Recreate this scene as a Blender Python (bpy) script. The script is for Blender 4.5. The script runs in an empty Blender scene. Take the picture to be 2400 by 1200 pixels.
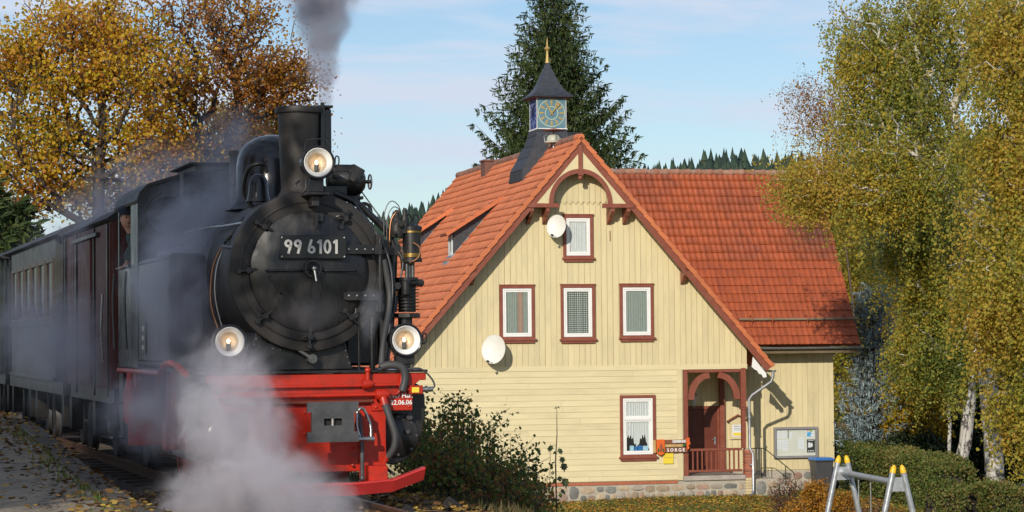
import bpy, math, random
import numpy as np
from mathutils import Vector, Matrix
R = math.radians
PI = math.pi
C = bpy.context.scene.collection
SC = bpy.context.scene
random.seed(7)
rng = np.random.default_rng(7)

# ------------------------------------------------------------------ camera, sky, sun, exposure
cam = bpy.data.cameras.new('camera')
cam.sensor_width = 36; cam.lens = 84.0
cam.clip_start = 0.5; cam.clip_end = 3000
co = bpy.data.objects.new('camera', cam); C.objects.link(co)
co.matrix_world = Matrix.Translation((0, 0, 1.55)) @ Matrix.Rotation(R(90 + 1.943), 4, 'X') @ Matrix.Rotation(R(-0.5), 4, 'Z')
SC.camera = co

SUN_DIR = Vector((0.33, 1.11, -0.47)).normalized()      # the way the light travels
elev = math.asin(-SUN_DIR.z)
az = math.atan2(-SUN_DIR.x, -SUN_DIR.y)                # compass angle of the sun from +Y
world = bpy.data.worlds.new('World'); SC.world = world
world.use_nodes = True
nt = world.node_tree; nt.nodes.clear()
def wn(t, **k):
    n = nt.nodes.new(t)
    for a, b in k.items(): setattr(n, a, b)
    return n
sky = wn('ShaderNodeTexSky', sky_type='NISHITA', sun_disc=False, sun_elevation=elev, sun_rotation=az,
         altitude=500, air_density=1.0, dust_density=0.6, ozone_density=1.0)
bg = wn('ShaderNodeBackground'); bg.inputs['Strength'].default_value = 0.10
outw = wn('ShaderNodeOutputWorld')
tc = wn('ShaderNodeTexCoord')
mp = wn('ShaderNodeMapping'); mp.inputs['Scale'].default_value = (2.2, 2.2, 15.0); mp.inputs['Location'].default_value = (3.1, 0.4, 1.7)
mp.inputs['Rotation'].default_value = (0, R(4), 0)
n1 = wn('ShaderNodeTexNoise'); n1.inputs['Scale'].default_value = 2.6; n1.inputs['Detail'].default_value = 7; n1.inputs['Roughness'].default_value = 0.55
n1.inputs['Distortion'].default_value = 0.35
cr = wn('ShaderNodeValToRGB'); cr.color_ramp.elements[0].position = 0.44; cr.color_ramp.elements[1].position = 0.60
mult = wn('ShaderNodeMath', operation='MULTIPLY'); mult.inputs[1].default_value = 0.9
hz = wn('ShaderNodeSeparateXYZ')
hm = wn('ShaderNodeMapRange'); hm.inputs['From Min'].default_value = 0.0; hm.inputs['From Max'].default_value = 0.16
hm.inputs['To Min'].default_value = 0.22; hm.inputs['To Max'].default_value = 0.0
mx0 = wn('ShaderNodeMath', operation='MAXIMUM')
mix = wn('ShaderNodeMixRGB'); mix.inputs[2].default_value = (6.6, 7.3, 8.7, 1)
tint = wn('ShaderNodeMixRGB', blend_type='MULTIPLY'); tint.inputs[0].default_value = 1.0; tint.inputs[2].default_value = (0.87, 0.97, 1.10, 1)
L = nt.links.new
L(tc.outputs['Generated'], mp.inputs['Vector']); L(mp.outputs[0], n1.inputs['Vector']); L(n1.outputs['Fac'], cr.inputs[0])
L(cr.outputs[0], mult.inputs[0]); L(tc.outputs['Generated'], hz.inputs[0]); L(hz.outputs['Z'], hm.inputs['Value'])
L(mult.outputs[0], mx0.inputs[0]); L(hm.outputs[0], mx0.inputs[1])
L(sky.outputs[0], tint.inputs[1]); L(tint.outputs[0], mix.inputs[1]); L(mx0.outputs[0], mix.inputs[0])
L(mix.outputs[0], bg.inputs['Color']); L(bg.outputs[0], outw.inputs['Surface'])

sl = bpy.data.lights.new('sun', 'SUN'); sl.energy = 3.8; sl.angle = R(0.5); sl.color = (1.0, 0.92, 0.79)
so = bpy.data.objects.new('sun', sl); C.objects.link(so)
so.rotation_euler = SUN_DIR.to_track_quat('-Z', 'Y').to_euler()
so.location = (-20, -40, 40)
SC.view_settings.view_transform = 'Standard'; SC.view_settings.look = 'None'
SC.view_settings.exposure = 0.0; SC.view_settings.gamma = 1.0; SC.view_settings.use_curve_mapping = False
SC.cycles.volume_step_rate = 1.0; SC.cycles.volume_max_steps = 128
SC.cycles.max_bounces = 6; SC.cycles.volume_bounces = 3; SC.cycles.transparent_max_bounces = 16
SC.cycles.use_denoising = True

# ------------------------------------------------------------------ helpers
def tag(o, label=None, cat=None, group=None, kind=None):
    if label: o['label'] = label
    if cat: o['category'] = cat
    if group: o['group'] = group
    if kind: o['kind'] = kind
    return o

def empty(name, loc=(0, 0, 0), rz=0.0, label=None, cat=None, group=None):
    o = bpy.data.objects.new(name, None); C.objects.link(o)
    o.empty_display_size = 0.2
    o.location = loc; o.rotation_euler = (0, 0, rz)
    return tag(o, label, cat, group)

class MB:
    """collects shapes into one mesh"""
    def __init__(s): s.v = []; s.f = []; s.m = []; s.mi = 0
    def add(s, vs, fs):
        b = len(s.v); s.v.extend([tuple(p) for p in vs]); s.f.extend([tuple(b + i for i in f) for f in fs]); s.m.extend([s.mi] * len(fs)); return s
    def box(s, c, d, M=None, tz=0.0, ty=None):
        x, y, z = d[0] / 2, d[1] / 2, d[2] / 2
        vs = [Vector((sx * x, sy * y, sz * z)) for sz in (-1, 1) for sy in (-1, 1) for sx in (-1, 1)]
        if M is not None: vs = [M @ p for p in vs]
        vs = [p + Vector(c) for p in vs]
        return s.add(vs, [(0, 2, 3, 1), (4, 5, 7, 6), (0, 1, 5, 4), (2, 6, 7, 3), (0, 4, 6, 2), (1, 3, 7, 5)])
    def bb(s, x0, x1, y0, y1, z0, z1):
        return s.box(((x0 + x1) / 2, (y0 + y1) / 2, (z0 + z1) / 2), (abs(x1 - x0), abs(y1 - y0), abs(z1 - z0)))
    def tube(s, pts, r, n=8, cap=True):
        pts = [Vector(p) for p in pts]
        rs = r if isinstance(r, (list, tuple)) else [r] * len(pts)
        vs = []; fs = []
        up = None
        for i, p in enumerate(pts):
            a = pts[max(i - 1, 0)]; b = pts[min(i + 1, len(pts) - 1)]
            t = (b - a)
            if t.length < 1e-9: t = Vector((0, 0, 1))
            t.normalize()
            if up is None:
                up = Vector((0, 0, 1)) if abs(t.z) < 0.9 else Vector((1, 0, 0))
            u = (up - t * up.dot(t))
            if u.length < 1e-6: u = t.orthogonal()
            u.normalize(); w = t.cross(u); up = u
            for k in range(n):
                q = 2 * PI * k / n
                vs.append(p + (u * math.cos(q) + w * math.sin(q)) * rs[i])
        for i in range(len(pts) - 1):
            for k in range(n):
                a = i * n + k; b = i * n + (k + 1) % n
                fs.append((a, b, b + n, a + n))
        if cap:
            fs.append(tuple(reversed(range(n)))); fs.append(tuple(range(len(vs) - n, len(vs))))
        return s.add(vs, fs)
    def cyl(s, a, b, r, r2=None, n=16, cap=True):
        return s.tube([a, b], [r, r if r2 is None else r2], n, cap)
    def lathe(s, prof, o=(0, 0, 0), M=None, n=24, cap0=True, cap1=True):
        """prof = [(r, h)...] about local Z, then matrix M, then moved to o"""
        vs = []; fs = []; o = Vector(o)
        for r, h in prof:
            for k in range(n):
                q = 2 * PI * k / n
                p = Vector((max(r, 1e-4) * math.cos(q), max(r, 1e-4) * math.sin(q), h))
                if M is not None: p = M @ p
                vs.append(p + o)
        for i in range(len(prof) - 1):
            for k in range(n):
                a = i * n + k; b = i * n + (k + 1) % n
                fs.append((a, b, b + n, a + n))
        if cap0: fs.append(tuple(reversed(range(n))))
        if cap1: fs.append(tuple(range(len(vs) - n, len(vs))))
        return s.add(vs, fs)
    def prism(s, poly, h0, h1, M=None, o=(0, 0, 0)):
        """polygon (a, b) extruded from h0 to h1 along the third axis; M maps (a, b, h) to space"""
        n = len(poly); vs = [Vector((a, b, h)) for h in (h0, h1) for a, b in poly]
        if M is not None: vs = [M @ p for p in vs]
        vs = [p + Vector(o) for p in vs]
        fs = [tuple(reversed(range(n))), tuple(range(n, 2 * n))] + [(i, (i + 1) % n, n + (i + 1) % n, n + i) for i in range(n)]
        return s.add(vs, fs)
    def ball(s, c, r, n=12, m=8, sq=(1, 1, 1)):
        prof = [(r * math.sin(PI * i / m), -r * math.cos(PI * i / m)) for i in range(m + 1)]
        M = Matrix.Diagonal((sq[0], sq[1], sq[2]))
        return s.lathe(prof, c, M, n)
    def quad(s, a, b, c, d): return s.add([a, b, c, d], [(0, 1, 2, 3)])
    def build(s, name, mats, parent=None, smooth=None, bevel=None, loc=None, rot=None):
        me = bpy.data.meshes.new(name)
        me.from_pydata([tuple(p) for p in s.v], [], s.f)
        ms = mats if isinstance(mats, (list, tuple)) else [mats]
        for m in ms: me.materials.append(m)
        if len(ms) > 1: me.polygons.foreach_set('material_index', s.m)
        fix_normals(me)
        if smooth:
            me.polygons.foreach_set('use_smooth', [True] * len(me.polygons))
            me.set_sharp_from_angle(angle=R(smooth))
        o = bpy.data.objects.new(name, me); C.objects.link(o)
        if parent is not None: o.parent = parent
        if loc is not None: o.location = loc
        if rot is not None: o.rotation_euler = rot
        if bevel:
            b = o.modifiers.new('bevel', 'BEVEL'); b.width = bevel; b.segments = 1; b.limit_method = 'ANGLE'; b.angle_limit = R(40)
        return o

import bmesh
def fix_normals(me):
    if len(me.polygons) > 30000: return
    bm = bmesh.new(); bm.from_mesh(me); bmesh.ops.recalc_face_normals(bm, faces=bm.faces); bm.to_mesh(me); bm.free()

def share(o, parent=None, loc=None, rot=None, name=None):
    c = o.copy()
    if name: c.name = name
    C.objects.link(c)
    if parent is not None: c.parent = parent
    if loc is not None: c.location = loc
    if rot is not None: c.rotation_euler = rot
    return c

def copy_thing(o, loc=None, rz=None, label=None, scale=None):
    r = o.copy(); C.objects.link(r)
    for ch in list(o.children):
        c = ch.copy(); C.objects.link(c); c.parent = r
        for g in list(ch.children):
            d = g.copy(); C.objects.link(d); d.parent = c
    if loc is not None: r.location = loc
    if rz is not None: r.rotation_euler = (0, 0, rz)
    if label: r['label'] = label
    if scale is not None: r.scale = (scale,) * 3
    return r

def npmesh(name, V, F, mat, parent=None, attr=None, smooth=False):
    """V (n,3) array, F (m,k) array of equal-size faces, attr (m,) per face random value"""
    me = bpy.data.meshes.new(name); k = F.shape[1]
    me.vertices.add(len(V)); me.vertices.foreach_set('co', np.asarray(V, np.float32).ravel())
    me.loops.add(F.size); me.loops.foreach_set('vertex_index', F.ravel().astype(np.int32))
    me.polygons.add(len(F)); me.polygons.foreach_set('loop_start', np.arange(0, F.size, k, dtype=np.int32))
    if smooth: me.polygons.foreach_set('use_smooth', np.ones(len(F), bool))
    for m in (mat if isinstance(mat, (list, tuple)) else [mat]): me.materials.append(m)
    me.update(calc_edges=True)
    if attr is not None:
        a = me.attributes.new('rnd', 'FLOAT', 'FACE'); a.data.foreach_set('value', np.asarray(attr, np.float32))
    o = bpy.data.objects.new(name, me); C.objects.link(o)
    if parent is not None: o.parent = parent
    return o

# ------------------------------------------------------------------ materials
def newmat(name):
    m = bpy.data.materials.new(name); m.use_nodes = True
    n = m.node_tree.nodes; b = n['Principled BSDF']
    return m, n, m.node_tree.links.new, b

def pm(name, col, rough=0.6, metal=0.0, var=0.15, scale=4.0, bump=0.15, bscale=60.0, dirt=None, dirt_amt=0.35, dscale=1.5,
       objrand=0.0, stretch=None, spec=0.5, coat=0.0, rvar=0.1, bdist=0.004):
    """principled with two noise octaves in colour, roughness variation, a fine bump, optional dirt colour and per-object change"""
    m, n, l, b = newmat(name)
    tc = n.new('ShaderNodeTexCoord'); mpn = n.new('ShaderNodeMapping')
    if stretch: mpn.inputs['Scale'].default_value = stretch
    l(tc.outputs['Object'], mpn.inputs[0])
    vec = mpn.outputs[0]
    if objrand:
        oi = n.new('ShaderNodeObjectInfo'); ad = n.new('ShaderNodeVectorMath'); ad.operation = 'ADD'
        sc_ = n.new('ShaderNodeMath'); sc_.operation = 'MULTIPLY'; sc_.inputs[1].default_value = 37.0
        l(oi.outputs['Random'], sc_.inputs[0]); l(vec, ad.inputs[0]); l(sc_.outputs[0], ad.inputs[1]); vec = ad.outputs[0]
    a = n.new('ShaderNodeTexNoise'); a.inputs['Scale'].default_value = scale; a.inputs['Detail'].default_value = 6; a.inputs['Roughness'].default_value = 0.65
    l(vec, a.inputs['Vector'])
    mr = n.new('ShaderNodeMapRange'); mr.inputs['From Min'].default_value = 0.25; mr.inputs['From Max'].default_value = 0.75
    mr.inputs['To Min'].default_value = 1 - var; mr.inputs['To Max'].default_value = 1 + var
    l(a.outputs['Fac'], mr.inputs['Value'])
    vm = n.new('ShaderNodeVectorMath'); vm.operation = 'SCALE'; vm.inputs[0].default_value = col[:3]
    l(mr.outputs[0], vm.inputs['Scale']); c = vm.outputs[0]
    if objrand:
        m2 = n.new('ShaderNodeMapRange'); m2.inputs['To Min'].default_value = 1 - objrand; m2.inputs['To Max'].default_value = 1 + objrand
        l(oi.outputs['Random'], m2.inputs['Value'])
        v2 = n.new('ShaderNodeVectorMath'); v2.operation = 'SCALE'; l(c, v2.inputs[0]); l(m2.outputs[0], v2.inputs['Scale']); c = v2.outputs[0]
    if dirt:
        d = n.new('ShaderNodeTexNoise'); d.inputs['Scale'].default_value = dscale; d.inputs['Detail'].default_value = 8; d.inputs['Roughness'].default_value = 0.7
        l(vec, d.inputs['Vector'])
        dr = n.new('ShaderNodeMapRange'); dr.inputs['From Min'].default_value = 0.48; dr.inputs['From Max'].default_value = 0.70; dr.inputs['To Max'].default_value = dirt_amt
        l(d.outputs['Fac'], dr.inputs['Value'])
        mm = n.new('ShaderNodeMixRGB'); mm.inputs[2].default_value = (*dirt[:3], 1); l(dr.outputs[0], mm.inputs[0]); l(c, mm.inputs[1]); c = mm.outputs[0]
    l(c, b.inputs['Base Color'])
    rr = n.new('ShaderNodeMapRange'); rr.inputs['From Min'].default_value = 0.3; rr.inputs['From Max'].default_value = 0.7
    rr.inputs['To Min'].default_value = max(0.02, rough - rvar); rr.inputs['To Max'].default_value = min(1, rough + rvar)
    l(a.outputs['Fac'], rr.inputs['Value']); l(rr.outputs[0], b.inputs['Roughness'])
    b.inputs['Metallic'].default_value = metal; b.inputs['Specular IOR Level'].default_value = spec
    if coat: b.inputs['Coat Weight'].default_value = coat; b.inputs['Coat Roughness'].default_value = 0.15
    if bump:
        f = n.new('ShaderNodeTexNoise'); f.inputs['Scale'].default_value = bscale; f.inputs['Detail'].default_value = 4; l(vec, f.inputs['Vector'])
        bn = n.new('ShaderNodeBump'); bn.inputs['Strength'].default_value = bump; bn.inputs['Distance'].default_value = bdist
        l(f.outputs['Fac'], bn.inputs['Height']); l(bn.outputs[0], b.inputs['Normal'])
    return m

def leafmat(name, cols, rough=0.55, trans=0.35, big=0.35):
    """leaf colour from the per-face 'rnd' value through a ramp, shifted by a large noise; some light comes through"""
    m, n, l, b = newmat(name)
    at = n.new('ShaderNodeAttribute'); at.attribute_name = 'rnd'
    tc = n.new('ShaderNodeTexCoord'); a = n.new('ShaderNodeTexNoise'); a.inputs['Scale'].default_value = big; a.inputs['Detail'].default_value = 3
    l(tc.outputs['Object'], a.inputs['Vector'])
    mr = n.new('ShaderNodeMapRange'); mr.inputs['From Min'].default_value = 0.3; mr.inputs['From Max'].default_value = 0.7; mr.inputs['To Min'].default_value = -0.38; mr.inputs['To Max'].default_value = 0.38
    l(a.outputs['Fac'], mr.inputs['Value'])
    ad = n.new('ShaderNodeMath'); ad.operation = 'ADD'; ad.use_clamp = True; l(at.outputs['Fac'], ad.inputs[0]); l(mr.outputs[0], ad.inputs[1])
    r = n.new('ShaderNodeValToRGB'); e = r.color_ramp.elements
    while len(e) < len(cols): e.new(0.5)
    for i, c in enumerate(cols): e[i].position = i / (len(cols) - 1); e[i].color = (*c, 1)
    l(ad.outputs[0], r.inputs[0]); l(r.outputs[0], b.inputs['Base Color'])
    b.inputs['Roughness'].default_value = rough; b.inputs['Specular IOR Level'].default_value = 0.3
    tr = n.new('ShaderNodeBsdfTranslucent'); l(r.outputs[0], tr.inputs['Color'])
    ms = n.new('ShaderNodeMixShader'); ms.inputs[0].default_value = trans
    out = n['Material Output']; l(b.outputs[0], ms.inputs[1]); l(tr.outputs[0], ms.inputs[2]); l(ms.outputs[0], out.inputs['Surface'])
    return m

M = {}
M['cream'] = pm('cream_paint', (0.69, 0.59, 0.345), 0.6, var=0.07, scale=3, bump=0.2, bscale=30, dirt=(0.44, 0.36, 0.23), dirt_amt=0.42, dscale=2.2, objrand=0.03, stretch=(1, 1, 0.25))
M['cream_h'] = pm('cream_paint_boards', (0.70, 0.605, 0.365), 0.6, var=0.06, scale=3, bump=0.15, bscale=30, dirt=(0.44, 0.36, 0.23), dirt_amt=0.38, dscale=2.2, objrand=0.03, stretch=(0.25, 1, 1))
M['brown'] = pm('red_brown_paint', (0.235, 0.065, 0.038), 0.5, var=0.15, bump=0.2, bscale=40, dirt=(0.33, 0.16, 0.11), dirt_amt=0.3, dscale=5)
M['door'] = pm('dark_brown_wood', (0.14, 0.035, 0.02), 0.42, var=0.15, bump=0.2, stretch=(1, 1, 0.2), bscale=80)
M['white'] = pm('white_paint', (0.82, 0.82, 0.80), 0.4, var=0.04, bump=0.05)
M['grey_metal'] = pm('grey_metal', (0.32, 0.33, 0.34), 0.4, metal=0.6, var=0.1)
M['zinc'] = pm('zinc', (0.42, 0.43, 0.45), 0.42, metal=0.7, var=0.12, scale=8)
M['tile'] = pm('orange_clay_tile', (0.56, 0.165, 0.062), 0.7, var=0.12, scale=6, bump=0.25, bscale=50, dirt=(0.40, 0.12, 0.06), dirt_amt=0.4, dscale=0.9, objrand=0.08)
M['tile_old'] = pm('weathered_red_tile', (0.35, 0.074, 0.022), 0.62, var=0.14, scale=9, bump=0.3, bscale=60, dirt=(0.16, 0.045, 0.03), dirt_amt=0.45, dscale=2.2, objrand=0.11)
M['slate'] = pm('slate', (0.034, 0.038, 0.047), 0.5, var=0.3, scale=9, bump=0.3, bscale=30, objrand=0.2)
M['mortar'] = pm('mortar', (0.42, 0.38, 0.31), 0.9, var=0.2, bump=0.5, bscale=40)
M['concrete'] = pm('concrete', (0.42, 0.37, 0.33), 0.85, var=0.2, bump=0.4, bscale=40, dirt=(0.2, 0.17, 0.14))
M['brick'] = pm('red_brick', (0.42, 0.13, 0.07), 0.8, var=0.2, bump=0.4, objrand=0.25)
M['brick_y'] = pm('yellow_brick', (0.62, 0.50, 0.29), 0.8, var=0.2, bump=0.4, objrand=0.15)
M['dark'] = pm('dark_void', (0.012, 0.012, 0.012), 0.8, var=0.1, bump=0)  # near-black; stands in for the unlit room and slot, also plain black parts
M['dark_wood'] = pm('dark_boards', (0.16, 0.12, 0.07), 0.8, var=0.2)

def stone_mat(name, c1, c2):
    m = pm(name, c1, 0.85, var=0.3, scale=7, bump=0.6, bscale=25, dirt=c2, dirt_amt=0.7, dscale=3, objrand=0.3, bdist=0.012)
    return m
M['stone'] = stone_mat('field_stone', (0.33, 0.29, 0.24), (0.20, 0.14, 0.11))

def glassmat(name, tint=(0.02, 0.025, 0.03)):
    m, n, l, b = newmat(name)
    b.inputs['Base Color'].default_value = (0.9, 0.95, 0.95, 1); b.inputs['Roughness'].default_value = 0.03
    tr = n.new('ShaderNodeBsdfTransparent'); tr.inputs[0].default_value = (0.95, 0.97, 0.96, 1)
    gl = n.new('ShaderNodeBsdfGlossy'); gl.inputs['Roughness'].default_value = 0.02
    lw = n.new('ShaderNodeLayerWeight'); lw.inputs['Blend'].default_value = 0.25
    mrg = n.new('ShaderNodeMapRange'); mrg.inputs['To Min'].default_value = 0.03; mrg.inputs['To Max'].default_value = 0.30; l(lw.outputs['Facing'], mrg.inputs['Value'])
    ms = n.new('ShaderNodeMixShader'); l(mrg.outputs[0], ms.inputs[0]); l(tr.outputs[0], ms.inputs[1]); l(gl.outputs[0], ms.inputs[2])
    l(ms.outputs[0], n['Material Output'].inputs['Surface'])
    return m
M['glass'] = glassmat('window_glass')
M['curtain'] = pm('white_curtain', (0.60, 0.62, 0.62), 0.9, var=0.12, scale=10, bump=0.1)
M['curtain_dark'] = pm('grey_green_curtain', (0.25, 0.29, 0.26), 0.9, var=0.15, scale=10, bump=0.1)

def at_px(px, py, Y):
    """where a pixel of the photograph lies at distance Y (used to survey the place)"""
    d = co.matrix_world.to_3x3() @ Vector(((px - 1200) / 5600.0, -(py - 600) / 5600.0, -1.0))
    return Vector((0, 0, 1.55)) + d * (Y / d.y)
# ------------------------------------------------------------------ frames of the place
LA = R(17.0); LO = Vector((-1.83, 22.4, 0))            # the track: x to its right side, y back along the train
HA = R(13.6); HO = Vector((1.92, 70.0, 0))             # the house: x along the gable, y into the house
def Lw(x, y, z=0): return Vector((LO.x + x * math.cos(LA) - y * math.sin(LA), LO.y + x * math.sin(LA) + y * math.cos(LA), z))
def Hw(x, y, z=0): return Vector((HO.x + x * math.cos(HA) - y * math.sin(HA), HO.y + x * math.sin(HA) + y * math.cos(HA), z))
def to_local(X, Y):
    dx, dy = X - LO.x, Y - LO.y
    return dx * math.cos(LA) + dy * math.sin(LA), -dx * math.sin(LA) + dy * math.cos(LA)
YARD = -3.25
def smooth(t): t = max(0.0, min(1.0, t)); return t * t * (3 - 2 * t)
def gz(X, Y):
    lx, ly = to_local(X, Y)
    top = -0.22
    if lx < 2.0: z = top
    else: z = top + (YARD - top) * smooth((lx - 2.0) / 5.2)
    far = smooth((Y - 82) / 120.0)
    z = z + far * (6.0 + 0.02 * X)
    return z + 0.05 * math.sin(X * 0.7 + 1) * math.sin(Y * 0.43) * (1 if lx > 2.5 else 0)

def ground_mat():
    m, n, l, b = newmat('grass_and_earth')
    tc = n.new('ShaderNodeTexCoord')
    def noise(s, d=5, r=0.6):
        a = n.new('ShaderNodeTexNoise'); a.inputs['Scale'].default_value = s; a.inputs['Detail'].default_value = d; a.inputs['Roughness'].default_value = r
        l(tc.outputs['Object'], a.inputs['Vector']); return a.outputs['Fac']
    r1 = n.new('ShaderNodeValToRGB'); e = r1.color_ramp.elements
    e[0].position = 0.3; e[0].color = (0.035, 0.045, 0.012, 1); e[1].position = 0.7; e[1].color = (0.10, 0.12, 0.03, 1)
    l(noise(12, 8, 0.75), r1.inputs[0])
    r2 = n.new('ShaderNodeValToRGB'); e = r2.color_ramp.elements
    e[0].position = 0.35; e[0].color = (0.16, 0.10, 0.04, 1); e[1].position = 0.65; e[1].color = (0.24, 0.16, 0.07, 1)
    l(noise(30, 4, 0.7), r2.inputs[0])
    k = n.new('ShaderNodeMapRange'); k.inputs['From Min'].default_value = 0.46; k.inputs['From Max'].default_value = 0.60; l(noise(0.5, 6, 0.7), k.inputs['Value'])
    mx = n.new('ShaderNodeMixRGB'); l(k.outputs[0], mx.inputs[0]); l(r1.outputs[0], mx.inputs[1]); l(r2.outputs[0], mx.inputs[2])
    l(mx.outputs[0], b.inputs['Base Color']); b.inputs['Roughness'].default_value = 0.95; b.inputs['Specular IOR Level'].default_value = 0.1
    bn = n.new('ShaderNodeBump'); bn.inputs['Strength'].default_value = 0.8; bn.inputs['Distance'].default_value = 0.03; l(noise(40, 5), bn.inputs['Height']); l(bn.outputs[0], b.inputs['Normal'])
    return m
M['ground'] = ground_mat()
M['forest_floor'] = pm('forest_floor', (0.035, 0.045, 0.022), 0.95, var=0.3, scale=0.3, bump=0)

def axis(lo, hi, near_lo, near_hi, fine, coarse):
    a = list(np.arange(lo, near_lo, coarse)) + list(np.arange(near_lo, near_hi, fine)) + list(np.arange(near_hi, hi + coarse, coarse)); return np.array(a)
gx = axis(-500, 600, -24, 34, 0.8, 20); gy = axis(-60, 760, 0, 100, 0.8, 20)
V = np.array([(x, y, gz(x, y)) for y in gy for x in gx]); nx = len(gx)
F = np.array([(j * nx + i, j * nx + i + 1, (j + 1) * nx + i + 1, (j + 1) * nx + i) for j in range(len(gy) - 1) for i in range(nx - 1)])
tag(npmesh('ground', V, F, M['ground'], smooth=True), kind='structure')

# the wooded hills behind: an uneven ridge, sheet of forest floor
def ridge_h(X, k):
    if k == 0:     # left hill, lower
        return 26 + 0.045 * (X + 30) + 2.0 * math.sin(X * 0.06) + 1.2 * math.sin(X * 0.17 + 2)
    return 37 + 0.035 * (X - 30) + 2.2 * math.sin(X * 0.045 + 1.3) + 1.3 * math.sin(X * 0.16)
hv = []; hx = np.arange(-420, 560, 14); hy = np.arange(230, 620, 14)
def hillz(X, Y):
    t = smooth((Y - 215) / 240.0); return 1.5 + t * (19.6 + 0.155 * X + 2.5 * math.sin(X * 0.045 + 1.3) + 1.2 * math.sin(X * 0.15 + Y * 0.02))
V = np.array([(x, y, hillz(x, y) if y > 240 else -2) for y in hy for x in hx]); nx = len(hx)
F = np.array([(j * nx + i, j * nx + i + 1, (j + 1) * nx + i + 1, (j + 1) * nx + i) for j in range(len(hy) - 1) for i in range(nx - 1)])
tag(npmesh('hills', V, F, M['forest_floor'], smooth=True), kind='structure')

M['far_conifer'] = leafmat('far_conifer_needles', [(0.022, 0.042, 0.034), (0.034, 0.060, 0.042), (0.050, 0.080, 0.048), (0.10, 0.10, 0.045)], 0.8, 0.1, 0.02)  # needle greens turned bluish, distance haze mixed into the colour
def forest(name, spots, label):
    vs = []; fs = []; at = []
    for (x, y, z, h) in spots:
        r0 = h * rng.uniform(0.20, 0.36); c = rng.random(); layers = 5
        for k in range(layers):
            zb = z + h * (0.10 + 0.80 * k / layers); zt = z + h * min(1.0, 0.10 + 0.80 * (k + 1.9) / layers); rr = r0 * (1 - k / (layers + 0.3)); nn = 7
            b = len(vs)
            for q in range(nn):
                a = 2 * PI * (q + rng.random() * 0.6) / nn; s = rr * rng.uniform(0.6, 1.25)
                vs.append((x + s * math.cos(a), y + s * math.sin(a), zb + h * rng.uniform(-0.03, 0.03)))
            vs.append((x, y, zt))
            for q in range(nn): fs.append((b + q, b + (q + 1) % nn, b + nn)); at.append(min(1, max(0, c * 0.7 + 0.3 * rng.random() - 0.1)))
    o = npmesh(name, np.array(vs), np.array(fs), M['far_conifer'], attr=np.array(at))
    return tag(o, label, 'forest', kind='stuff')
sp = []
for i in range(11000):
    y = rng.uniform(245, 470); x = rng.uniform(-0.26, 0.26) * y
    sp.append((x, y, hillz(x, y) - 1, 3.5 + 5.5 * rng.random() ** 1.6))
forest('far_conifer_forest', sp, 'dark conifer forest covering the distant hills behind the house')

# ------------------------------------------------------------------ track bed, platform
M['ballast'] = pm('dark_ballast', (0.075, 0.06, 0.05), 0.95, var=0.5, scale=25, bump=1.0, bscale=22, bdist=0.04)
bal = MB()
for (a, b, za, zb) in ((-1.62, -1.25, -0.17, -0.14), (-1.25, 1.4, -0.14, -0.14), (1.4, 2.6, -0.14, -0.36)):
    for k in range(40):
        y0, y1 = -9 + k * 2.2, -9 + (k + 1) * 2.2
        bal.quad(Lw(a, y0, za), Lw(b, y0, zb), Lw(b, y1, zb), Lw(a, y1, za))
o = bal.build('track_bed', M['ballast']); tag(o, kind='structure')

M['sleeper'] = pm('old_sleeper_wood', (0.07, 0.055, 0.045), 0.9, var=0.3, scale=8, bump=0.6, bscale=30, stretch=(0.2, 1, 1), objrand=0.2)
M['rail'] = pm('rusty_rail', (0.16, 0.09, 0.06), 0.5, metal=0.6, var=0.3, bump=0.3)
track = empty('railway_track', Lw(0, 0, 0), LA, 'narrow railway track running under the steam train', 'railway track')
sm = MB().box((0, 0, 0), (1.8, 0.24, 0.14)); s0 = None
for k in range(62):
    y = -7 + k * 0.68
    if s0 is None: s0 = sm.build('sleeper', M['sleeper'], track, loc=(0, y, -0.18), bevel=0.01); s0m = s0
    else: share(s0, loc=(0, y, -0.18), rot=(0, 0, rng.uniform(-0.02, 0.02)))
for sx in (-1, 1):
    rl = MB(); X0 = sx * 0.535
    for (w, z0, z1) in ((0.10, -0.115, -0.10), (0.016, -0.10, -0.035), (0.055, -0.035, 0.0)):
        rl.bb(X0 - w / 2, X0 + w / 2, -8, 60, z0, z1)
    rl.build('rail', M['rail'], track)

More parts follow.
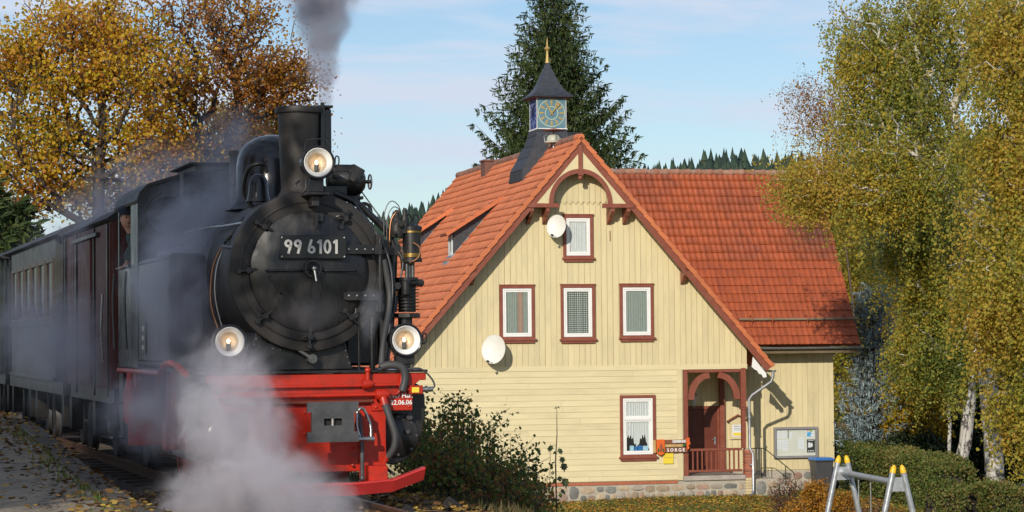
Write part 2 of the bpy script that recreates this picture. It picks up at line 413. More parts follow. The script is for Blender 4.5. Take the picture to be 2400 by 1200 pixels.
def platform_z(ly): return 0.10 + 0.40 * smooth((ly + 1) / 11.0)
M['paving'] = None
def paving_mat():
    m, n, l, b = newmat('worn_platform_paving')
    tc = n.new('ShaderNodeTexCoord')
    def noise(s, d=5, r=0.6, st=None):
        a = n.new('ShaderNodeTexNoise'); a.inputs['Scale'].default_value = s; a.inputs['Detail'].default_value = d; a.inputs['Roughness'].default_value = r
        l(tc.outputs['Object'], a.inputs['Vector']); return a.outputs['Fac']
    r1 = n.new('ShaderNodeValToRGB'); e = r1.color_ramp.elements
    e[0].position = 0.28; e[0].color = (0.15, 0.125, 0.095, 1); e[1].position = 0.72; e[1].color = (0.40, 0.33, 0.235, 1)
    l(noise(1.6, 9, 0.75), r1.inputs[0])
    vo = n.new('ShaderNodeTexVoronoi'); vo.inputs['Scale'].default_value = 7.0; vo.feature = 'DISTANCE_TO_EDGE'; l(tc.outputs['Object'], vo.inputs['Vector'])
    cr = n.new('ShaderNodeMapRange'); cr.inputs['From Max'].default_value = 0.06; cr.inputs['To Min'].default_value = 0.55; l(vo.outputs['Distance'], cr.inputs['Value'])
    mu = n.new('ShaderNodeMixRGB'); mu.blend_type = 'MULTIPLY'; mu.inputs[0].default_value = 1; l(r1.outputs[0], mu.inputs[1]); l(cr.outputs[0], mu.inputs[2])
    k = n.new('ShaderNodeMapRange'); k.inputs['From Min'].default_value = 0.62; k.inputs['From Max'].default_value = 0.72; k.inputs['To Max'].default_value = 0.7; l(noise(3.0, 6, 0.8), k.inputs['Value'])
    mm = n.new('ShaderNodeMixRGB'); mm.inputs[2].default_value = (0.06, 0.075, 0.02, 1); l(k.outputs[0], mm.inputs[0]); l(mu.outputs[0], mm.inputs[1])
    l(mm.outputs[0], b.inputs['Base Color']); b.inputs['Roughness'].default_value = 0.9
    bn = n.new('ShaderNodeBump'); bn.inputs['Strength'].default_value = 0.7; bn.inputs['Distance'].default_value = 0.02
    l(noise(30, 6, 0.7), bn.inputs['Height']); l(bn.outputs[0], b.inputs['Normal'])
    return m
M['paving'] = paving_mat()
xs = [-1.98] + [-2.0 - 0.6 * k for k in range(1, 30)]; ys = [-9 + 1.2 * k for k in range(60)]
V = np.array([tuple(Lw(x, y, platform_z(y) - 0.004 * abs(x))) for y in ys for x in xs]); nx = len(xs)
F = np.array([(j * nx + i, (j + 1) * nx + i, (j + 1) * nx + i + 1, j * nx + i + 1) for j in range(len(ys) - 1) for i in range(nx - 1)])
tag(npmesh('platform', V, F, M['paving'], smooth=True), kind='structure')
M['kerb'] = pm('kerb_stone', (0.10, 0.085, 0.065), 0.9, var=0.3, bump=0.6, bscale=25, objrand=0.25)
kp = empty('platform_edge', Lw(-1.85, 0, 0), LA); kp['kind'] = 'structure'
kb = MB().box((0, 0, -0.16), (0.24, 0.98, 0.36)); k0 = None
for k in range(44):
    y = -8 + k; z = platform_z(y)
    sl_ = math.atan2(platform_z(y + .5) - platform_z(y - .5), 1.0)
    lc = (rng.uniform(-0.012, 0.012), y, z + rng.uniform(-0.008, 0.004)); rt = (sl_, 0, rng.uniform(-0.012, 0.012))
    if k0 is None: k0 = kb.build('kerb_stone', M['kerb'], kp, loc=lc, rot=rt, bevel=0.02)
    else: share(k0, loc=lc, rot=rt)
# ------------------------------------------------------------------ trees and plants
M['bark_dark'] = pm('dark_bark', (0.045, 0.035, 0.03), 0.9, var=0.3, scale=6, bump=0.8, bscale=20, stretch=(1, 1, 0.3), bdist=0.02)
M['bark_brown'] = pm('brown_bark', (0.09, 0.065, 0.045), 0.9, var=0.3, scale=6, bump=0.6, bscale=20, stretch=(1, 1, 0.3), bdist=0.01)
def birch_bark():
    m = pm('white_birch_bark', (0.50, 0.47, 0.42), 0.75, var=0.2, scale=4, bump=0.4, bscale=25, dirt=(0.07, 0.06, 0.05), dirt_amt=1.0, dscale=4.5, stretch=(1, 1, 0.8), bdist=0.02)
    for nd in m.node_tree.nodes:
        if nd.type == 'MAP_RANGE' and abs(nd.inputs['From Min'].default_value - 0.48) < 1e-4: nd.inputs['From Min'].default_value = 0.50; nd.inputs['From Max'].default_value = 0.57
    return m
M['bark_birch'] = birch_bark()
M['twig'] = pm('birch_twig', (0.16, 0.10, 0.08), 0.8, var=0.2, bump=0)

def branch_mesh(P, par, rad, n=5):
    """tapered prisms along every edge"""
    P = np.array(P); par = np.array(par); rad = np.array(rad)
    idx = np.where(par >= 0)[0]
    a = P[par[idx]]; b = P[idx]; d = b - a; ln = np.linalg.norm(d, axis=1); ok = ln > 1e-4; idx = idx[ok]; a = a[ok]; b = b[ok]; d = d[ok] / ln[ok][:, None]
    h = np.where(np.abs(d[:, 2:3]) < 0.9, np.array([[0, 0, 1.0]]), np.array([[1.0, 0, 0]]))
    u = np.cross(d, h); u /= np.linalg.norm(u, axis=1)[:, None]; w = np.cross(d, u)
    ra = np.minimum(rad[par[idx]], rad[idx] * 1.35); rb = rad[idx]
    b2 = b + d * (rb[:, None] * 0.5)
    q = np.arange(n) * 2 * PI / n
    ring = lambda c, r: c[:, None, :] + (u[:, None, :] * np.cos(q)[None, :, None] + w[:, None, :] * np.sin(q)[None, :, None]) * r[:, None, None]
    V = np.concatenate([ring(a, ra), ring(b2, rb)], axis=1).reshape(-1, 3)
    m = len(idx); base = np.arange(m)[:, None] * 2 * n
    F = []
    for k in range(n):
        k2 = (k + 1) % n; F.append(np.concatenate([base + k, base + k2, base + n + k2, base + n + k], axis=1))
    return V, np.concatenate(F, axis=0)

def skeleton(trunk, att, sag=0.0, wpath=0.25, r_tip=0.006, expo=2.4, jit=0.05, seg=0.5):
    """connects every attractor to the nearest fitting node; returns nodes, parents, radii"""
    P = [np.array(p, float) for p in trunk]; par = [-1] + list(range(len(trunk) - 1))
    cap = len(trunk) + len(att) * 14
    A = np.zeros((cap, 3)); D = np.zeros(cap); n = len(trunk)
    A[:n] = np.array(P)
    for i in range(1, n): D[i] = D[i - 1] + np.linalg.norm(A[i] - A[i - 1])
    top = A[n // 2]
    order = np.argsort(np.linalg.norm(att - top, axis=1)); tips = []
    first = max(1, n // 4)
    for k in order:
        p = att[k]; dd = np.linalg.norm(A[first:n] - p, axis=1)
        up = A[first:n, 2] - p[2]
        cost = dd + wpath * D[first:n] + np.where(up > 0, up * 0.5, 0)
        j = int(np.argmin(cost)) + first
        L_ = np.linalg.norm(p - A[j]); ns = int(min(8, max(2, round(L_ / seg))))
        prev = j
        for s in range(1, ns + 1):
            t = s / ns; q = A[j] * (1 - t) + p * t
            q = q + np.array([0, 0, 1]) * (math.sin(PI * t) * L_ * sag)
            if s < ns: q = q + rng.normal(0, jit * L_ / ns + 0.01, 3)
            if n >= cap: break
            A[n] = q; D[n] = D[prev] + L_ / ns; par.append(prev); prev = n; n += 1
        tips.append(prev)
    A = A[:n]; rad = np.full(n, 0.0); w = np.zeros(n)
    for t in tips: w[t] += r_tip ** expo
    for i in range(n - 1, 0, -1):
        w[par[i]] += w[i]
    rad = np.maximum(w, (r_tip * 0.8) ** expo) ** (1 / expo)
    return A, par, rad, tips

def leaves(centres, n_each, spread, size, droop=0.0, flat=0.0, vary=0.35):
    """kite shaped leaves scattered about centres"""
    c = np.repeat(np.asarray(centres), n_each, axis=0); m = len(c)
    c = c + rng.normal(0, 1, (m, 3)) * np.asarray(spread)
    d = rng.normal(0, 1, (m, 3)); d[:, 2] -= droop; d /= np.linalg.norm(d, axis=1)[:, None]
    nn = rng.normal(0, 1, (m, 3)); nn[:, 2] += flat; u = np.cross(d, nn); u /= (np.linalg.norm(u, axis=1)[:, None] + 1e-9)
    f = np.cross(u, d)
    s = size * rng.uniform(1 - vary, 1 + vary, m)[:, None]
    V = np.stack([c, c + d * s * 0.45 + u * s * 0.42 + f * s * 0.12, c + d * s, c + d * s * 0.45 - u * s * 0.42 + f * s * 0.12], axis=1).reshape(-1, 3)
    F = np.arange(m * 4).reshape(-1, 4)
    return V, F

def ell_pts(n, c, r, shell=0.35, lower=None):
    p = rng.normal(0, 1, (n, 3)); p /= np.linalg.norm(p, axis=1)[:, None]
    t = rng.uniform(shell, 1, n) ** 0.6
    p = p * t[:, None] * np.array(r) + np.array(c)
    return p

def tree(name, base, trunk, att, leafm, barkm, label, cat='tree', group=None, n_each=20, spread=0.4, size=0.15, sag=0.05, r_tip=0.008,
         wpath=0.25, droop=0.3, strands=None, expo=2.4, jit=0.25, dens=None, cmat=None):
    t = empty(name, base, 0, label, cat, group)
    A, par, rad, tips = skeleton(trunk, att, sag, wpath, r_tip, expo, jit)
    V, F = branch_mesh(A, par, rad, 6)
    npmesh('trunk', V, F, barkm, t, smooth=True)
    T = A[tips]; keep = np.ones(len(T), bool)
    if dens is not None: keep = rng.random(len(T)) < np.array([dens(p) for p in T])
    if strands:
        ns, ln, every = strands; cs = []; sv = []; sf = []; SP = []; SR = []; SQ = []
        for p in T[keep]:
            for k in range(ns):
                q = p + rng.normal(0, 0.22, 3); L_ = ln * rng.uniform(0.35, 1.2); m = int(L_ / every) + 1
                dx = rng.normal(0, 0.26, 2)
                i0 = len(SP); 
                for j in range(m + 1):
                    tt = j / max(1, m); w = q + np.array([dx[0] * tt ** 0.5, dx[1] * tt ** 0.5, -L_ * tt]); cs.append(w)
                    if j in (0, m // 2, m): SP.append(w); SR.append(0.0025); SQ.append(-1 if j == 0 else len(SP) - 2)
        cs = np.array(cs)
        V, F = leaves(cs, n_each, spread, size, droop)
        V2, F2 = branch_mesh(SP, SQ, SR, 3)
        npmesh('twigs', V2, F2, M['twig'], t)
    else:
        mids = [par[i] for i in tips]
        cs = np.concatenate([T[keep], (A[mids][keep] * 0.5 + T[keep] * 0.5)])
        V, F = leaves(cs, n_each // 2, spread, size, droop)
    npmesh('crown', V, F, leafm, t, attr=rng.random(len(F)))
    return t

M['leaf_maple'] = leafmat('maple_leaves', [(0.28, 0.26, 0.03), (0.58, 0.42, 0.03), (0.68, 0.44, 0.03), (0.60, 0.30, 0.04), (0.42, 0.17, 0.04)], 0.55, 0.5, 0.22)
M['leaf_rust'] = leafmat('rusty_leaves', [(0.50, 0.32, 0.03), (0.46, 0.21, 0.03), (0.36, 0.14, 0.035), (0.26, 0.10, 0.035)], 0.55, 0.5, 0.22)
M['leaf_birch'] = leafmat('birch_leaves', [(0.16, 0.21, 0.05), (0.25, 0.31, 0.07), (0.37, 0.39, 0.08), (0.52, 0.46, 0.08), (0.64, 0.46, 0.06)], 0.5, 0.58, 0.35)
M['leaf_birch_y'] = leafmat('yellow_birch_leaves', [(0.25, 0.28, 0.05), (0.44, 0.41, 0.07), (0.62, 0.48, 0.07), (0.62, 0.40, 0.08)], 0.5, 0.58, 0.4)
M['leaf_yellow'] = leafmat('yellow_leaves', [(0.22, 0.18, 0.015), (0.42, 0.28, 0.015), (0.48, 0.26, 0.015)], 0.5, 0.35, 0.5)
M['needles'] = leafmat('spruce_needles', [(0.022, 0.042, 0.013), (0.046, 0.075, 0.020), (0.085, 0.11, 0.028)], 0.6, 0.1, 0.5)
M['needles_blue'] = leafmat('blue_spruce_needles', [(0.11, 0.15, 0.15), (0.21, 0.28, 0.30), (0.34, 0.42, 0.45)], 0.6, 0.1, 0.8)
M['thuja'] = leafmat('dark_evergreen', [(0.010, 0.018, 0.007), (0.022, 0.036, 0.010), (0.040, 0.055, 0.013)], 0.6, 0.1, 0.6)
M['hedge'] = leafmat('hedge_leaves', [(0.045, 0.070, 0.016), (0.085, 0.120, 0.024), (0.14, 0.17, 0.035), (0.20, 0.15, 0.045)], 0.6, 0.25, 0.5)
M['gold'] = leafmat('golden_shrub_leaves', [(0.28, 0.14, 0.02), (0.45, 0.24, 0.03), (0.50, 0.22, 0.025), (0.30, 0.10, 0.02)], 0.55, 0.35, 2.0)
M['redbrown'] = leafmat('reddish_shrub_leaves', [(0.12, 0.05, 0.03), (0.20, 0.07, 0.04), (0.25, 0.14, 0.04)], 0.6, 0.3, 2.0)
M['sapling'] = leafmat('sapling_leaves', [(0.06, 0.11, 0.03), (0.11, 0.17, 0.04), (0.19, 0.24, 0.05), (0.34, 0.20, 0.05), (0.26, 0.10, 0.05)], 0.5, 0.5, 0.9)

def spruce(name, base, H, Rb, label, nm, zlo=0.05, whorls=46, bark='bark_brown', size=0.13, per=1.0, top=1.0, power=0.9):
    """trunk, whorls of limbs that droop and turn up at the end, each with side twigs clad in needle tufts"""
    t = empty(name, base, 0, label, 'conifer')
    MBt = MB(); MBt.tube([(0, 0, 0), (0.04, 0, H * 0.4), (0, 0.03, H * 0.8), (0, 0, H)], [Rb * 0.055, Rb * 0.04, Rb * 0.018, 0.01], 9)
    MBt.build('trunk', M[bark], t, smooth=40)
    P = []; Q = []; RR = []; cs = []; ds = []
    for k in range(whorls):
        f = zlo + (1 - zlo) * (k / whorls) ** 0.92; z = H * f; rr = Rb * (1 - f) ** power + 0.12
        nb = int(6 + 3 * (1 - f))
        for j in range(nb):
            a = 2 * PI * (j + rng.random() * 0.8) / nb; ln = rr * rng.uniform(0.62, 1.22)
            tilt = 0.45 * f - 0.12
            d = np.array([math.cos(a), math.sin(a), 0]); side = np.array([-math.sin(a), math.cos(a), 0])
            m = max(3, int(ln / 0.28)); prev = -1
            zz = z + rng.uniform(-0.15, 0.15)
            for s in range(m + 1):
                u = s / m
                p = d * (ln * u) + np.array([0, 0, zz + ln * (tilt * u - 0.28 * math.sin(PI * min(1, u * 1.05)) * (1 - f) + 0.22 * u ** 3)])
                P.append(p); Q.append(prev); prev = len(P) - 1; RR.append(0.035 * (1 - u) * min(1, ln / 2) + 0.006)
                if u > 0.12:
                    w = ln * 0.30 * (1 - u * 0.75) * rng.uniform(0.6, 1.2) + 0.08
                    for sg in (-1, 1):
                        nt_ = max(2, int(w / (0.085 / per)))
                        for e in range(nt_):
                            v = (e + rng.random()) / nt_
                            c = p + side * (sg * w * v) + d * (w * v * 0.5) + np.array([0, 0, -0.10 * w * v - rng.random() * 0.06])
                            dd = side * sg * 0.7 + d * 0.7 + rng.normal(0, 0.25, 3) + np.array([0, 0, -0.25 * (1 - u) + 0.15])
                            cs.append(c); ds.append(dd)
                            if rng.random() < 0.75: cs.append(c + np.array([0, 0, -0.05])); ds.append(np.array([0, 0, -1]) + rng.normal(0, 0.25, 3))
    cs = np.array(cs); ds = np.array(ds); ds /= np.linalg.norm(ds, axis=1)[:, None]; m = len(cs)
    u = np.cross(ds, rng.normal(0, 1, (m, 3))); u /= np.linalg.norm(u, axis=1)[:, None]
    s = size * rng.uniform(0.8, 1.9, m)[:, None]
    V = np.stack([cs - ds * s * 0.2, cs + ds * s * 0.4 + u * s * 0.15, cs + ds * s * 1.2, cs + ds * s * 0.4 - u * s * 0.15], axis=1).reshape(-1, 3)
    u2 = np.cross(ds, u)
    V2 = np.stack([cs - ds * s * 0.2, cs + ds * s * 0.4 + u2 * s * 0.14, cs + ds * s * 1.1, cs + ds * s * 0.4 - u2 * s * 0.14], axis=1).reshape(-1, 3)
    V = np.concatenate([V, V2]); F = np.arange(len(V)).reshape(-1, 4)
    npmesh('crown', V, F, M[nm], t, attr=np.concatenate([rng.random(m)] * 2))
    Vb, Fb = branch_mesh(P, Q, RR, 4); npmesh('branches', Vb, Fb, M[bark], t)
    return t

def gpos(px, Y):
    X = at_px(px, 790, Y).x; return Vector((X, Y, gz(X, Y)))

# tall spruce behind the house
spruce('spruce_tree', gpos(1305, 98), 19.8, 5.9, 'tall dark green spruce rising behind the clock turret', 'needles', zlo=0.42, whorls=64, size=0.118, per=1.9, power=0.85)
# blue spruce at the right of the house
spruce('blue_spruce_tree', gpos(2046, 74.5), 6.3, 1.35, 'grey blue spruce standing right of the house', 'needles_blue', whorls=42, size=0.085, per=1.5, power=0.6)
# dark conifers behind the carriages, far left
for i, (px, Y, h, r) in enumerate(((35, 66, 4.2, 2.2), (-40, 62, 4.6, 2.4), (150, 78, 3.8, 2.4), (250, 84, 3.6, 2.2))):
    spruce('conifer_tree', gpos(px, Y), h + 1.5, r, ['dark conifer behind the first carriage at the left edge of the photo', 'dark conifer cut off by the left edge of the photo',
           'low dark conifer under the maple, above the middle carriage', 'low dark conifer behind the red wagon roof'][i], 'needles', whorls=26, size=0.2, per=0.6)

# big autumn maples, left
def crown(parts, shell=0.2):
    return np.concatenate([ell_pts(n, c, r, shell) for n, c, r in parts])
def clumpy(parts, per=7, sd=0.62):
    c = np.concatenate([ell_pts(max(3, int(n * 0.145)), cc, r, 0.25) for n, cc, r in parts])
    return np.repeat(c, per, axis=0) + rng.normal(0, 1, (len(c) * per, 3)) * np.array([sd, sd, sd * 0.55])
def maple(px, Y, parts, trunkpts, label, lm, **k):
    b = gpos(px, Y)
    s = Y / 5600.0
    def P(x, y, dy=0.0): w = at_px(x, y, Y + dy); return (w.x - b.x, w.y - b.y, w.z - b.z)
    prt = [(n, P(x, y, dy), (rx * s, ry * s * 1.0 if False else rx * s * 0.8, ry * s)) for n, x, y, rx, ry, dy in parts]
    return tree('maple_tree', b, [P(x, y) for x, y in trunkpts], clumpy(prt), lm, M['bark_dark'], label, 'tree', None, **k)
maple(470, 92, [(150, 470, 60, 150, 120, 0), (110, 600, 130, 110, 110, 0), (90, 350, 180, 120, 120, 1), (80, 650, 200, 75, 85, -1), (110, 480, 230, 130, 90, 0), (60, 690, 180, 38, 60, 0), (45, 600, 300, 70, 60, 0), (80, 430, 340, 130, 60, 1)],
      [(470, 800), (472, 600), (478, 450), (490, 330), (478, 250), (482, 180), (478, 100)], 'rusty autumn maple with bare branches showing, behind the chimney', M['leaf_rust'],
      n_each=34, spread=0.32, size=0.12, r_tip=0.019, wpath=0.5, sag=0.08, expo=2.6, dens=lambda p: 0.75)
maple(225, 88, [(170, 190, 130, 170, 110, 0), (110, 60, 230, 110, 130, 1), (110, 330, 150, 110, 110, -1), (70, 200, 30, 150, 70, 1), (110, 150, 360, 170, 90, 1), (120, 330, 350, 120, 90, 0), (40, 60, 120, 60, 90, 0), (60, 60, 460, 90, 60, 1), (60, 10, 330, 80, 110, 0), (40, 20, 150, 60, 90, 0)],
      [(225, 850), (228, 600), (232, 420), (240, 300), (232, 200), (220, 120)], 'broad golden yellow maple filling the left side', M['leaf_maple'],
      n_each=32, spread=0.33, size=0.14, r_tip=0.019, wpath=0.45, sag=0.07, expo=2.6)
maple(400, 98, [(120, 400, 410, 150, 70, 0), (80, 560, 330, 110, 70, 0), (110, 300, 470, 160, 60, 0), (50, 640, 300, 60, 50, 0)],
      [(400, 850), (402, 650), (405, 520), (400, 400)], 'lower yellow maple seen over the cab roof', M['leaf_maple'], n_each=50, spread=0.34, size=0.145, r_tip=0.015)
# trees added out of view left of the platform to shade train and platform
for i, (X, Y, h, r) in enumerate(((-11.2, 8.0, 13.5, 3.4), (-18.5, 17.0, 14.5, 3.8), (-24.0, 26.0, 15.5, 4.2), (-8.9, 10.6, 12.5, 2.8))):
    ct = ell_pts(260, (0, 0, h * 0.72), (r, r, h * 0.30), 0.2)
    tree('roadside_tree', Vector((X, Y, gz(X, Y))), [(0, 0, 0), (0.1, 0, h * 0.3), (0, 0.1, h * 0.55), (0, 0, h * 0.85)], ct, M['leaf_maple'], M['bark_brown'],
         ['maple beside the platform, nearest to the camera, out of the picture', 'maple beside the platform, middle one, out of the picture', 'maple beside the platform, farthest one, out of the picture', 'slender maple nearest the platform edge, out of the picture'][i], 'tree', None, n_each=50, spread=0.5, size=0.22, r_tip=0.015)

# birches, right
def birch_clumps(prt):
    c = np.concatenate([ell_pts(max(4, int(n * 0.30)), cc, r, 0.2) for n, cc, r in prt])
    return np.repeat(c, 4, axis=0) + rng.normal(0, 1, (len(c) * 4, 3)) * np.array([0.38, 0.38, 0.28])
def birch(px, Y, trunks, parts, label, lm, n_each=7, size=0.075, strands=(2, 1.15, 0.11), r_tip=0.005, dens=None, spread=0.09, cat='birch tree', expo=2.35, wpath=0.3):
    b = gpos(px, Y); s = Y / 5600.0
    def P(x, y, dy=0.0): w = at_px(x, y, Y + dy); return (w.x - b.x, w.y - b.y, w.z - b.z)
    prt = [(n, P(x, y, dy), (rx * s, rx * s * 0.55, ry * s)) for n, x, y, rx, ry, dy in parts]
    tr = [P(*q) for q in trunks]
    return tree('birch_tree', b, tr, birch_clumps(prt), lm, M['bark_brown'] if 'bare' in label else M['bark_birch'], label, cat, 'birches at the right', n_each=n_each, spread=spread, size=size, sag=0.10, r_tip=r_tip,
                wpath=wpath, droop=0.8, strands=strands, dens=dens, expo=expo)
birch(2325, 66, [(2332, 1150), (2328, 1040), (2316, 900), (2305, 700), (2300, 540), (2290, 400), (2285, 260), (2270, 120), (2262, 0), (2258, -150)],
      [(95, 2190, 60, 140, 120, 0), (80, 2150, 230, 130, 120, 0), (66, 2035, 180, 75, 140, 0), (34, 2030, 40, 55, 80, 0), (55, 2200, 400, 120, 90, 0), (50, 2120, 390, 90, 90, -1), (30, 2050, 450, 70, 40, -1), (50, 2330, 20, 70, 90, 0)],
      'large birch with white trunk and green drooping crown right of the house', M['leaf_birch'], n_each=7, r_tip=0.019, size=0.075, wpath=0.5)
birch(2240, 68, [(2238, 1130), (2262, 1040), (2272, 940), (2270, 800), (2275, 650), (2280, 500), (2270, 350)],
      [(72, 2150, 530, 100, 90, 0), (66, 2210, 670, 90, 90, 0), (60, 2225, 790, 80, 80, 0), (26, 2130, 620, 50, 70, 0), (26, 2170, 780, 40, 60, 0)],
      'birch with leaning curved trunk beside the hedge', M['leaf_birch'], n_each=8, r_tip=0.017, wpath=0.4)
birch(2222, 69, [(2222, 1120), (2226, 1000), (2222, 880), (2215, 760), (2205, 650)],
      [(60, 2190, 720, 80, 80, 0), (26, 2170, 820, 30, 50, 0)],
      'thin upright birch stem behind the leaning birch', M['leaf_birch_y'], n_each=8, r_tip=0.008)
birch(2440, 60, [(2440, 1130), (2430, 900), (2420, 700), (2405, 500), (2400, 300), (2390, 100), (2380, -100)],
      [(85, 2370, 120, 70, 150, 0), (85, 2370, 350, 70, 130, 0), (75, 2360, 560, 65, 110, 0), (60, 2370, 720, 60, 70, 0), (34, 2390, 900, 30, 80, 0), (30, 2340, 640, 90, 40, -1)],
      'yellowing birch cut off by the right edge of the photo', M['leaf_birch_y'], n_each=8, size=0.085, r_tip=0.010)
birch(2030, 95, [(2030, 1100), (2010, 800), (1985, 600), (1960, 450), (1935, 330), (1915, 230)],
      [(90, 1935, 290, 75, 120, 0), (50, 1895, 240, 50, 70, 0), (70, 1925, 400, 65, 70, 0)],
      'nearly bare pinkish birch behind the wing roof', M['leaf_rust'], n_each=1, size=0.075, strands=(3, 0.8, 0.10), r_tip=0.0045)
birch(2244, 65.5, [(2246, 1128), (2264, 990), (2284, 840), (2298, 660), (2280, 520), (2200, 440), (2100, 415), (2000, 430)],
      [(70, 1950, 440, 85, 35, 0), (60, 2010, 420, 60, 50, 0), (36, 1900, 420, 60, 25, 0)],
      'birch stem whose yellow boughs hang over the wing roof', M['leaf_birch_y'], n_each=6, strands=(3, 0.5, 0.12), r_tip=0.006)

# yellow maples and bushes at the right
def bush(name, base, parts, lm, label, cat='shrub', n_each=12, spread=0.12, size=0.07, group=None, stems=5, r_tip=0.004, bark='bark_brown', droop=0.0):
    pts = np.concatenate([ell_pts(n, c, r, 0.1) for n, c, r in parts])
    pts = pts[pts[:, 2] > 0.05]
    t = empty(name, base, 0, label, cat, group)
    A, par, rad, tips = skeleton([(0, 0, -0.1), (0, 0, 0.03), (0.01, 0, 0.1)], pts, 0.03, 0.1, r_tip, 2.2, 0.15, 0.3)
    V, F = branch_mesh(A, par, rad, 4); npmesh('stems', V, F, M[bark], t)
    V, F = leaves(A[tips], n_each, spread, size, droop); npmesh('foliage', V, F, lm, t, attr=rng.random(len(F)))
    return t
bush('yellow_bush', gpos(2145, 74), [(200, (0, 0, 1.9), (1.0, 0.7, 1.5)), (120, (0.4, 0, 3.6), (0.8, 0.6, 1.2))], M['leaf_yellow'], 'bright yellow bush right of the blue spruce', n_each=26, spread=0.16, size=0.13)
bush('yellow_green_tree', gpos(1985, 108), [(300, (0, 0, 3.2), (2.2, 1.4, 4.0)), (200, (-0.3, 0, 7), (1.6, 1.2, 2.6))], M['leaf_birch_y'], 'yellow green tree just behind the right corner of the house', 'tree', n_each=40, spread=0.25, size=0.14)
bush('orange_bush', gpos(2385, 92), [(160, (0, 0, 1.6), (1.8, 1.0, 1.6)), (120, (0.5, 0, 4.5), (2.0, 1.0, 2.0))], M['leaf_rust'], 'orange red bush deep between the birches at the right', n_each=24, spread=0.2, size=0.13)
for i, (px, Y, w, h) in enumerate(((2040, 72.5, 1.3, 1.0), (2105, 73, 1.2, 1.5), (2165, 73, 1.4, 1.5), (2225, 76, 1.6, 1.9), (2290, 75, 2.0, 3.4), (2370, 76, 2.0, 3.6))):
    bush('evergreen_shrub', gpos(px, Y), [(130, (0, 0, h * 0.45), (w * 0.6, w * 0.5, h * 0.55)), (60, (0.1, 0, h * 0.8), (w * 0.35, w * 0.3, h * 0.35))], M['thuja'],
         ['dark evergreen shrub right behind the hedge end, nearest the house', 'dark evergreen shrub behind the hedge under the yellow bush', 'dark evergreen shrub behind the hedge, left of the birch stems',
          'tall dark evergreen right behind the leaning birch', 'tall dark evergreen between the two white trunks', 'dark evergreen right of the white trunk'][i], n_each=60, spread=0.13, size=0.10, group='dark evergreens behind the hedge')

def hedge(path, w, h, label, n=60, seed=0):
    t = empty('hedge', Vector((path[0][0], path[0][1], gz(*path[0]))), 0, label, 'hedge')
    cs = []; P = [Vector((x, y, gz(x, y))) for x, y in path]; b = P[0]
    core = MB()
    for a, c in zip(P[:-1], P[1:]):
        d = (c - a); L_ = d.length; d.normalize(); nrm = Vector((-d.y, d.x, 0)).normalized()
        m = int(L_ * n)
        core.prism([(-w * 0.30, 0), (w * 0.30, 0), (w * 0.24, h * 0.74), (-w * 0.24, h * 0.74)], 0.35, L_ - 0.25,
                   Matrix((nrm, Vector((0, 0, 1)), d)).transposed(), a - b)
        for k in range(m):
            u = random.random() * L_; q = random.random()
            hh = h + 0.07 * math.sin(u * 1.7 + seed) + 0.05 * math.sin(u * 4.1)
            if q < 0.36: p = (random.uniform(-w / 2, w / 2), hh * random.uniform(0.92, 1.03))
            else: p = (random.choice((-1, 1)) * w / 2 * random.uniform(0.86, 1.06), random.uniform(0.03, hh))
            cs.append(a - b + d * u + nrm * p[0] + Vector((0, 0, p[1])))
    core.build('branches', M['bark_dark'], t)
    V, F = leaves(np.array([tuple(c) for c in cs]), 9, 0.05, 0.065, -0.3); npmesh('foliage', V, F, M['hedge'], t, attr=rng.random(len(F)))
    return t
g = lambda px, Y: (at_px(px, 790, Y).x, Y)
hedge([g(1990, 75), g(2090, 70.5), g(2195, 65), g(2230, 62)], 1.1, 1.35, 'clipped hedge running from the house corner toward the swing', 330)
hedge([g(2150, 61), g(2290, 60), g(2460, 59.5)], 1.4, 0.95, 'low clipped hedge in front of the birches at the right edge', 380, 2)

# golden and reddish shrubs before the wing
bush('golden_shrub', gpos(1900, 62), [(150, (0, 0, 0.45), (0.45, 0.4, 0.5)), (60, (0.1, 0, 0.7), (0.4, 0.3, 0.35))], M['gold'], 'golden orange shrub just left of the swing frame', n_each=18, spread=0.06, size=0.055, droop=0.5)
bush('golden_shrub', gpos(1965, 61), [(120, (0, 0, 0.40), (0.5, 0.4, 0.45))], M['gold'], 'lower golden shrub behind the left legs of the swing', n_each=18, spread=0.06, size=0.055, droop=0.5)
bush('golden_shrub', gpos(1862, 60), [(100, (0, 0, 0.32), (0.42, 0.4, 0.38))], M['gold'], 'golden shrub at the bottom, in front of the reddish twiggy shrub', n_each=16, spread=0.06, size=0.055, droop=0.5)
bush('twiggy_shrub', gpos(1835, 63.5), [(260, (0, 0, 0.5), (0.5, 0.4, 0.55))], M['redbrown'], 'reddish brown twiggy shrub at the foot of the porch steps', n_each=4, spread=0.06, size=0.045, r_tip=0.004)
bush('twiggy_shrub', gpos(2040, 60), [(160, (0, 0, 0.3), (0.7, 0.4, 0.35))], M['redbrown'], 'low brownish shrub between the swing frames', n_each=4, spread=0.06, size=0.045, r_tip=0.004)
# ------------------------------------------------------------------ the house

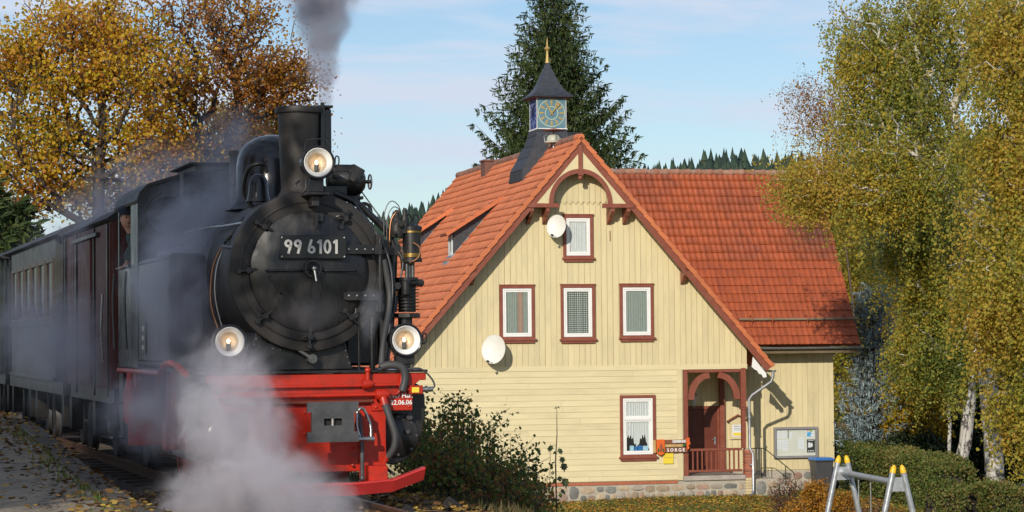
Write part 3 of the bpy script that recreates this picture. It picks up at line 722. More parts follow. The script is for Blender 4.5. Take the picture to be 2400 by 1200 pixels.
HR = empty('station_house', HO, HA, 'cream boarded house with steep orange tiled gable roof and clock turret', 'house')
T0 = 1.155; ZR = 7.36
def roofz(x): return ZR - T0 * abs(x)
def text_mesh(s, size, ext=0.004, off=0.0, align='CENTER'):
    cu = bpy.data.curves.new('t', 'FONT'); cu.body = s; cu.size = size; cu.extrude = ext; cu.offset = off; cu.align_x = align; cu.align_y = 'CENTER'; cu.resolution_u = 3
    o = bpy.data.objects.new('t', cu); C.objects.link(o)
    bpy.context.view_layer.update()
    me = bpy.data.meshes.new_from_object(o.evaluated_get(bpy.context.evaluated_depsgraph_get()))
    bpy.data.objects.remove(o); bpy.data.curves.remove(cu); return me
def put_text(name, s, size, mat, parent, loc, rz=0.0, ext=0.004, off=0.0, sx=1.0):
    me = text_mesh(s, size, ext, off); me.materials.clear(); me.materials.append(mat)
    o = bpy.data.objects.new(name, me); C.objects.link(o); o.parent = parent; o.location = loc; o.rotation_euler = (PI / 2, 0, rz); o.scale = (sx, 1, 1); return o

# solid walls
w = MB()
def roofpoly(x0, x1, z0, dz=0.12):
    return [(x0, z0), (x1, z0), (x1, roofz(x1) - dz), (0, roofz(0) - dz), (x0, roofz(x0) - dz)]
XZ = Matrix(((1, 0, 0), (0, 0, 1), (0, 1, 0)))          # (a, b, h) -> (x=a, y=h, z=b)
w.prism(roofpoly(-5.15, 5.2, 0.58), 0.03, 0.25, XZ)
w.prism(roofpoly(-5.15, 5.2, -2.7), 15.9, 16.1, XZ)
w.bb(-5.15, 3.2, 0.03, 0.22, -2.72, 0.578)
w.bb(-5.15, -4.95, 0.22, 15.9, -2.72, 1.25)
w.bb(5.0, 5.2, 2.2, 15.9, -2.72, 1.25)
w.bb(3.0, 3.2, 0.222, 2.02, -2.72, 0.578)
w.bb(3.202, 8.70, 2.03, 2.23, -2.62, 1.16)
w.bb(3.22, 5.18, 0.252, 2.028, 0.45, 0.58)
w.bb(8.5, 8.7, 2.232, 7.7, -2.62, 1.1)
w.add([(8.6, 2.05, 1.1), (8.6, 7.7, 1.1), (8.6, 4.85, 6.3), (8.68, 2.05, 1.1), (8.68, 7.7, 1.1), (8.68, 4.85, 6.3)], [(0, 1, 2), (3, 5, 4), (0, 3, 4, 1), (1, 4, 5, 2), (2, 5, 3, 0)])
w.build('wall', M['cream'], HR)

# windows: (x0, x1, z0, z1) of the brown surround
WINS = [(-2.36, -1.32, 1.47, 3.05, 'plain'), (-0.53, 0.51, 1.45, 3.06, 'lace'), (1.27, 2.30, 1.48, 3.07, 'grey'), (-0.43, 0.47, 3.83, 5.11, 'top'), (1.24, 2.33, -2.02, -0.19, 'ground')]
def cutz(x, z0, z1, xw=0.1):
    """pieces of a vertical board not covered by a window"""
    segs = [(z0, z1)]
    for a, b, c, d, k in WINS:
        if a < x < b:
            n_ = []
            for p, q in segs:
                if q <= c or p >= d: n_.append((p, q)); continue
                if p < c: n_.append((p, c + 0.02))
                if q > d: n_.append((d - 0.02, q))
            segs = n_
    return segs

bw = 0.172
def vboard(x, w_, z0, z1a, z1b, y0, y1, tip=None, name='board', mat='cream'):
    """one upright board with a slanting top and, at its foot, a saw-cut tip"""
    if tip: low = [(x, z0 + tip), (x + w_ * 0.42, z0 + tip * 0.15), (x + w_ * 0.55, z0), (x + w_ * 0.80, z0 + tip * 1.0), (x + w_, z0 + tip * 1.05)]
    else: low = [(x, z0), (x + w_, z0)]
    poly = low + [(x + w_, z1b), (x, z1a)]
    MB().prism(poly, y0, y1, XZ).build(name, M[mat], HR)
x = -5.12
while x < 5.16:
    w_ = bw - 0.008 * rng.uniform(0.6, 1.6); x1 = min(x + w_, 5.19); w_ = x1 - x
    dy = rng.uniform(-0.003, 0.003)
    for (a, b) in cutz(x + w_ / 2, 0.62, 99):
        ztop = b
        za, zb = min(b, roofz(x) - 0.06), min(b, roofz(x + w_) - 0.06)
        if abs(x) < 0.95 and b > 5.5: za = zb = 5.5
        if za - a < 0.05: continue
        vboard(x, w_, a, za, zb, 0.0 + dy, 0.028, 0.07 if a == 0.62 else None)
    if abs(x + 0.05) < 0.98: vboard(x, w_, 5.42, roofz(x) - 0.06, roofz(x + w_) - 0.06, -0.035, 0.028, 0.075)
    x += bw
# ledge board under the saw-toothed boards
MB().bb(-5.15, 5.2, -0.006, 0.028, 0.545, 0.69).build('ledge_board', M['cream_h'], HR)
# level boards of the ground floor, each lapping the one below
z = 0.54; k = 0
while z > -2.70:
    h = 0.172; segs = [(-5.12, 3.0)]
    a, b, c, d, _ = WINS[4]
    z0 = max(z - h, -2.70)
    if z0 < d and z > c:
        segs = [(-5.12, a + 0.02), (b - 0.02, 3.0)]
    sp_ = []
    for (p, q) in segs:
        if q - p > 3: m_ = rng.uniform(p + 1.5, q - 1); sp_ += [(p, m_ - 0.002), (m_ + 0.002, q)]
        else: sp_.append((p, q))
    for p, q in sp_:
        t_ = rng.uniform(-0.002, 0.002)
        MB().add([(p, 0.028, z0), (q, 0.028, z0), (q, 0.028, z), (p, 0.028, z), (p, -0.006 + t_, z0 + 0.003), (q, -0.006 + t_, z0 + 0.003), (q, 0.006, z - 0.002), (p, 0.006, z - 0.002)],
                 [(0, 3, 2, 1), (4, 5, 6, 7), (0, 1, 5, 4), (2, 3, 7, 6), (0, 4, 7, 3), (1, 2, 6, 5)]).build('board', M['cream_h'], HR)
    z -= h
MB().bb(3.002, 3.16, -0.02, 0.028, -2.72, 0.54).build('corner_board', M['cream_h'], HR)
# boards in the porch and on the wing
x = 3.25
while x < 8.66:
    w_ = 0.158 if x < 5.2 else 0.168; w_ = min(w_, 8.70 - x)
    if x > 3.86 and x + w_ < 5.02: vboard(x, w_, -0.60, 0.44, 0.44, 2.0, 2.028)
    else: vboard(x, w_, -2.60, 0.44 if x < 5.1 else 0.98, 0.44 if x < 5.1 else 0.98, 2.0 + rng.uniform(-.003, .003), 2.028)
    x += w_ + 0.007
# saw-toothed frieze below the wing eaves
fz = MB(); x = 5.25
poly = [(5.25, 1.13)]
pts = []
while x < 8.66: pts += [(x, 1.0), (x + 0.05, 0.965), (x + 0.10, 1.0)]; x += 0.11
fz.prism([(5.25, 1.13)] + pts + [(8.70, 1.0), (8.70, 1.13)], 1.975, 1.998, XZ); fz.build('frieze', M['cream'], HR)

# ---- windows
def lace(name, x0, x1, z0, z1, y, mat, parent, kind):
    m_ = MB(); n_ = 72
    if kind == 'cut':      # curtain with scalloped lower edge
        low = lambda t: z1 - (z1 - z0) * (0.50 + 0.42 * math.exp(-((t - 0.45) / 0.14) ** 2) * 0.9 + 0.38 * smooth((t - 0.82) / 0.12) + 0.06 * math.sin(t * 60))
    else: low = lambda t: z0
    vs = []; fs = []
    for i in range(n_ + 1):
        t = i / n_; xx = x0 + (x1 - x0) * t; yy = y + 0.0085 * math.sin(t * 62 + 1.6 * math.sin(t * 9 + x0))
        vs += [(xx, yy, low(t)), (xx, yy, z1)]
        if i: fs.append((2 * i - 2, 2 * i, 2 * i + 1, 2 * i - 1))
    m_.add(vs, fs); return m_.build(name, mat, parent, smooth=60)
def lacemat():
    m, n, l, b = newmat('dotted_lace'); tc = n.new('ShaderNodeTexCoord')
    v = n.new('ShaderNodeTexVoronoi'); v.inputs['Scale'].default_value = 16; v.inputs['Randomness'].default_value = 0.0; l(tc.outputs['Object'], v.inputs['Vector'])
    r = n.new('ShaderNodeValToRGB'); e = r.color_ramp.elements; e[0].position = 0.30; e[0].color = (0.55, 0.57, 0.55, 1); e[1].position = 0.42; e[1].color = (0.10, 0.12, 0.10, 1)
    l(v.outputs['Distance'], r.inputs[0]); l(r.outputs[0], b.inputs['Base Color']); b.inputs['Roughness'].default_value = 0.9; return m
M['lace'] = lacemat()
def window(x0, x1, z0, z1, kind):
    mo = MB(); fw = 0.085; y0 = -0.055
    mo.bb(x0, x0 + fw, y0, 0.028, z0, z1); mo.bb(x1 - fw, x1, y0, 0.028, z0, z1); mo.bb(x0 + fw, x1 - fw, y0, 0.028, z1 - fw, z1); mo.bb(x0 + fw, x1 - fw, y0, 0.028, z0, z0 + fw)
    wd = mo.build('window', M['brown'], HR, bevel=0.006)
    s_ = MB().bb(x0 - 0.04, x1 + 0.05, -0.10, 0.0, z0 - 0.03, z0 + 0.03); s_.bb(x0 + 0.01, x1 - 0.01, -0.066, 0.0, z0 - 0.1, z0 - 0.032); s_.build('sill', M['brown'], wd, bevel=0.006)
    if kind != 'ground': MB().bb(x0 - 0.02, x1 + 0.02, -0.07, 0.0, z1 + 0.002, z1 + 0.03).build('cap', M['brown'], wd)
    a, b, c, d = x0 + fw + 0.004, x1 - fw - 0.004, z0 + fw + 0.004, z1 - fw - 0.004; t = 0.055
    fr = MB(); fr.bb(a, a + t, -0.035, 0.026, c, d); fr.bb(b - t, b, -0.035, 0.026, c, d); fr.bb(a + t, b - t, -0.035, 0.026, d - t, d); fr.bb(a + t, b - t, -0.035, 0.026, c, c + t)
    fr.build('frame', M['white'], wd, bevel=0.005)
    a2, b2, c2, d2 = a + t + 0.003, b - t - 0.003, c + t + 0.003, d - t - 0.003; t2 = 0.05
    if kind == 'top': a2 += 0.0
    def sash(a, b, c, d):
        sh = MB(); sh.bb(a, a + t2, -0.022, 0.018, c, d); sh.bb(b - t2, b, -0.022, 0.018, c, d); sh.bb(a + t2, b - t2, -0.022, 0.018, d - t2, d); sh.bb(a + t2, b - t2, -0.022, 0.018, c, c + t2)
        sh.build('sash', M['white'], wd, bevel=0.004)
        MB().quad((a + t2, -0.006, c + t2), (b - t2, -0.006, c + t2), (b - t2, -0.006, d - t2), (a + t2, -0.006, d - t2)).build('pane', M['glass'], wd)
        return a + t2, b - t2, c + t2, d - t2
    if kind == 'ground':
        zm = c2 + (d2 - c2) * 0.64
        p = sash(a2, b2, zm + 0.035, d2); q = sash(a2, b2, c2, zm - 0.035)
        MB().bb(a2, b2, -0.045, 0.02, zm - 0.034, zm + 0.034).build('transom', M['white'], wd, bevel=0.005)
        lace('curtain', p[0], p[1], p[2], p[3], 0.008, M['curtain'], wd, 'full'); lace('curtain', q[0], q[1], q[2], q[3], 0.008, M['curtain'], wd, 'cut')
        MB().bb(a2, b2, 0.022, 0.029, c2, d2).build('dark_room', M['dark'], wd)  # near-black sheet painted in for the unlit room behind the curtains
        xx = q[0] + 0.10
        for i, (ww, hh, cc) in enumerate(((0.12, 0.15, 'sl1'), (0.09, 0.13, 'sl2'), (0.13, 0.15, 'sl2'), (0.16, 0.14, 'sl1'))):
            MB().bb(xx, xx + ww, 0.0, 0.016, q[2] + 0.005, q[2] + hh).build('box_on_sill', M[cc], wd); xx += ww + 0.02
    else:
        q = sash(a2, b2, c2, d2)
        MB().bb(a2, b2, 0.022, 0.029, c2, d2).build('dark_room', M['dark'], wd)  # same near-black sheet in place of an unlit room
        mm = {'plain': M['curtain_dark'], 'lace': M['lace'], 'grey': M['curtain_dark'], 'top': M['curtain']}[kind]
        lace('curtain', q[0] + 0.02, q[1] - 0.01, q[2], q[3], 0.010, mm, wd, 'full')
        if kind == 'plain': lace('curtain', q[0] + 0.34, q[0] + 0.50, q[2], q[3], 0.003, M['curtain_pink'], wd, 'full')
M['sl1'] = pm('pale_blue_box', (0.40, 0.62, 0.75), 0.5); M['sl2'] = pm('blue_box', (0.03, 0.16, 0.45), 0.5); M['curtain_pink'] = pm('salmon_curtain', (0.50, 0.30, 0.22), 0.9)
for a in WINS: window(*a)
MB().bb(0.985, 1.0, -0.03, 0.0, 4.35, 4.65).build('vent_slot', M['brown'], HR)

# ---- barge boards, arch, brackets of the gable
SL = math.atan(T0); cs_, sn_ = math.cos(SL), math.sin(SL)
YF = -0.52
def slope_strip(m_, sgn, u0, u1, v0, v1, y0, y1):
    """a bar along the roof edge: u along the slope from the apex, v square to it (negative is below)"""
    def pt(u, v): return (sgn * (u * cs_ + v * sn_), ZR - u * sn_ + v * cs_)
    poly = [pt(u0, v0), pt(u1, v0), pt(u1, v1), pt(u0, v1)]
    m_.prism(poly, y0, y1, XZ)
UE = 5.82 / cs_
for sg in (-1, 1):
    m_ = MB(); slope_strip(m_, sg, 0.14 if sg < 0 else 0.155, UE, -0.25, -0.045, YF, YF + 0.045); m_.build('barge_board', M['brown'], HR)
    m_ = MB(); slope_strip(m_, sg, 0.02, UE, -0.085, -0.045, YF + 0.047, 0.0); slope_strip(m_, sg, 0.04, UE - 0.02, -0.12, -0.087, YF + 0.05, 0.02); m_.build('soffit', M['white' if sg > 0 else 'brown'], HR)
ar = MB(); n_ = 28; vs = []; fs = []
cx, cz, ro, ri = -0.03, 5.42, 0.955, 0.83
def strip_arc(y0, y1, ro, ri, a0=0.0, a1=PI, ez=1.06):
    vs = []
    for i in range(n_ + 1):
        q = a0 + (a1 - a0) * i / n_
        for r in (ro, ri):
            for y in (y0, y1): vs.append((cx + r * math.cos(q), y, cz + r * ez * math.sin(q)))
    fs = []
    for i in range(n_):
        a = i * 4; b = a + 4
        fs += [(a, b, b + 1, a + 1), (a + 2, a + 3, b + 3, b + 2), (a, a + 2, b + 2, b), (a + 1, b + 1, b + 3, a + 3)]
    return vs, fs
ar.add(*strip_arc(YF - 0.03, YF + 0.05, ro, ri)); ar.build('gable_arch', M['brown'], HR)
# cream infill between arch and barge boards
inf = MB(); yA, yB = YF + 0.006, YF + 0.03
pts = []
for i in range(n_ + 1):
    q = PI * i / n_; xx = cx + (ro - 0.02) * math.cos(q); zz = cz + (ro - 0.02) * 1.06 * math.sin(q); pts.append((xx, zz))
for i in range(n_):
    (xa, za), (xb, zb) = pts[i], pts[i + 1]
    ta, tb = roofz(xa) - 0.24, roofz(xb) - 0.24
    if ta > za and tb > zb: inf.prism([(xa, za), (xa, ta), (xb, tb), (xb, zb)], yA, yB, XZ)
for sg in (-1, 1):
    xe = cx + sg * (ro - 0.02); xr = sg * (ZR - 0.24 - cz) / T0
    inf.prism([(xe, cz), (xr, cz), (xe, roofz(xe) - 0.24)], yA, yB, XZ)
inf.build('gable_infill', M['cream'], HR)
kp_ = MB().bb(-0.09, 0.03, YF - 0.045, YF + 0.06, 6.28, 7.12); kp_.bb(-0.11, 0.05, YF - 0.06, YF + 0.07, 6.24, 6.30); kp_.ball((-0.03, YF, 6.17), 0.075, 12, 8); kp_.build('king_post', M['brown'], HR, smooth=35)
for sg in (-1, 1):
    hb = MB(); x0, x1 = sg * 0.66 - 0.03, sg * 1.62 - 0.03
    hb.bb(x0, x1, YF - 0.035, YF + 0.05, 5.30, 5.42); hb.bb(x0 - 0.0, x0 + sg * 0.07, YF - 0.06, YF + 0.06, 5.29, 5.36); hb.build('tie_beam', M['brown'], HR, bevel=0.006)
    for xc, zt in ((sg * 0.98 - 0.03, 5.29), (sg * 1.46 - 0.03, 5.29), (sg * 3.20, 3.52)):
        cb = MB(); YZ = Matrix(((0, 0, 1), (1, 0, 0), (0, 1, 0)))   # (a, b, h) -> (x=h, y=a, z=b)
        prof = [(0.0, zt), (YF, zt), (YF, zt - 0.10), (YF + 0.06, zt - 0.13), (YF + 0.10, zt - 0.19), (YF + 0.24, zt - 0.25), (YF + 0.30, zt - 0.34), (YF + 0.40, zt - 0.40), (-0.03, zt - 0.46), (0.0, zt - 0.46)]
        cb.prism(prof, xc - 0.055, xc + 0.055, YZ); cb.bb(xc - 0.075, xc + 0.075, YF - 0.03, -0.002, zt + 0.001, zt + 0.06); cb.build('bracket', M['brown'], HR, bevel=0.006)

# ---- roof tiles
def tile_rows(fn, u_rows, cols_of, w, name, mat, singles=0, profile=None, lift=0.035, lap=1.06, th=0.018, single_rows=0):
    """fn(c, u, h) -> point; c across, u down the slope, h off the slope. Courses run across; each tile its own bit of curve"""
    return None
def course_mesh(P, w, L_, lift, prof, th):
    """one tile about its own origin: x across, y up the slope, z off it"""
    n = len(prof); vs = []; fs = []
    for yy, hh in ((0.0, lift), (L_, 0.004)):
        for (a, b) in prof: vs.append((a * w, yy, hh + b))
    for (a, b) in prof: vs.append((a * w, 0.0, lift + b - th))
    for i in range(n - 1):
        fs.append((i, i + 1, n + i + 1, n + i)); fs.append((2 * n + i, 2 * n + i + 1, i + 1, i))
    return vs, fs
PAN = [(0.0, 0.016), (0.14, 0.026), (0.27, 0.020), (0.38, 0.0), (0.70, -0.003), (0.92, 0.004), (0.985, 0.016)]
# wing roof
WE_Y, WE_Z, WR_Y, WR_Z = 1.33, 1.24, 4.86, 6.72
wl = math.hypot(WR_Y - WE_Y, WR_Z - WE_Z); wa = math.atan2(WR_Z - WE_Z, WR_Y - WE_Y)
rows = 21; tw = 0.182; rl = wl / rows; xend = 9.30; count = 0
# each tile's frame: x across, y up slope, z out of the slope
Rt = Matrix(((1, 0, 0), (0, math.cos(wa), -math.sin(wa)), (0, math.sin(wa), math.cos(wa))))
tvs, tfs = course_mesh(None, tw, rl * 1.08, 0.040, PAN, 0.022)
mt = MB(); mt.add(tvs, tfs)
first_tile = None; rest = []
for r in range(rows):
    s0_ = r * rl; zc = WE_Z + s0_ * math.sin(wa); yc = WE_Y + s0_ * math.cos(wa)
    xs0 = (ZR - zc - 0.55) / T0; ncol = int((xend - xs0) / tw) + 1
    for c_ in range(ncol):
        x0 = xend - (c_ + 1) * tw
        j = rng.uniform(-1, 1, 4)
        lc = Vector((x0 + j[0] * 0.003, yc, zc)) + Vector((0, -math.sin(wa), math.cos(wa))) * (0.004 * j[1])
        if count < 300:
            if first_tile is None:
                first_tile = mt.build('roof_tile', M['tile_old'], HR, loc=lc, rot=(wa + j[2] * 0.006, j[3] * 0.01, 0), smooth=40)
            else: share(first_tile, loc=lc, rot=(wa + j[2] * 0.006, j[3] * 0.01, 0))
            count += 1
        else: rest.append((lc, j[2] * 0.006, j[3] * 0.01))
vs0 = np.array([tuple(p) for p in tvs]); f0 = np.array([f for f in tfs]); VV = []; FF = []; AT = []
for i, (lc, ja, jb) in enumerate(rest):
    a = wa + ja; Rm = np.array([[1, 0, 0], [0, math.cos(a), -math.sin(a)], [0, math.sin(a), math.cos(a)]])
    VV.append(vs0 @ Rm.T + np.array(lc)); FF.append(f0 + i * len(vs0)); AT += [rng.random()] * len(f0)
def tile_stuff_mat(src, name, col, dark, big):
    m = pm(name, col, 0.65, var=0.14, scale=9, bump=0.3, bscale=60, dirt=dark, dirt_amt=0.55, dscale=big)
    n = m.node_tree.nodes; l = m.node_tree.links.new; b = n['Principled BSDF']; s = b.inputs['Base Color'].links[0].from_socket
    at = n.new('ShaderNodeAttribute'); at.attribute_name = 'rnd'; mr = n.new('ShaderNodeMapRange'); mr.inputs['To Min'].default_value = 0.84; mr.inputs['To Max'].default_value = 1.16
    l(at.outputs['Fac'], mr.inputs['Value']); v = n.new('ShaderNodeVectorMath'); v.operation = 'SCALE'; l(s, v.inputs[0]); l(mr.outputs[0], v.inputs['Scale']); cfin = v.outputs[0]
    if big < 0.6:       # soot and lichen patch near the right verge, with a ragged edge
        tc = n.new('ShaderNodeTexCoord'); mpn = n.new('ShaderNodeMapping'); mpn.inputs['Location'].default_value = (-8.75, -3.7, -4.7); l(tc.outputs['Object'], mpn.inputs[0])
        sc_ = n.new('ShaderNodeVectorMath'); sc_.operation = 'MULTIPLY'; sc_.inputs[1].default_value = (0.9, 0.8, 0.8); l(mpn.outputs[0], sc_.inputs[0])
        ln_ = n.new('ShaderNodeVectorMath'); ln_.operation = 'LENGTH'; l(sc_.outputs[0], ln_.inputs[0])
        nz = n.new('ShaderNodeTexNoise'); nz.inputs['Scale'].default_value = 5; nz.inputs['Detail'].default_value = 7; nz.inputs['Roughness'].default_value = 0.8; l(tc.outputs['Object'], nz.inputs['Vector'])
        sb_ = n.new('ShaderNodeMath'); sb_.operation = 'MULTIPLY_ADD'; l(nz.outputs['Fac'], sb_.inputs[0]); sb_.inputs[1].default_value = 2.2; l(ln_.outputs['Value'], sb_.inputs[2])
        mr2 = n.new('ShaderNodeMapRange'); mr2.inputs['From Min'].default_value = 2.3; mr2.inputs['From Max'].default_value = 1.3; mr2.inputs['To Max'].default_value = 0.75; l(sb_.outputs[0], mr2.inputs['Value'])
        mm2 = n.new('ShaderNodeMixRGB'); mm2.inputs[2].default_value = (0.07, 0.03, 0.02, 1); l(mr2.outputs[0], mm2.inputs[0]); l(cfin, mm2.inputs[1]); cfin = mm2.outputs[0]
    l(cfin, b.inputs['Base Color']); return m
M['tile_old_many'] = tile_stuff_mat(None, 'weathered_red_tiles', (0.35, 0.074, 0.022), (0.16, 0.045, 0.03), 0.55)
M['tile_many'] = tile_stuff_mat(None, 'orange_clay_tiles', (0.58, 0.18, 0.078), (0.46, 0.14, 0.065), 0.9)
o = npmesh('roof_tiles', np.concatenate(VV), np.concatenate(FF), M['tile_old_many'], HR, attr=np.array(AT)); tag(o, kind='stuff')
# underlay, verge, ridge and back slope of the wing
un = MB()
nrm = Vector((0, -math.sin(wa), math.cos(wa)))
def wpt(x, s, h=0.0): return Vector((x, WE_Y + s * math.cos(wa), WE_Z + s * math.sin(wa))) + nrm * h
un.add([wpt(1.2, 0.02, -0.03), wpt(9.26, 0.02, -0.03), wpt(9.26, wl, -0.03), wpt(0.0, wl, -0.03), wpt(1.2, 0.02, -0.12), wpt(9.26, 0.02, -0.12), wpt(9.26, wl, -0.12), wpt(0.0, wl, -0.12)],
       [(0, 1, 2, 3), (7, 6, 5, 4), (0, 4, 5, 1), (1, 5, 6, 2), (2, 6, 7, 3), (3, 7, 4, 0)])
un.add([(0.2, 4.86, 6.68), (9.28, 4.86, 6.68), (9.28, 8.3, 1.2), (2, 8.3, 1.2)], [(0, 1, 2, 3)])
un.build('roof_deck', M['tile_old_many'], HR)
vg = MB()
for r in range(rows):
    a, b = wpt(9.29, r * rl - 0.02, 0.055), wpt(9.29, (r + 1) * rl + 0.01, 0.03)
    vg.add([a, b, b - nrm * 0.12, a - nrm * 0.12, a + Vector((0.03, 0, 0)), b + Vector((0.03, 0, 0)), b - nrm * 0.12 + Vector((0.03, 0, 0)), a - nrm * 0.12 + Vector((0.03, 0, 0))],
           [(0, 1, 2, 3), (4, 7, 6, 5), (0, 4, 5, 1), (3, 2, 6, 7), (0, 3, 7, 4), (1, 5, 6, 2)])
vg.build('verge', M['tile_old'], HR)
rm = MB().lathe([(0.085, 0), (0.10, 0.30), (0.112, 0.34), (0.112, 0.40)], n=12)
r0 = None; Mr = Matrix.Rotation(PI / 2, 3, 'Y')
ridge = MB(); ridge.lathe([(0.085, 0), (0.10, 0.30), (0.115, 0.33), (0.115, 0.39)], (0, 0, 0), Mr, 12)
for k in range(25):
    xx = 9.32 - 0.36 * (k + 1)
    if xx < 0.25: break
    lc = (xx, WR_Y, WR_Z + 0.02 + rng.uniform(-0.006, 0.006))
    if r0 is None: r0 = ridge.build('ridge_tile', M['ridge'] if 'ridge' in M else pm('mossy_ridge_tile', (0.30, 0.14, 0.09), 0.9, var=0.3, scale=12, bump=0.5, dirt=(0.33, 0.30, 0.26), dirt_amt=0.8, dscale=5, objrand=0.2), HR, loc=lc, smooth=50)
    else: share(r0, loc=lc)
# snow guard pole, hooks, gutter of the wing
sg_ = MB(); p0, p1 = wpt(5.55, 0.86, 0.12), wpt(9.42, 0.86, 0.12)
sg_.tube([p0, (p0 + p1) / 2 + nrm * -0.01, p1], 0.038, 8); sg_.build('snow_guard_pole', pm('weathered_pole', (0.22, 0.17, 0.11), 0.85, var=0.3, scale=5), HR, smooth=40)
for xx in (5.95, 6.62, 7.75, 9.02):
    hk = MB(); hk.tube([wpt(xx, 1.02, 0.03), wpt(xx, 1.0, 0.15), wpt(xx, 0.9, 0.185), wpt(xx, 0.80, 0.165), wpt(xx, 0.76, 0.09), wpt(xx, 0.66, 0.05)], 0.018, 6); hk.build('snow_guard_hook', M['tile_old'], HR, smooth=40)
gt = MB()
def gutter(p, q, r=0.065):
    p = Vector(p); q = Vector(q); d = (q - p).normalized(); s = Vector((-d.y, d.x, 0)) if abs(d.z) < 0.5 else Vector((1, 0, 0)); vs = []; n = 9
    for e in (p, q):
        for i in range(n): a = PI + PI * i / (n - 1); vs.append(e + s * (r * math.cos(a)) + Vector((0, 0, r * math.sin(a))))
        for i in range(n): a = 2 * PI - PI * i / (n - 1); vs.append(e + s * ((r - 0.008) * math.cos(a)) + Vector((0, 0, (r - 0.008) * math.sin(a))))
    m = 2 * n; return vs, [(i, (i + 1) % m, m + (i + 1) % m, m + i) for i in range(m)] + [tuple(range(m))[::-1], tuple(range(m, 2 * m))]
gt.add(*gutter((5.2, 1.24, 1.17), (9.42, 1.24, 1.17))); gt.build('gutter', M['zinc'], HR, smooth=40)
MB().bb(4.9, 9.28, 1.34, 1.37, 0.98, 1.16).bb(4.9, 8.70, 1.372, 1.97, 1.10, 1.13).build('eaves_board', M['dark_wood'], HR)

# main roof: left slope courses (fine pantiles), right slope, verge tiles one by one
Ls = UE + 0.02; nrow = 27; rl2 = Ls / nrow; y0_, y1_ = YF + 0.24, 16.35
tw2 = 0.15
def spt(sg, u, y, v): return (sg * (u * cs_ + v * sn_), y, ZR - u * sn_ + v * cs_)
VV = []; FF = []; AT = []; b0 = 0
prof = [(0.0, 0.006), (0.2, 0.013), (0.4, 0.005), (0.55, -0.001), (0.9, 0.001)]
for sg in (-1, 1):
    for r in range(nrow):
        u_low = (r + 1) * rl2; u_hi = r * rl2 - 0.02
        wob = 0.006 * math.sin(r * 2.3)
        ncol = int((y1_ - y0_) / tw2); ys_ = []; hs_ = []
        jit = rng.uniform(-0.004, 0.004, ncol)
        for c_ in range(ncol):
            for (a, h) in prof: ys_.append(y0_ + (c_ + a) * tw2); hs_.append(h + jit[c_])
        n = len(ys_)
        wav = 0.012 * np.sin(np.array(ys_) * 0.9 + r)
        up = [spt(sg, u_hi, y, 0.004 + h) for y, h in zip(ys_, hs_)]
        lo = [spt(sg, u_low + ww, y, 0.050 + h) for y, h, ww in zip(ys_, hs_, wav)]
        bt = [spt(sg, u_low + ww, y, 0.012 + h) for y, h, ww in zip(ys_, hs_, wav)]
        VV.append(np.array(up + lo + bt)); i = np.arange(n - 1)[:, None]
        FF.append(b0 + np.concatenate([i, i + 1, n + i + 1, n + i], 1)); FF.append(b0 + np.concatenate([n + i, n + i + 1, 2 * n + i + 1, 2 * n + i], 1))
        cr_ = rng.random(ncol + 1); per = cr_[(np.arange(n - 1) // len(prof))]; AT += [per, per]
        b0 += 3 * n
# dormer holes are hidden by the dormers' own bodies
o = npmesh('roof_tiles', np.concatenate(VV), np.concatenate(FF), M['tile_many'], HR, attr=np.concatenate(AT)); tag(o, kind='stuff')
dk = MB()
for sg in (-1, 1):
    m_ = [spt(sg, 0.0, YF + 0.1, -0.045), spt(sg, UE - 0.01, YF + 0.1, -0.045), spt(sg, UE - 0.01, 16.3, -0.045), spt(sg, 0.0, 16.3, -0.045)]
    dk.add(m_ + [spt(sg, 0.0, YF + 0.1, 0.0), spt(sg, UE - 0.01, YF + 0.1, 0.0), spt(sg, UE - 0.01, 16.3, 0.0), spt(sg, 0.0, 16.3, 0.0)], [(0, 1, 2, 3), (7, 6, 5, 4), (0, 4, 5, 1), (1, 5, 6, 2), (2, 6, 7, 3), (3, 7, 4, 0)])
dk.build('roof_deck', M['tile'], HR)
for sg in (-1, 1):
    for r in range(nrow):
        m_ = MB(); ua, ub = r * rl2 - 0.02, (r + 1) * rl2
        ha, hb = 0.012, 0.05
        q = [spt(sg, ua, YF - 0.05, ha + 0.012), spt(sg, ub, YF - 0.05, hb + 0.012), spt(sg, ub, YF + 0.26, hb), spt(sg, ua, YF + 0.26, ha),
             spt(sg, ua, YF - 0.05, -0.10), spt(sg, ub, YF - 0.05, -0.07), spt(sg, ub, YF - 0.025, -0.07), spt(sg, ua, YF - 0.025, -0.10),
             spt(sg, ub, YF + 0.26, hb - 0.03), spt(sg, ub, YF - 0.025, hb - 0.03), spt(sg, ua, YF + 0.26, ha - 0.03), spt(sg, ua, YF - 0.025, ha - 0.03)]
        m_.add(q, [(0, 1, 2, 3), (0, 4, 5, 1), (4, 7, 6, 5), (1, 5, 6, 9), (1, 9, 8, 2), (11, 10, 8, 9), (7, 11, 9, 6), (0, 3, 10, 11), (0, 11, 7, 4)])
        m_.build('verge_tile', M['tile'], HR, bevel=0.008)
rt = MB(); rt.lathe([(0.10, 0), (0.115, 0.30), (0.13, 0.33), (0.13, 0.40)], (0, 0, 0), Matrix.Rotation(-PI / 2, 3, 'X'), 12)
q0 = None; rmat = pm('dark_ridge_tile', (0.22, 0.10, 0.065), 0.9, var=0.3, scale=12, bump=0.5, dirt=(0.30, 0.27, 0.24), dirt_amt=0.6, dscale=5, objrand=0.2)
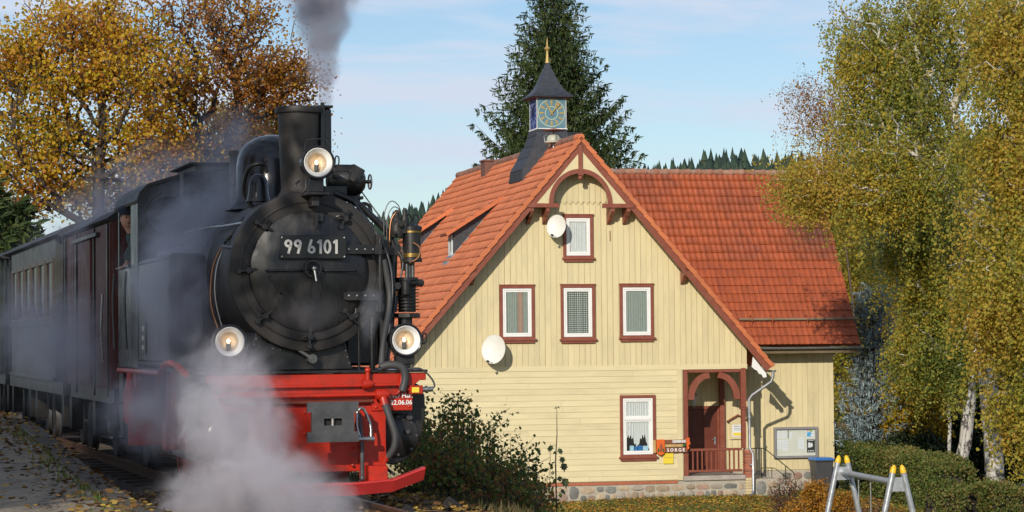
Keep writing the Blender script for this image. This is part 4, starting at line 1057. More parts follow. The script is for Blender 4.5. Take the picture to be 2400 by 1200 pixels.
for k in range(44):
    yy = YF - 0.03 + 0.38 * k
    if yy > 16.2: break
    lc = (0, yy, ZR + 0.0)
    if q0 is None: q0 = rt.build('ridge_tile', M['tile'], HR, loc=lc, smooth=50)
    elif k == 1: q0 = rt.build('ridge_tile', rmat, HR, loc=lc, smooth=50)
    else: share(q0, loc=(0, yy, ZR + rng.uniform(-0.006, 0.004)))
# left eave gutter
gl_ = MB(); gl_.add(*gutter((-5.95, YF, 0.45), (-5.95, 16.2, 0.45))); gl_.build('gutter', M['zinc'], HR, smooth=40)
# brick chimney
ch = MB(); ch.bb(-0.42, 0.12, 10.2, 10.8, 6.7, 7.44); ch.bb(-0.46, 0.16, 10.16, 10.84, 7.442, 7.50); ch.build('chimney', pm('sooty_brick', (0.16, 0.075, 0.055), 0.85, var=0.3, scale=10), HR)

# ---- dormers on the left slope
def dormer(yd, xf, wid, ztop_f, xb):
    """front faces left (-x); cheek towards the camera at y = yd"""
    zb = roofz(xf); zk = roofz(xb)
    d = MB(); d.add([(xf, yd, zb - 0.1), (xf, yd, ztop_f), (xb, yd, zk), (xf, yd + wid, zb - 0.1), (xf, yd + wid, ztop_f), (xb, yd + wid, zk)], [(0, 1, 2), (3, 5, 4), (0, 3, 4, 1), (1, 4, 5, 2)])
    dm = d.build('dormer', M['slate'], HR)
    # slates on the cheek
    # shed roof of the dormer
    n = Vector((xb - xf, 0, zk - ztop_f)).normalized(); up = Vector((-n.z, 0, n.x)); e = 0.28
    r_ = MB(); a = Vector((xf, 0, ztop_f)) - n * e; b = Vector((xb, 0, zk)) + n * 0.15; L_ = (b - a).length; rws = max(3, int(L_ / 0.33))
    for i in range(rws):
        p = a + n * (L_ * i / rws); q = a + n * (L_ * (i + 1) / rws + 0.02)
        cols = int((wid + 0.4) / 0.205)
        for c_ in range(cols):
            ya = yd - 0.2 + c_ * 0.205; yb = ya + 0.2
            r_.add([p + up * 0.10 + Vector((0, ya, 0)), p + up * 0.12 + Vector((0, ya + 0.06, 0)), p + up * 0.09 + Vector((0, yb, 0)), q + up * 0.06 + Vector((0, yb, 0)), q + up * 0.085 + Vector((0, ya + 0.06, 0)), q + up * 0.07 + Vector((0, ya, 0)),
                    p + up * 0.06 + Vector((0, ya, 0)), p + up * 0.06 + Vector((0, yb, 0))], [(0, 1, 4, 5), (1, 2, 3, 4), (6, 7, 2, 1, 0)])
    r_.build('dormer_tiles', M['tile_many'], dm)['kind'] = 'stuff'
    v_ = MB()
    for i in range(rws):
        p = a + n * (L_ * i / rws); q = a + n * (L_ * (i + 1) / rws + 0.01)
        for yy in (yd - 0.24,):
            v_.prism([(p.x + up.x * 0.13, p.z + up.z * 0.13), (q.x + up.x * 0.10, q.z + up.z * 0.10), (q.x, q.z), (p.x, p.z)], yy, yy + 0.05, XZ)
    v_.build('dormer_verge', M['tile'], dm)
    dk_ = MB(); dk_.prism([(a.x, a.z), (b.x, b.z), (b.x + up.x * .05, b.z + up.z * .05), (a.x + up.x * .05, a.z + up.z * .05)], yd - 0.2, yd + wid + 0.2, XZ); dk_.build('dormer_deck', M['brown'], dm)
    wn_ = MB(); wn_.bb(xf - 0.05, xf - 0.01, yd + 0.06, yd + 0.18, zb + 0.02, ztop_f - 0.1); wn_.bb(xf - 0.05, xf - 0.01, yd + wid - 0.18, yd + wid - 0.06, zb + 0.02, ztop_f - 0.1); wn_.bb(xf - 0.05, xf - 0.01, yd + 0.18, yd + wid - 0.18, ztop_f - 0.2, ztop_f - 0.1); wn_.bb(xf - 0.05, xf - 0.01, yd + 0.18, yd + wid - 0.18, zb + 0.02, zb + 0.14)
    wn_.build('window_frame', M['curtain'], dm)
    MB().bb(xf - 0.03, xf - 0.012, yd + 0.18, yd + wid - 0.18, zb + 0.14, ztop_f - 0.2).build('pane', M['curtain_dark'], dm)
    fl = MB(); 
    for i in range(1):
        fl.prism([(xf - 0.05, zb + 0.02), (xb - 0.02, zk + 0.03), (xb + 0.06, zk - 0.02), (xf + 0.05, zb - 0.09)], yd - 0.04, yd - 0.012, XZ)
    fl.prism([(xf - 0.28, roofz(xf - 0.28) + 0.05), (xf, roofz(xf) + 0.08), (xf, roofz(xf) + 0.02), (xf - 0.28, roofz(xf - 0.28) + 0.02)], yd - 0.14, yd + wid, XZ)
    fl.build('flashing', M['zinc'], dm)
    sl_ = MB(); gx_ = xf
    while gx_ < xb:                      # slate courses, slightly proud
        zt = ztop_f + (zk - ztop_f) * (gx_ - xf) / (xb - xf)
        z_ = roofz(gx_ + 0.1)
        while z_ < zt - 0.02:
            sl_.add([(gx_, yd - 0.012, z_), (gx_ + 0.12, yd - 0.020, z_ - 0.02), (gx_ + 0.23, yd - 0.012, z_), (gx_ + 0.23, yd - 0.004, min(z_ + 0.2, zt)), (gx_, yd - 0.004, min(z_ + 0.2, zt))], [(0, 1, 2, 3, 4)])
            z_ += 0.17
        gx_ += 0.235
    sl_.build('slates', M['slate'], dm)['kind'] = 'stuff'
dormer(3.9, -2.87, 0.62, 4.80, -1.42)
dormer(11.4, -2.75, 0.62, 4.9, -1.35)

# ---- clock turret on the ridge
TX, TY0, TY1 = 0.04, 3.02, 3.94; tcx, tcy = TX, (TY0 + TY1) / 2
tur = empty('clock_turret', (tcx, tcy, 7.3)); tur.parent = HR
def TL(m_, name, mat, **k): o = m_.build(name, mat, tur, **k); o.location = (-tcx, -tcy, -7.3); return o
# flared slate saddle
sd = MB(); prof_ = [(0.46, 7.92), (0.50, 7.72), (0.60, 7.40), (0.76, 7.05), (0.98, 6.66), (1.02, 6.32)]
for sg in (-1, 1):
    for i in range(len(prof_) - 1):
        (xa, za), (xb, zb) = prof_[i], prof_[i + 1]; fa = 0.0 + 0.1 * i; fb = 0.1 * (i + 1)
        ya0, ya1, yb0, yb1 = TY0 - 0.02 - fa * .5, TY1 + 0.05 + fa, TY0 - 0.02 - fb * .5, TY1 + 0.05 + fb
        sd.add([(tcx + sg * xa, ya0, za), (tcx + sg * xb, yb0, zb), (tcx + sg * xb, yb1, zb), (tcx + sg * xa, ya1, za)], [(0, 1, 2, 3)])
        sd.add([(tcx + sg * xa, ya0, za), (tcx + sg * xb, yb0, zb), (tcx, yb0, zb), (tcx, ya0, za)], [(0, 1, 2, 3)])
        sd.add([(tcx + sg * xa, ya1, za), (tcx + sg * xb, yb1, zb), (tcx, yb1, zb), (tcx, ya1, za)], [(0, 1, 2, 3)])
TL(sd, 'slate_saddle', M['slate'])
sv = MB()
for i in range(5):          # slates lying on the left flare
    (xa, za), (xb, zb) = prof_[i], prof_[i + 1]
    for j in range(5):
        y_a = TY0 - 0.05 + j * (0.28 if i > 1 else 0.21)
        sv.prism([(tcx - xa - 0.008, za), (tcx - xb - 0.03, zb - 0.02), (tcx - xb - 0.005, zb - 0.03), (tcx - xa, za)], y_a + 0.004 * j, y_a + (0.27 if i > 1 else 0.2), XZ)
for i in range(3):
    sv.bb(tcx - 0.47 + i * 0.315, tcx - 0.17 + i * 0.315 + 0.008, TY0 - 0.05, TY0 - 0.03, 7.70, 7.90)
TL(sv, 'slate', M['slate'])['kind'] = 'stuff'
rb = MB(); rb.bb(0.10, 0.98, 3.05, 4.3, 6.2, 7.78); rb.bb(0.07, 1.01, 3.02, 4.33, 7.782, 7.81); TL(rb, 'slate_box', M['slate'])
M['post_grey'] = pm('weathered_grey_paint', (0.38, 0.40, 0.40), 0.5)
bx = MB(); bx.bb(tcx - 0.44, tcx + 0.44, TY0 + 0.02, TY1 - 0.02, 7.93, 8.86); TL(bx, 'turret_body', M['dark'])
for sx in (-1, 1):
    for yy in (TY0, TY1 - 0.05): 
        m_ = MB(); m_.bb(tcx + sx * 0.455 - 0.02, tcx + sx * 0.455 + 0.02, yy, yy + 0.05, 7.93, 8.87); TL(m_, 'corner_post', M['post_grey'])
m_ = MB(); m_.bb(tcx - 0.49, tcx + 0.49, TY0 - 0.025, TY1 + 0.02, 7.885, 7.928); TL(m_, 'ledge', M['white'])
def dial(face_c, axis_u, face_n, bgm, rim, name):
    u = Vector(axis_u); n = Vector(face_n); c = Vector(face_c); up = Vector((0, 0, 1))
    Md = Matrix((u, up, n)).transposed()
    f_ = MB(); f_.prism([(-0.43, -0.455), (0.43, -0.455), (0.43, 0.455), (-0.43, 0.455)], 0, 0.012, Md, c); o = TL(f_, name, M[bgm])
    def ring(r, t, h, m_):
        nn = 40; vs = []
        for i in range(nn):
            a = 2 * PI * i / nn
            for rr in (r, r + t): vs.append(c + Md @ Vector((rr * math.cos(a), rr * math.sin(a), h)))
        m_.add(vs, [(2 * i, 2 * i + 1, (2 * i + 3) % (2 * nn), (2 * i + 2) % (2 * nn)) for i in range(nn)])
    r_ = MB(); ring(0.405, 0.018, 0.016, r_); ring(0.19, 0.018, 0.016, r_); 
    o = r_.build('ring', M[rim], None); o.parent = tur; o.location = (-tcx, -tcy, -7.3)
    for k in range(12):
        a = 2 * PI * k / 12; m_ = MB(); dr = Vector((math.sin(a), math.cos(a))); pr = Vector((dr.y, -dr.x))
        P_ = [(0.24, -0.018), (0.38, -0.034), (0.38, 0.034), (0.24, 0.018)]
        poly = [(dr.x * r + pr.x * s, dr.y * r + pr.y * s) for r, s in P_]
        m_.prism(poly, 0.013, 0.022, Md, c); TL(m_, 'hour_mark', M['gold_paint' if bgm == 'dial' else rim])
    def hand(a, ln, w_, h):
        a = R(a); dr = Vector((math.sin(a), math.cos(a))); pr = Vector((dr.y, -dr.x)); m_ = MB()
        P_ = [(-0.08, -w_), (-0.08, w_), (0.03, w_ * 1.2), (ln * .7, w_), (ln * 0.78, w_ * 2.0), (ln, 0), (ln * 0.78, -w_ * 2.0), (ln * .7, -w_), (0.03, -w_ * 1.2)]
        m_.prism([(dr.x * r + pr.x * s, dr.y * r + pr.y * s) for r, s in P_], h, h + 0.012, Md, c); TL(m_, 'clock_hand', M['gold_paint'] if bgm == 'dial' else M['black'])
    hand(-30, 0.26, 0.020, 0.03); hand(41, 0.41, 0.016, 0.045)
M['black'] = pm('black_paint', (0.015, 0.015, 0.015), 0.4)
M['dial'] = pm('faded_blue_dial', (0.10, 0.21, 0.27), 0.5, var=0.12, scale=6, dirt=(0.17, 0.26, 0.25), dirt_amt=0.6, dscale=5)
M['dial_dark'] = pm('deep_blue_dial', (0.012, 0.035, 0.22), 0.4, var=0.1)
M['gold_paint'] = pm('gold_paint', (0.48, 0.33, 0.11), 0.45, metal=0.3, var=0.15)
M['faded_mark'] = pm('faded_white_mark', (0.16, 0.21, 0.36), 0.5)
M['pale_ring'] = pm('pale_ring', (0.55, 0.60, 0.40), 0.5)
dial((tcx, TY0 + 0.012, 8.395), (1, 0, 0), (0, -1, 0), 'dial', 'pale_ring', 'clock_dial')
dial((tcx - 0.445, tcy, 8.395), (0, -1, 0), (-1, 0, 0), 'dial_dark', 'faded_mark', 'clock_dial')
# bell-shaped pyramid roof, square in plan
tr_ = MB(); pr_ = [(0.66, 8.88), (0.64, 8.93), (0.52, 9.02), (0.40, 9.16), (0.28, 9.38), (0.19, 9.60), (0.10, 9.82), (0.055, 9.98), (0.03, 10.02)]
vs = []; fs = []
for r, z in pr_:
    for sx, sy in ((-1, -1), (1, -1), (1, 1), (-1, 1)): vs.append((tcx + sx * r, tcy + sy * r, z))
for i in range(len(pr_) - 1):
    for k in range(4): a = 4 * i + k; b = 4 * i + (k + 1) % 4; fs.append((a, b, b + 4, a + 4))
fs.append((3, 2, 1, 0)); tr_.add(vs, fs); TL(tr_, 'turret_roof', M['slate'])
ts_ = MB()
for i in range(1, 7):       # slate courses on the front and left of the turret roof
    (ra, za), (rb_, zb) = pr_[i], pr_[i + 1]; n = max(1, int(ra * 2 / 0.24))
    for k in range(n):
        a0 = -ra + 2 * ra * k / n; a1 = a0 + 2 * ra / n - 0.006; c0 = -rb_ + 2 * rb_ * k / n; c1 = c0 + 2 * rb_ / n - 0.006; e = rng.uniform(0.006, 0.016)
        ts_.add([(tcx + a0, tcy - ra - e, za - 0.01), (tcx + a1, tcy - ra - e, za - 0.01), (tcx + c1, tcy - rb_ - 0.002, zb), (tcx + c0, tcy - rb_ - 0.002, zb)], [(0, 1, 2, 3)])
        ts_.add([(tcx - ra - e, tcy + a0, za - 0.01), (tcx - ra - e, tcy + a1, za - 0.01), (tcx - rb_ - 0.002, tcy + c1, zb), (tcx - rb_ - 0.002, tcy + c0, zb)], [(0, 1, 2, 3)])
TL(ts_, 'roof_slates', M['slate'])['kind'] = 'stuff'
m_ = MB(); m_.bb(tcx - 0.58, tcx + 0.58, tcy - 0.58, tcy + 0.58, 8.855, 8.878); TL(m_, 'eaves_board', M['brown'])
fn_ = MB(); fn_.lathe([(0.075, 9.98), (0.05, 10.08), (0.035, 10.30), (0.035, 10.36), (0.085, 10.40), (0.095, 10.43), (0.06, 10.47), (0.03, 10.50), (0.02, 10.60), (0.004, 10.78)], (tcx, tcy, 0), None, 14); TL(fn_, 'finial', M['gold_paint'], smooth=40)
# siren on the ridge in front of the turret
sir = empty('roof_siren', Hw(-0.12, 2.2, 7.28), HA, 'pale mushroom shaped siren on the roof ridge before the clock turret', 'siren')
MB().cyl((0, 0, -0.1), (0, 0, 0.30), 0.03, n=8).build('post', M['grey_metal'], sir, smooth=40)
M['siren'] = pm('pale_green_enamel', (0.45, 0.46, 0.36), 0.5, dirt=(0.3, 0.2, 0.1), dirt_amt=0.3)
m_ = MB(); m_.lathe([(0.20, 0.0), (0.275, -0.01), (0.28, 0.03), (0.21, 0.06), (0.20, 0.14), (0.16, 0.21), (0.05, 0.25), (0.01, 0.25)], (0, 0, 0.14), None, 20); m_.build('siren_dome', M['siren'], sir, smooth=35)
m_ = MB(); m_.lathe([(0.34, 0.0), (0.34, 0.012), (0.15, 0.05), (0.02, 0.07)], (0, 0, 0.50), None, 20); m_.cyl((0, 0, 0.38), (0, 0, 0.5), 0.025, n=8); m_.build('rain_cap', M['brown'], sir, smooth=35)
for a in (0.5, 2.6, 4.7):
    MB().tube([(0.27 * math.cos(a), 0.27 * math.sin(a), 0.16), (0.30 * math.cos(a), 0.30 * math.sin(a), 0.33), (0.10 * math.cos(a), 0.10 * math.sin(a), 0.46)], 0.012, 5).build('strut', M['grey_metal'], sir)
# ---- porch
def HB(name, mat, *bbs, bevel=0.008, parent=None, smooth=None):
    m_ = MB()
    for b in bbs: m_.bb(*b)
    return m_.build(name, M[mat], parent or HR, bevel=bevel, smooth=smooth)
HB('porch_post', 'brown', (3.21, 3.34, -0.01, 0.13, -2.72, 0.545))
HB('porch_post', 'brown', (5.00, 5.16, -0.01, 0.15, -0.60, 0.575), (5.02, 5.14, 0.0, 0.13, -1.82, -0.602), (4.99, 5.17, -0.02, 0.15, -0.66, -0.603))
HB('porch_post', 'brown', (4.96, 5.12, 1.86, 1.99, -2.60, 0.44))
HB('porch_beam', 'brown', (3.342, 4.998, 0.02, 0.12, 0.45, 0.545))
for sg, xa in ((1, 3.342), (-1, 4.998)):
    vs = []; n = 12
    for i in range(n + 1):
        q = PI / 2 * i / n; 
        for r in (0.0, 0.12):
            px_ = xa + sg * (0.62 - (0.62 - 0.0) * math.cos(q) * 1.0 + r * 0.0) ; 
            a_ = 0.66 - r * 1.4; c_ = 0.80 - r * 1.4
            X_ = xa + sg * (0.70 - a_ * math.cos(q)); Z_ = 0.45 - 0.80 + c_ * math.sin(q)
            for y in (0.03, 0.11): vs.append((X_ + sg * (0 if r else -0.03), y, Z_ + (0.0)))
    fs = []
    for i in range(n):
        a = i * 4; b = a + 4
        fs += [(a, b, b + 1, a + 1), (a + 2, a + 3, b + 3, b + 2), (a, a + 2, b + 2, b), (a + 1, b + 1, b + 3, a + 3)]
    MB().add(vs, fs).build('arch_brace', M['brown'], HR)
HB('handrail', 'brown', (3.342, 5.02, 0.02, 0.11, -1.87, -1.80))
HB('bottom_rail', 'brown', (3.342, 5.02, 0.03, 0.10, -2.50, -2.43))
for i in range(11):
    xx = 3.47 + i * 0.143; HB('baluster', 'brown', (xx, xx + 0.042, 0.045, 0.085, -2.43, -1.872), bevel=0)
HB('door_frame', 'brown', (3.83, 3.90, 1.95, 2.02, -2.60, -0.60), (4.90, 4.96, 1.95, 2.02, -2.60, -0.60), (3.90, 4.90, 1.95, 2.02, -0.70, -0.60))
dr = HB('door', 'door', (3.902, 4.898, 1.985, 2.025, -2.60, -0.702))
for (a, b, c, d) in ((4.02, 4.36, -1.55, -0.85), (4.44, 4.78, -1.55, -0.85), (4.02, 4.36, -2.45, -1.75), (4.44, 4.78, -2.45, -1.75)):
    m_ = MB(); m_.bb(a, b, 1.972, 1.984, c, d); m_.bb(a + .06, b - .06, 1.962, 1.971, c + .06, d - .06); m_.build('door_panel', M['door'], dr, bevel=0.008)
m_ = MB(); m_.bb(4.80, 4.85, 1.97, 1.984, -1.78, -1.55); m_.tube([(4.825, 1.97, -1.62), (4.825, 1.93, -1.62), (4.72, 1.925, -1.62)], 0.011, 6); m_.build('door_handle', M['zinc'], dr)
# porch floor, plinth
HB('porch_slab', 'concrete', (3.18, 5.10, -0.06, 2.02, -2.74, -2.602), bevel=0.015)
pl = MB(); pl.bb(-5.15, 5.10, 0.0, 0.3, -3.6, -2.745); pl.bb(-5.15, -4.9, 0.3, 15.9, -3.6, -2.745); pl.bb(5.4, 8.70, 1.99, 2.3, -3.6, -2.622); pl.bb(8.45, 8.70, 2.3, 7.7, -3.6, -2.622); pl.bb(5.40, 6.15, -0.02, 1.98, -3.6, -2.74); pl.bb(6.152, 6.6, 0.2, 1.98, -3.6, -2.95)
pl.build('plinth', M['mortar'], HR, bevel=0.01)
sp_ = [None]
def stone(xc, zc, w_, h_, y, cols):
    n = 9; poly = []
    for i in range(n):
        a = 2 * PI * i / n + rng.uniform(-0.15, 0.15); e = 3.2
        ca, sa = math.cos(a), math.sin(a); rr = (abs(ca) ** e + abs(sa) ** e) ** (-1 / e) * rng.uniform(0.90, 1.02)
        poly.append((w_ / 2 * rr * ca, h_ / 2 * rr * sa))
    pr = rng.uniform(0.012, 0.035)
    vs = [(xc + a, y + 0.02, zc + b) for a, b in poly] + [(xc + a * 0.96, y - pr * 0.6, zc + b * 0.96) for a, b in poly] + [(xc + a * 0.74, y - pr, zc + b * 0.74) for a, b in poly]
    fs = [tuple(range(2 * n, 3 * n))] + [(i, (i + 1) % n, n + (i + 1) % n, n + i) for i in range(n)] + [(n + i, n + (i + 1) % n, 2 * n + (i + 1) % n, 2 * n + i) for i in range(n)]
    MB().add(vs, fs).build('stone', M[cols], HR, smooth=50)
M['stone_grey'] = stone_mat('grey_stone', (0.20, 0.20, 0.18), (0.12, 0.11, 0.10)); M['stone_tan'] = stone_mat('tan_stone', (0.40, 0.31, 0.21), (0.26, 0.20, 0.15)); M['stone_pink'] = stone_mat('reddish_stone', (0.33, 0.21, 0.16), (0.24, 0.2, 0.16))
def stones(x0, x1, zt, zb, y):
    x = x0
    while x < x1 - 0.1:
        w_ = rng.uniform(0.26, 0.50); w_ = min(w_, x1 - x)
        cc = lambda: rng.choice(['stone', 'stone_grey', 'stone_tan', 'stone_tan', 'stone_pink'])
        if rng.random() < 0.35: stone(x + w_ / 2, (zt + zb) / 2 + 0.03, w_ - 0.025, (zt - zb) * 0.9, y, cc())
        else:
            f = rng.uniform(0.42, 0.62); zm = zb + (zt - zb) * f
            stone(x + w_ / 2, (zt + zm) / 2, w_ - 0.02, zt - zm - 0.02, y, cc())
            g_ = rng.uniform(0.35, 0.65) if w_ > 0.34 else 1
            if g_ < 1: stone(x + w_ * g_ / 2, (zb + zm) / 2, w_ * g_ - 0.02, zm - zb - 0.02, y, cc()); stone(x + w_ * (1 + g_) / 2, (zb + zm) / 2, w_ * (1 - g_) - 0.02, zm - zb - 0.02, y, cc())
            else: stone(x + w_ / 2, (zb + zm) / 2, w_ - 0.02, zm - zb - 0.02, y, cc())
        x += w_
stones(-1.2, 5.06, -2.83, -3.27, 0.0)
stones(6.65, 8.68, -2.66, -3.2, 1.99); stones(5.42, 6.12, -2.80, -3.25, -0.02)
bc = MB(); x = -5.1
while x < 3.0: bc.bb(x, x + 0.062, -0.03 + rng.uniform(-.003, .003), 0.02, -2.805, -2.725); x += 0.073
o = bc.build('brick_course', M['brick'], HR); o['kind'] = 'stuff'
HB('brick_core', 'mortar', (5.12, 5.32, 0.0, 0.2, -3.5, -1.83), bevel=0)
brk = {}
for i in range(17):
    z0 = -1.90 - i * 0.083; mt_ = 'brick' if z0 > -2.66 else 'brick_y'
    for (a, b) in (((5.10, 5.335),) if i % 2 else ((5.10, 5.205), (5.217, 5.335))):
        key = (mt_, round(b - a, 3))
        if key not in brk: brk[key] = MB().box((0, 0, 0), (b - a, 0.24, 0.070)).build('brick', M[mt_], HR, loc=((a + b) / 2, 0.1, z0), bevel=0.006)
        else: share(brk[key], loc=((a + b) / 2 + rng.uniform(-.003, .003), 0.1, z0))
# downpipe
dp = MB(); dp.tube([(5.85, -0.44, 0.50), (5.85, -0.44, 0.30), (5.80, -0.42, 0.16), (5.30, -0.12, -0.24), (5.22, -0.08, -0.36), (5.22, -0.08, -1.80), (5.30, -0.14, -1.98), (5.30, -0.14, -3.06), (5.26, -0.2, -3.16), (5.16, -0.26, -3.19)], 0.045, 12)
for z in (-0.9, -2.3): dp.tube([(5.26 if z < -2 else 5.22, -0.11, z - 0.02), (5.26 if z < -2 else 5.22, -0.11, z + 0.02)], 0.062, 12)
dp.build('downpipe', M['zinc'], HR, smooth=50)
gg = MB(); gg.add(*gutter((5.87, YF + 0.0, 0.50), (5.87, 1.2, 0.50))); gg.build('gutter', M['zinc'], HR, smooth=40)
# peeling white board under the right eave end
pb = MB(); pp = [(5.20, 0.60), (5.30, 0.52), (5.36, 0.50), (5.42, 0.40), (5.50, 0.38), (5.56, 0.28), (5.66, 0.30), (5.64, 0.42), (5.52, 0.56), (5.36, 0.76), (5.24, 0.90)]
pb.prism(pp, YF + 0.10, YF + 0.13, XZ); pb.build('peeling_board', M['white'], HR)
# electricity of the steps: thin dark handrail
sr = empty('steps_handrail', Hw(5.45, 0.55, -3.2), HA, 'thin dark handrail sloping down beside the porch steps', 'handrail')
m_ = MB(); m_.tube([(-0.05, 0, 1.35), (0.38, 0, 1.35), (0.50, 0, 1.31), (1.35, 0, 0.62), (1.42, 0, 0.50)], 0.014, 6); m_.build('rail', M['black'], sr)
for xx, zz in ((0.36, 1.34), (1.12, 0.80)): MB().cyl((xx, 0, -0.05), (xx, 0, zz), 0.014, n=6).build('post', M['black'], sr)
for i, xx in enumerate((0.0, 0.12, 0.24)): MB().cyl((xx, 0, 0.45), (xx, 0, 1.34), 0.008, n=5).build('bar', M['zinc'], sr)

# ---- things hung on the house
def hung(name, x, y, z, label, cat): return empty(name, Hw(x, y, z), HA, label, cat)
def parts(root, lst):
    for nm, mt_, b in lst: MB().bb(*b).build(nm, M[mt_], root)
# satellite dishes
M['dish'] = pm('dish_white', (0.72, 0.71, 0.66), 0.5, var=0.05, dirt=(0.5, 0.42, 0.28), dirt_amt=0.25)
def dish(x, z, r, label, yaw, seed):
    t = hung('satellite_dish', x, 0, z, label, 'satellite dish')
    D = Vector((math.sin(R(yaw)), -math.cos(R(yaw)) * 0.9, 0.16)).normalized()
    Z = D; X_ = Z.cross(Vector((0, 0, 1))).normalized(); Y_ = Z.cross(X_)
    Mx = Matrix((X_, Y_, Z)).transposed() @ Matrix.Diagonal((0.92, 1.05, 1))
    c = Vector((0.0, -0.36, 0.03))
    pr = [(0.01, 0.0)] + [(r * k / 8, 0.22 * r * (k / 8) ** 2) for k in range(1, 9)] + [(r * 1.015, 0.22 * r + 0.004), (r * 0.99, 0.22 * r - 0.015)] + [(r * k / 8, 0.22 * r * (k / 8) ** 2 - 0.014) for k in range(7, 0, -1)]
    MB().lathe(pr, c, Mx, 32, False, True).build('reflector', M['dish'], t, smooth=60)
    f = c + Z * (r * 1.15) + Y_ * (r * 1.02 if Y_.z < 0 else -r * 1.02)
    lo = c + (Y_ if Y_.z < 0 else -Y_) * r * 1.0
    a_ = MB(); a_.tube([c - Z * 0.05, lo - Z * 0.02, f], 0.010, 6); a_.build('feed_arm', M['grey_metal'], t, smooth=40)
    l_ = MB(); l_.tube([f + Z * 0.02, f - Z * 0.08], 0.032, 10); l_.box(f, (0.05, 0.05, 0.05)); l_.build('receiver', M['black'], t, smooth=40)
    b_ = MB(); b_.tube([c - Z * 0.03, Vector((0.02, -0.2, -0.05)), Vector((0.02, -0.03, -0.08))], 0.02, 8); b_.bb(-0.05, 0.09, -0.045, -0.012, -0.2, 0.05); b_.build('wall_mount', M['grey_metal'], t, smooth=40)
    MB().tube([f, Vector((0.05, -0.16, -r * 0.9)), Vector((0.10, -0.12, -r * 0.75)), Vector((0.08, -0.03, -r * 0.5))], 0.006, 5).build('cable', M['curtain'], t)
    return t
dish(-2.60, 1.16, 0.40, 'large white satellite dish low on the left, above the level boards', -34, 1)
dish(-0.70, 4.72, 0.32, 'smaller white satellite dish beside the top attic window', -34, 2)
# name sign
sg = hung('village_sign', 2.32, -0.05, -1.70, 'brown wooden sign reading GEMEINDE SORGE with orange stag shield', 'sign')
M['sign_wood'] = pm('sign_wood', (0.22, 0.075, 0.04), 0.55, var=0.15, stretch=(0.2, 1, 1)); M['orange'] = pm('orange_shield', (0.72, 0.13, 0.02), 0.45, var=0.08); M['wood_pale'] = pm('pale_wood', (0.50, 0.33, 0.13), 0.6, var=0.2)
M['green_paint'] = pm('green_paint', (0.03, 0.10, 0.025), 0.5); M['yellow'] = pm('yellow_paper', (0.80, 0.62, 0.05), 0.6, var=0.04); M['paper'] = pm('white_paper', (0.72, 0.74, 0.78), 0.7, var=0.03, bump=0); M['paper2'] = pm('cream_paper', (0.66, 0.66, 0.60), 0.7, var=0.03, bump=0)
parts(sg, [('plank', 'sign_wood', (-0.08, 0.98, -0.045, -0.012, 0.075, 0.185)), ('plank', 'sign_wood', (-0.08, 0.96, -0.045, -0.012, -0.19, -0.055)), ('crosspiece', 'wood_pale', (0.15, 0.85, -0.035, -0.012, -0.03, 0.05)), ('crosspiece', 'wood_pale', (-0.10, -0.02, -0.055, -0.046, -0.19, 0.185))])
sh = MB(); sh.prism([(0.0, 0.20), (0.25, 0.20), (0.25, -0.16), (0.22, -0.23), (0.125, -0.27), (0.03, -0.23), (0.0, -0.16)], -0.085, -0.047, XZ); sh.build('shield', M['orange'], sg, bevel=0.006)
st_ = MB(); st_.prism([(0.09, -0.16), (0.11, -0.02), (0.06, 0.06), (0.10, 0.02), (0.12, 0.10), (0.14, 0.02), (0.19, 0.08), (0.16, -0.02), (0.18, -0.16), (0.15, -0.10), (0.12, -0.18)], -0.094, -0.086, XZ); st_.build('stag', M['sign_wood'], sg)
st_ = MB(); st_.prism([(0.02, -0.14), (0.05, -0.02), (0.08, -0.10), (0.06, -0.2)], -0.090, -0.086, XZ); st_.prism([(0.23, -0.14), (0.20, -0.02), (0.18, -0.10), (0.19, -0.2)], -0.090, -0.086, XZ); st_.build('leaves', M['green_paint'], sg)
br = MB(); br.prism([(0.92, 0.22), (1.02, 0.24), (1.02, 0.12), (1.05, 0.06), (0.98, 0.0), (1.02, -0.06), (0.96, -0.12), (0.93, -0.02)], -0.07, -0.02, XZ); br.build('carved_end', M['orange'], sg)
MB().prism([(0.80, 0.0), (0.84, 0.07), (0.92, 0.06), (0.90, 0.0), (0.86, -0.03)], -0.066, -0.046, XZ).build('carved_leaves', M['green_paint'], sg)
put_text('lettering', 'GEMEINDE', 0.105, M['white'], sg, (0.70, -0.050, 0.128), ext=0.003, off=0.004, sx=0.82)
put_text('lettering', 'S O R G E', 0.135, M['white'], sg, (0.60, -0.050, -0.122), ext=0.003, off=0.004, sx=0.95)
yn = hung('yellow_notice', 2.55, -0.03, -2.02, 'yellow paper notice pinned below the village sign', 'notice')
parts(yn, [('sheet', 'yellow', (0, 0.31, -0.010, -0.004, -0.20, 0.20)), ('print_line', 'sign_wood', (0.05, 0.26, -0.0125, -0.0105, 0.14, 0.155)), ('print_line', 'sign_wood', (0.02, 0.29, -0.0125, -0.0105, -0.03, -0.022))])
# porch lantern
ln_ = hung('porch_lantern', 4.02, 1.55, -0.42, 'small white wall lantern over the porch door', 'lantern')
l_ = MB(); l_.lathe([(0.06, 0), (0.11, 0.30)], (0, 0, -0.15), None, 6); l_.build('glass_body', M['curtain'], ln_)
l_ = MB(); l_.lathe([(0.135, 0.15), (0.12, 0.19), (0.03, 0.25)], (0, 0, 0), None, 6); l_.tube([(0, 0, -0.16), (0, 0, -0.24), (0, 0.25, -0.26), (0, 0.45, -0.18)], 0.015, 6); l_.lathe([(0.05, -0.19), (0.07, -0.15)], (0, 0, 0), None, 6); l_.build('metal_frame', M['grey_metal'], ln_)
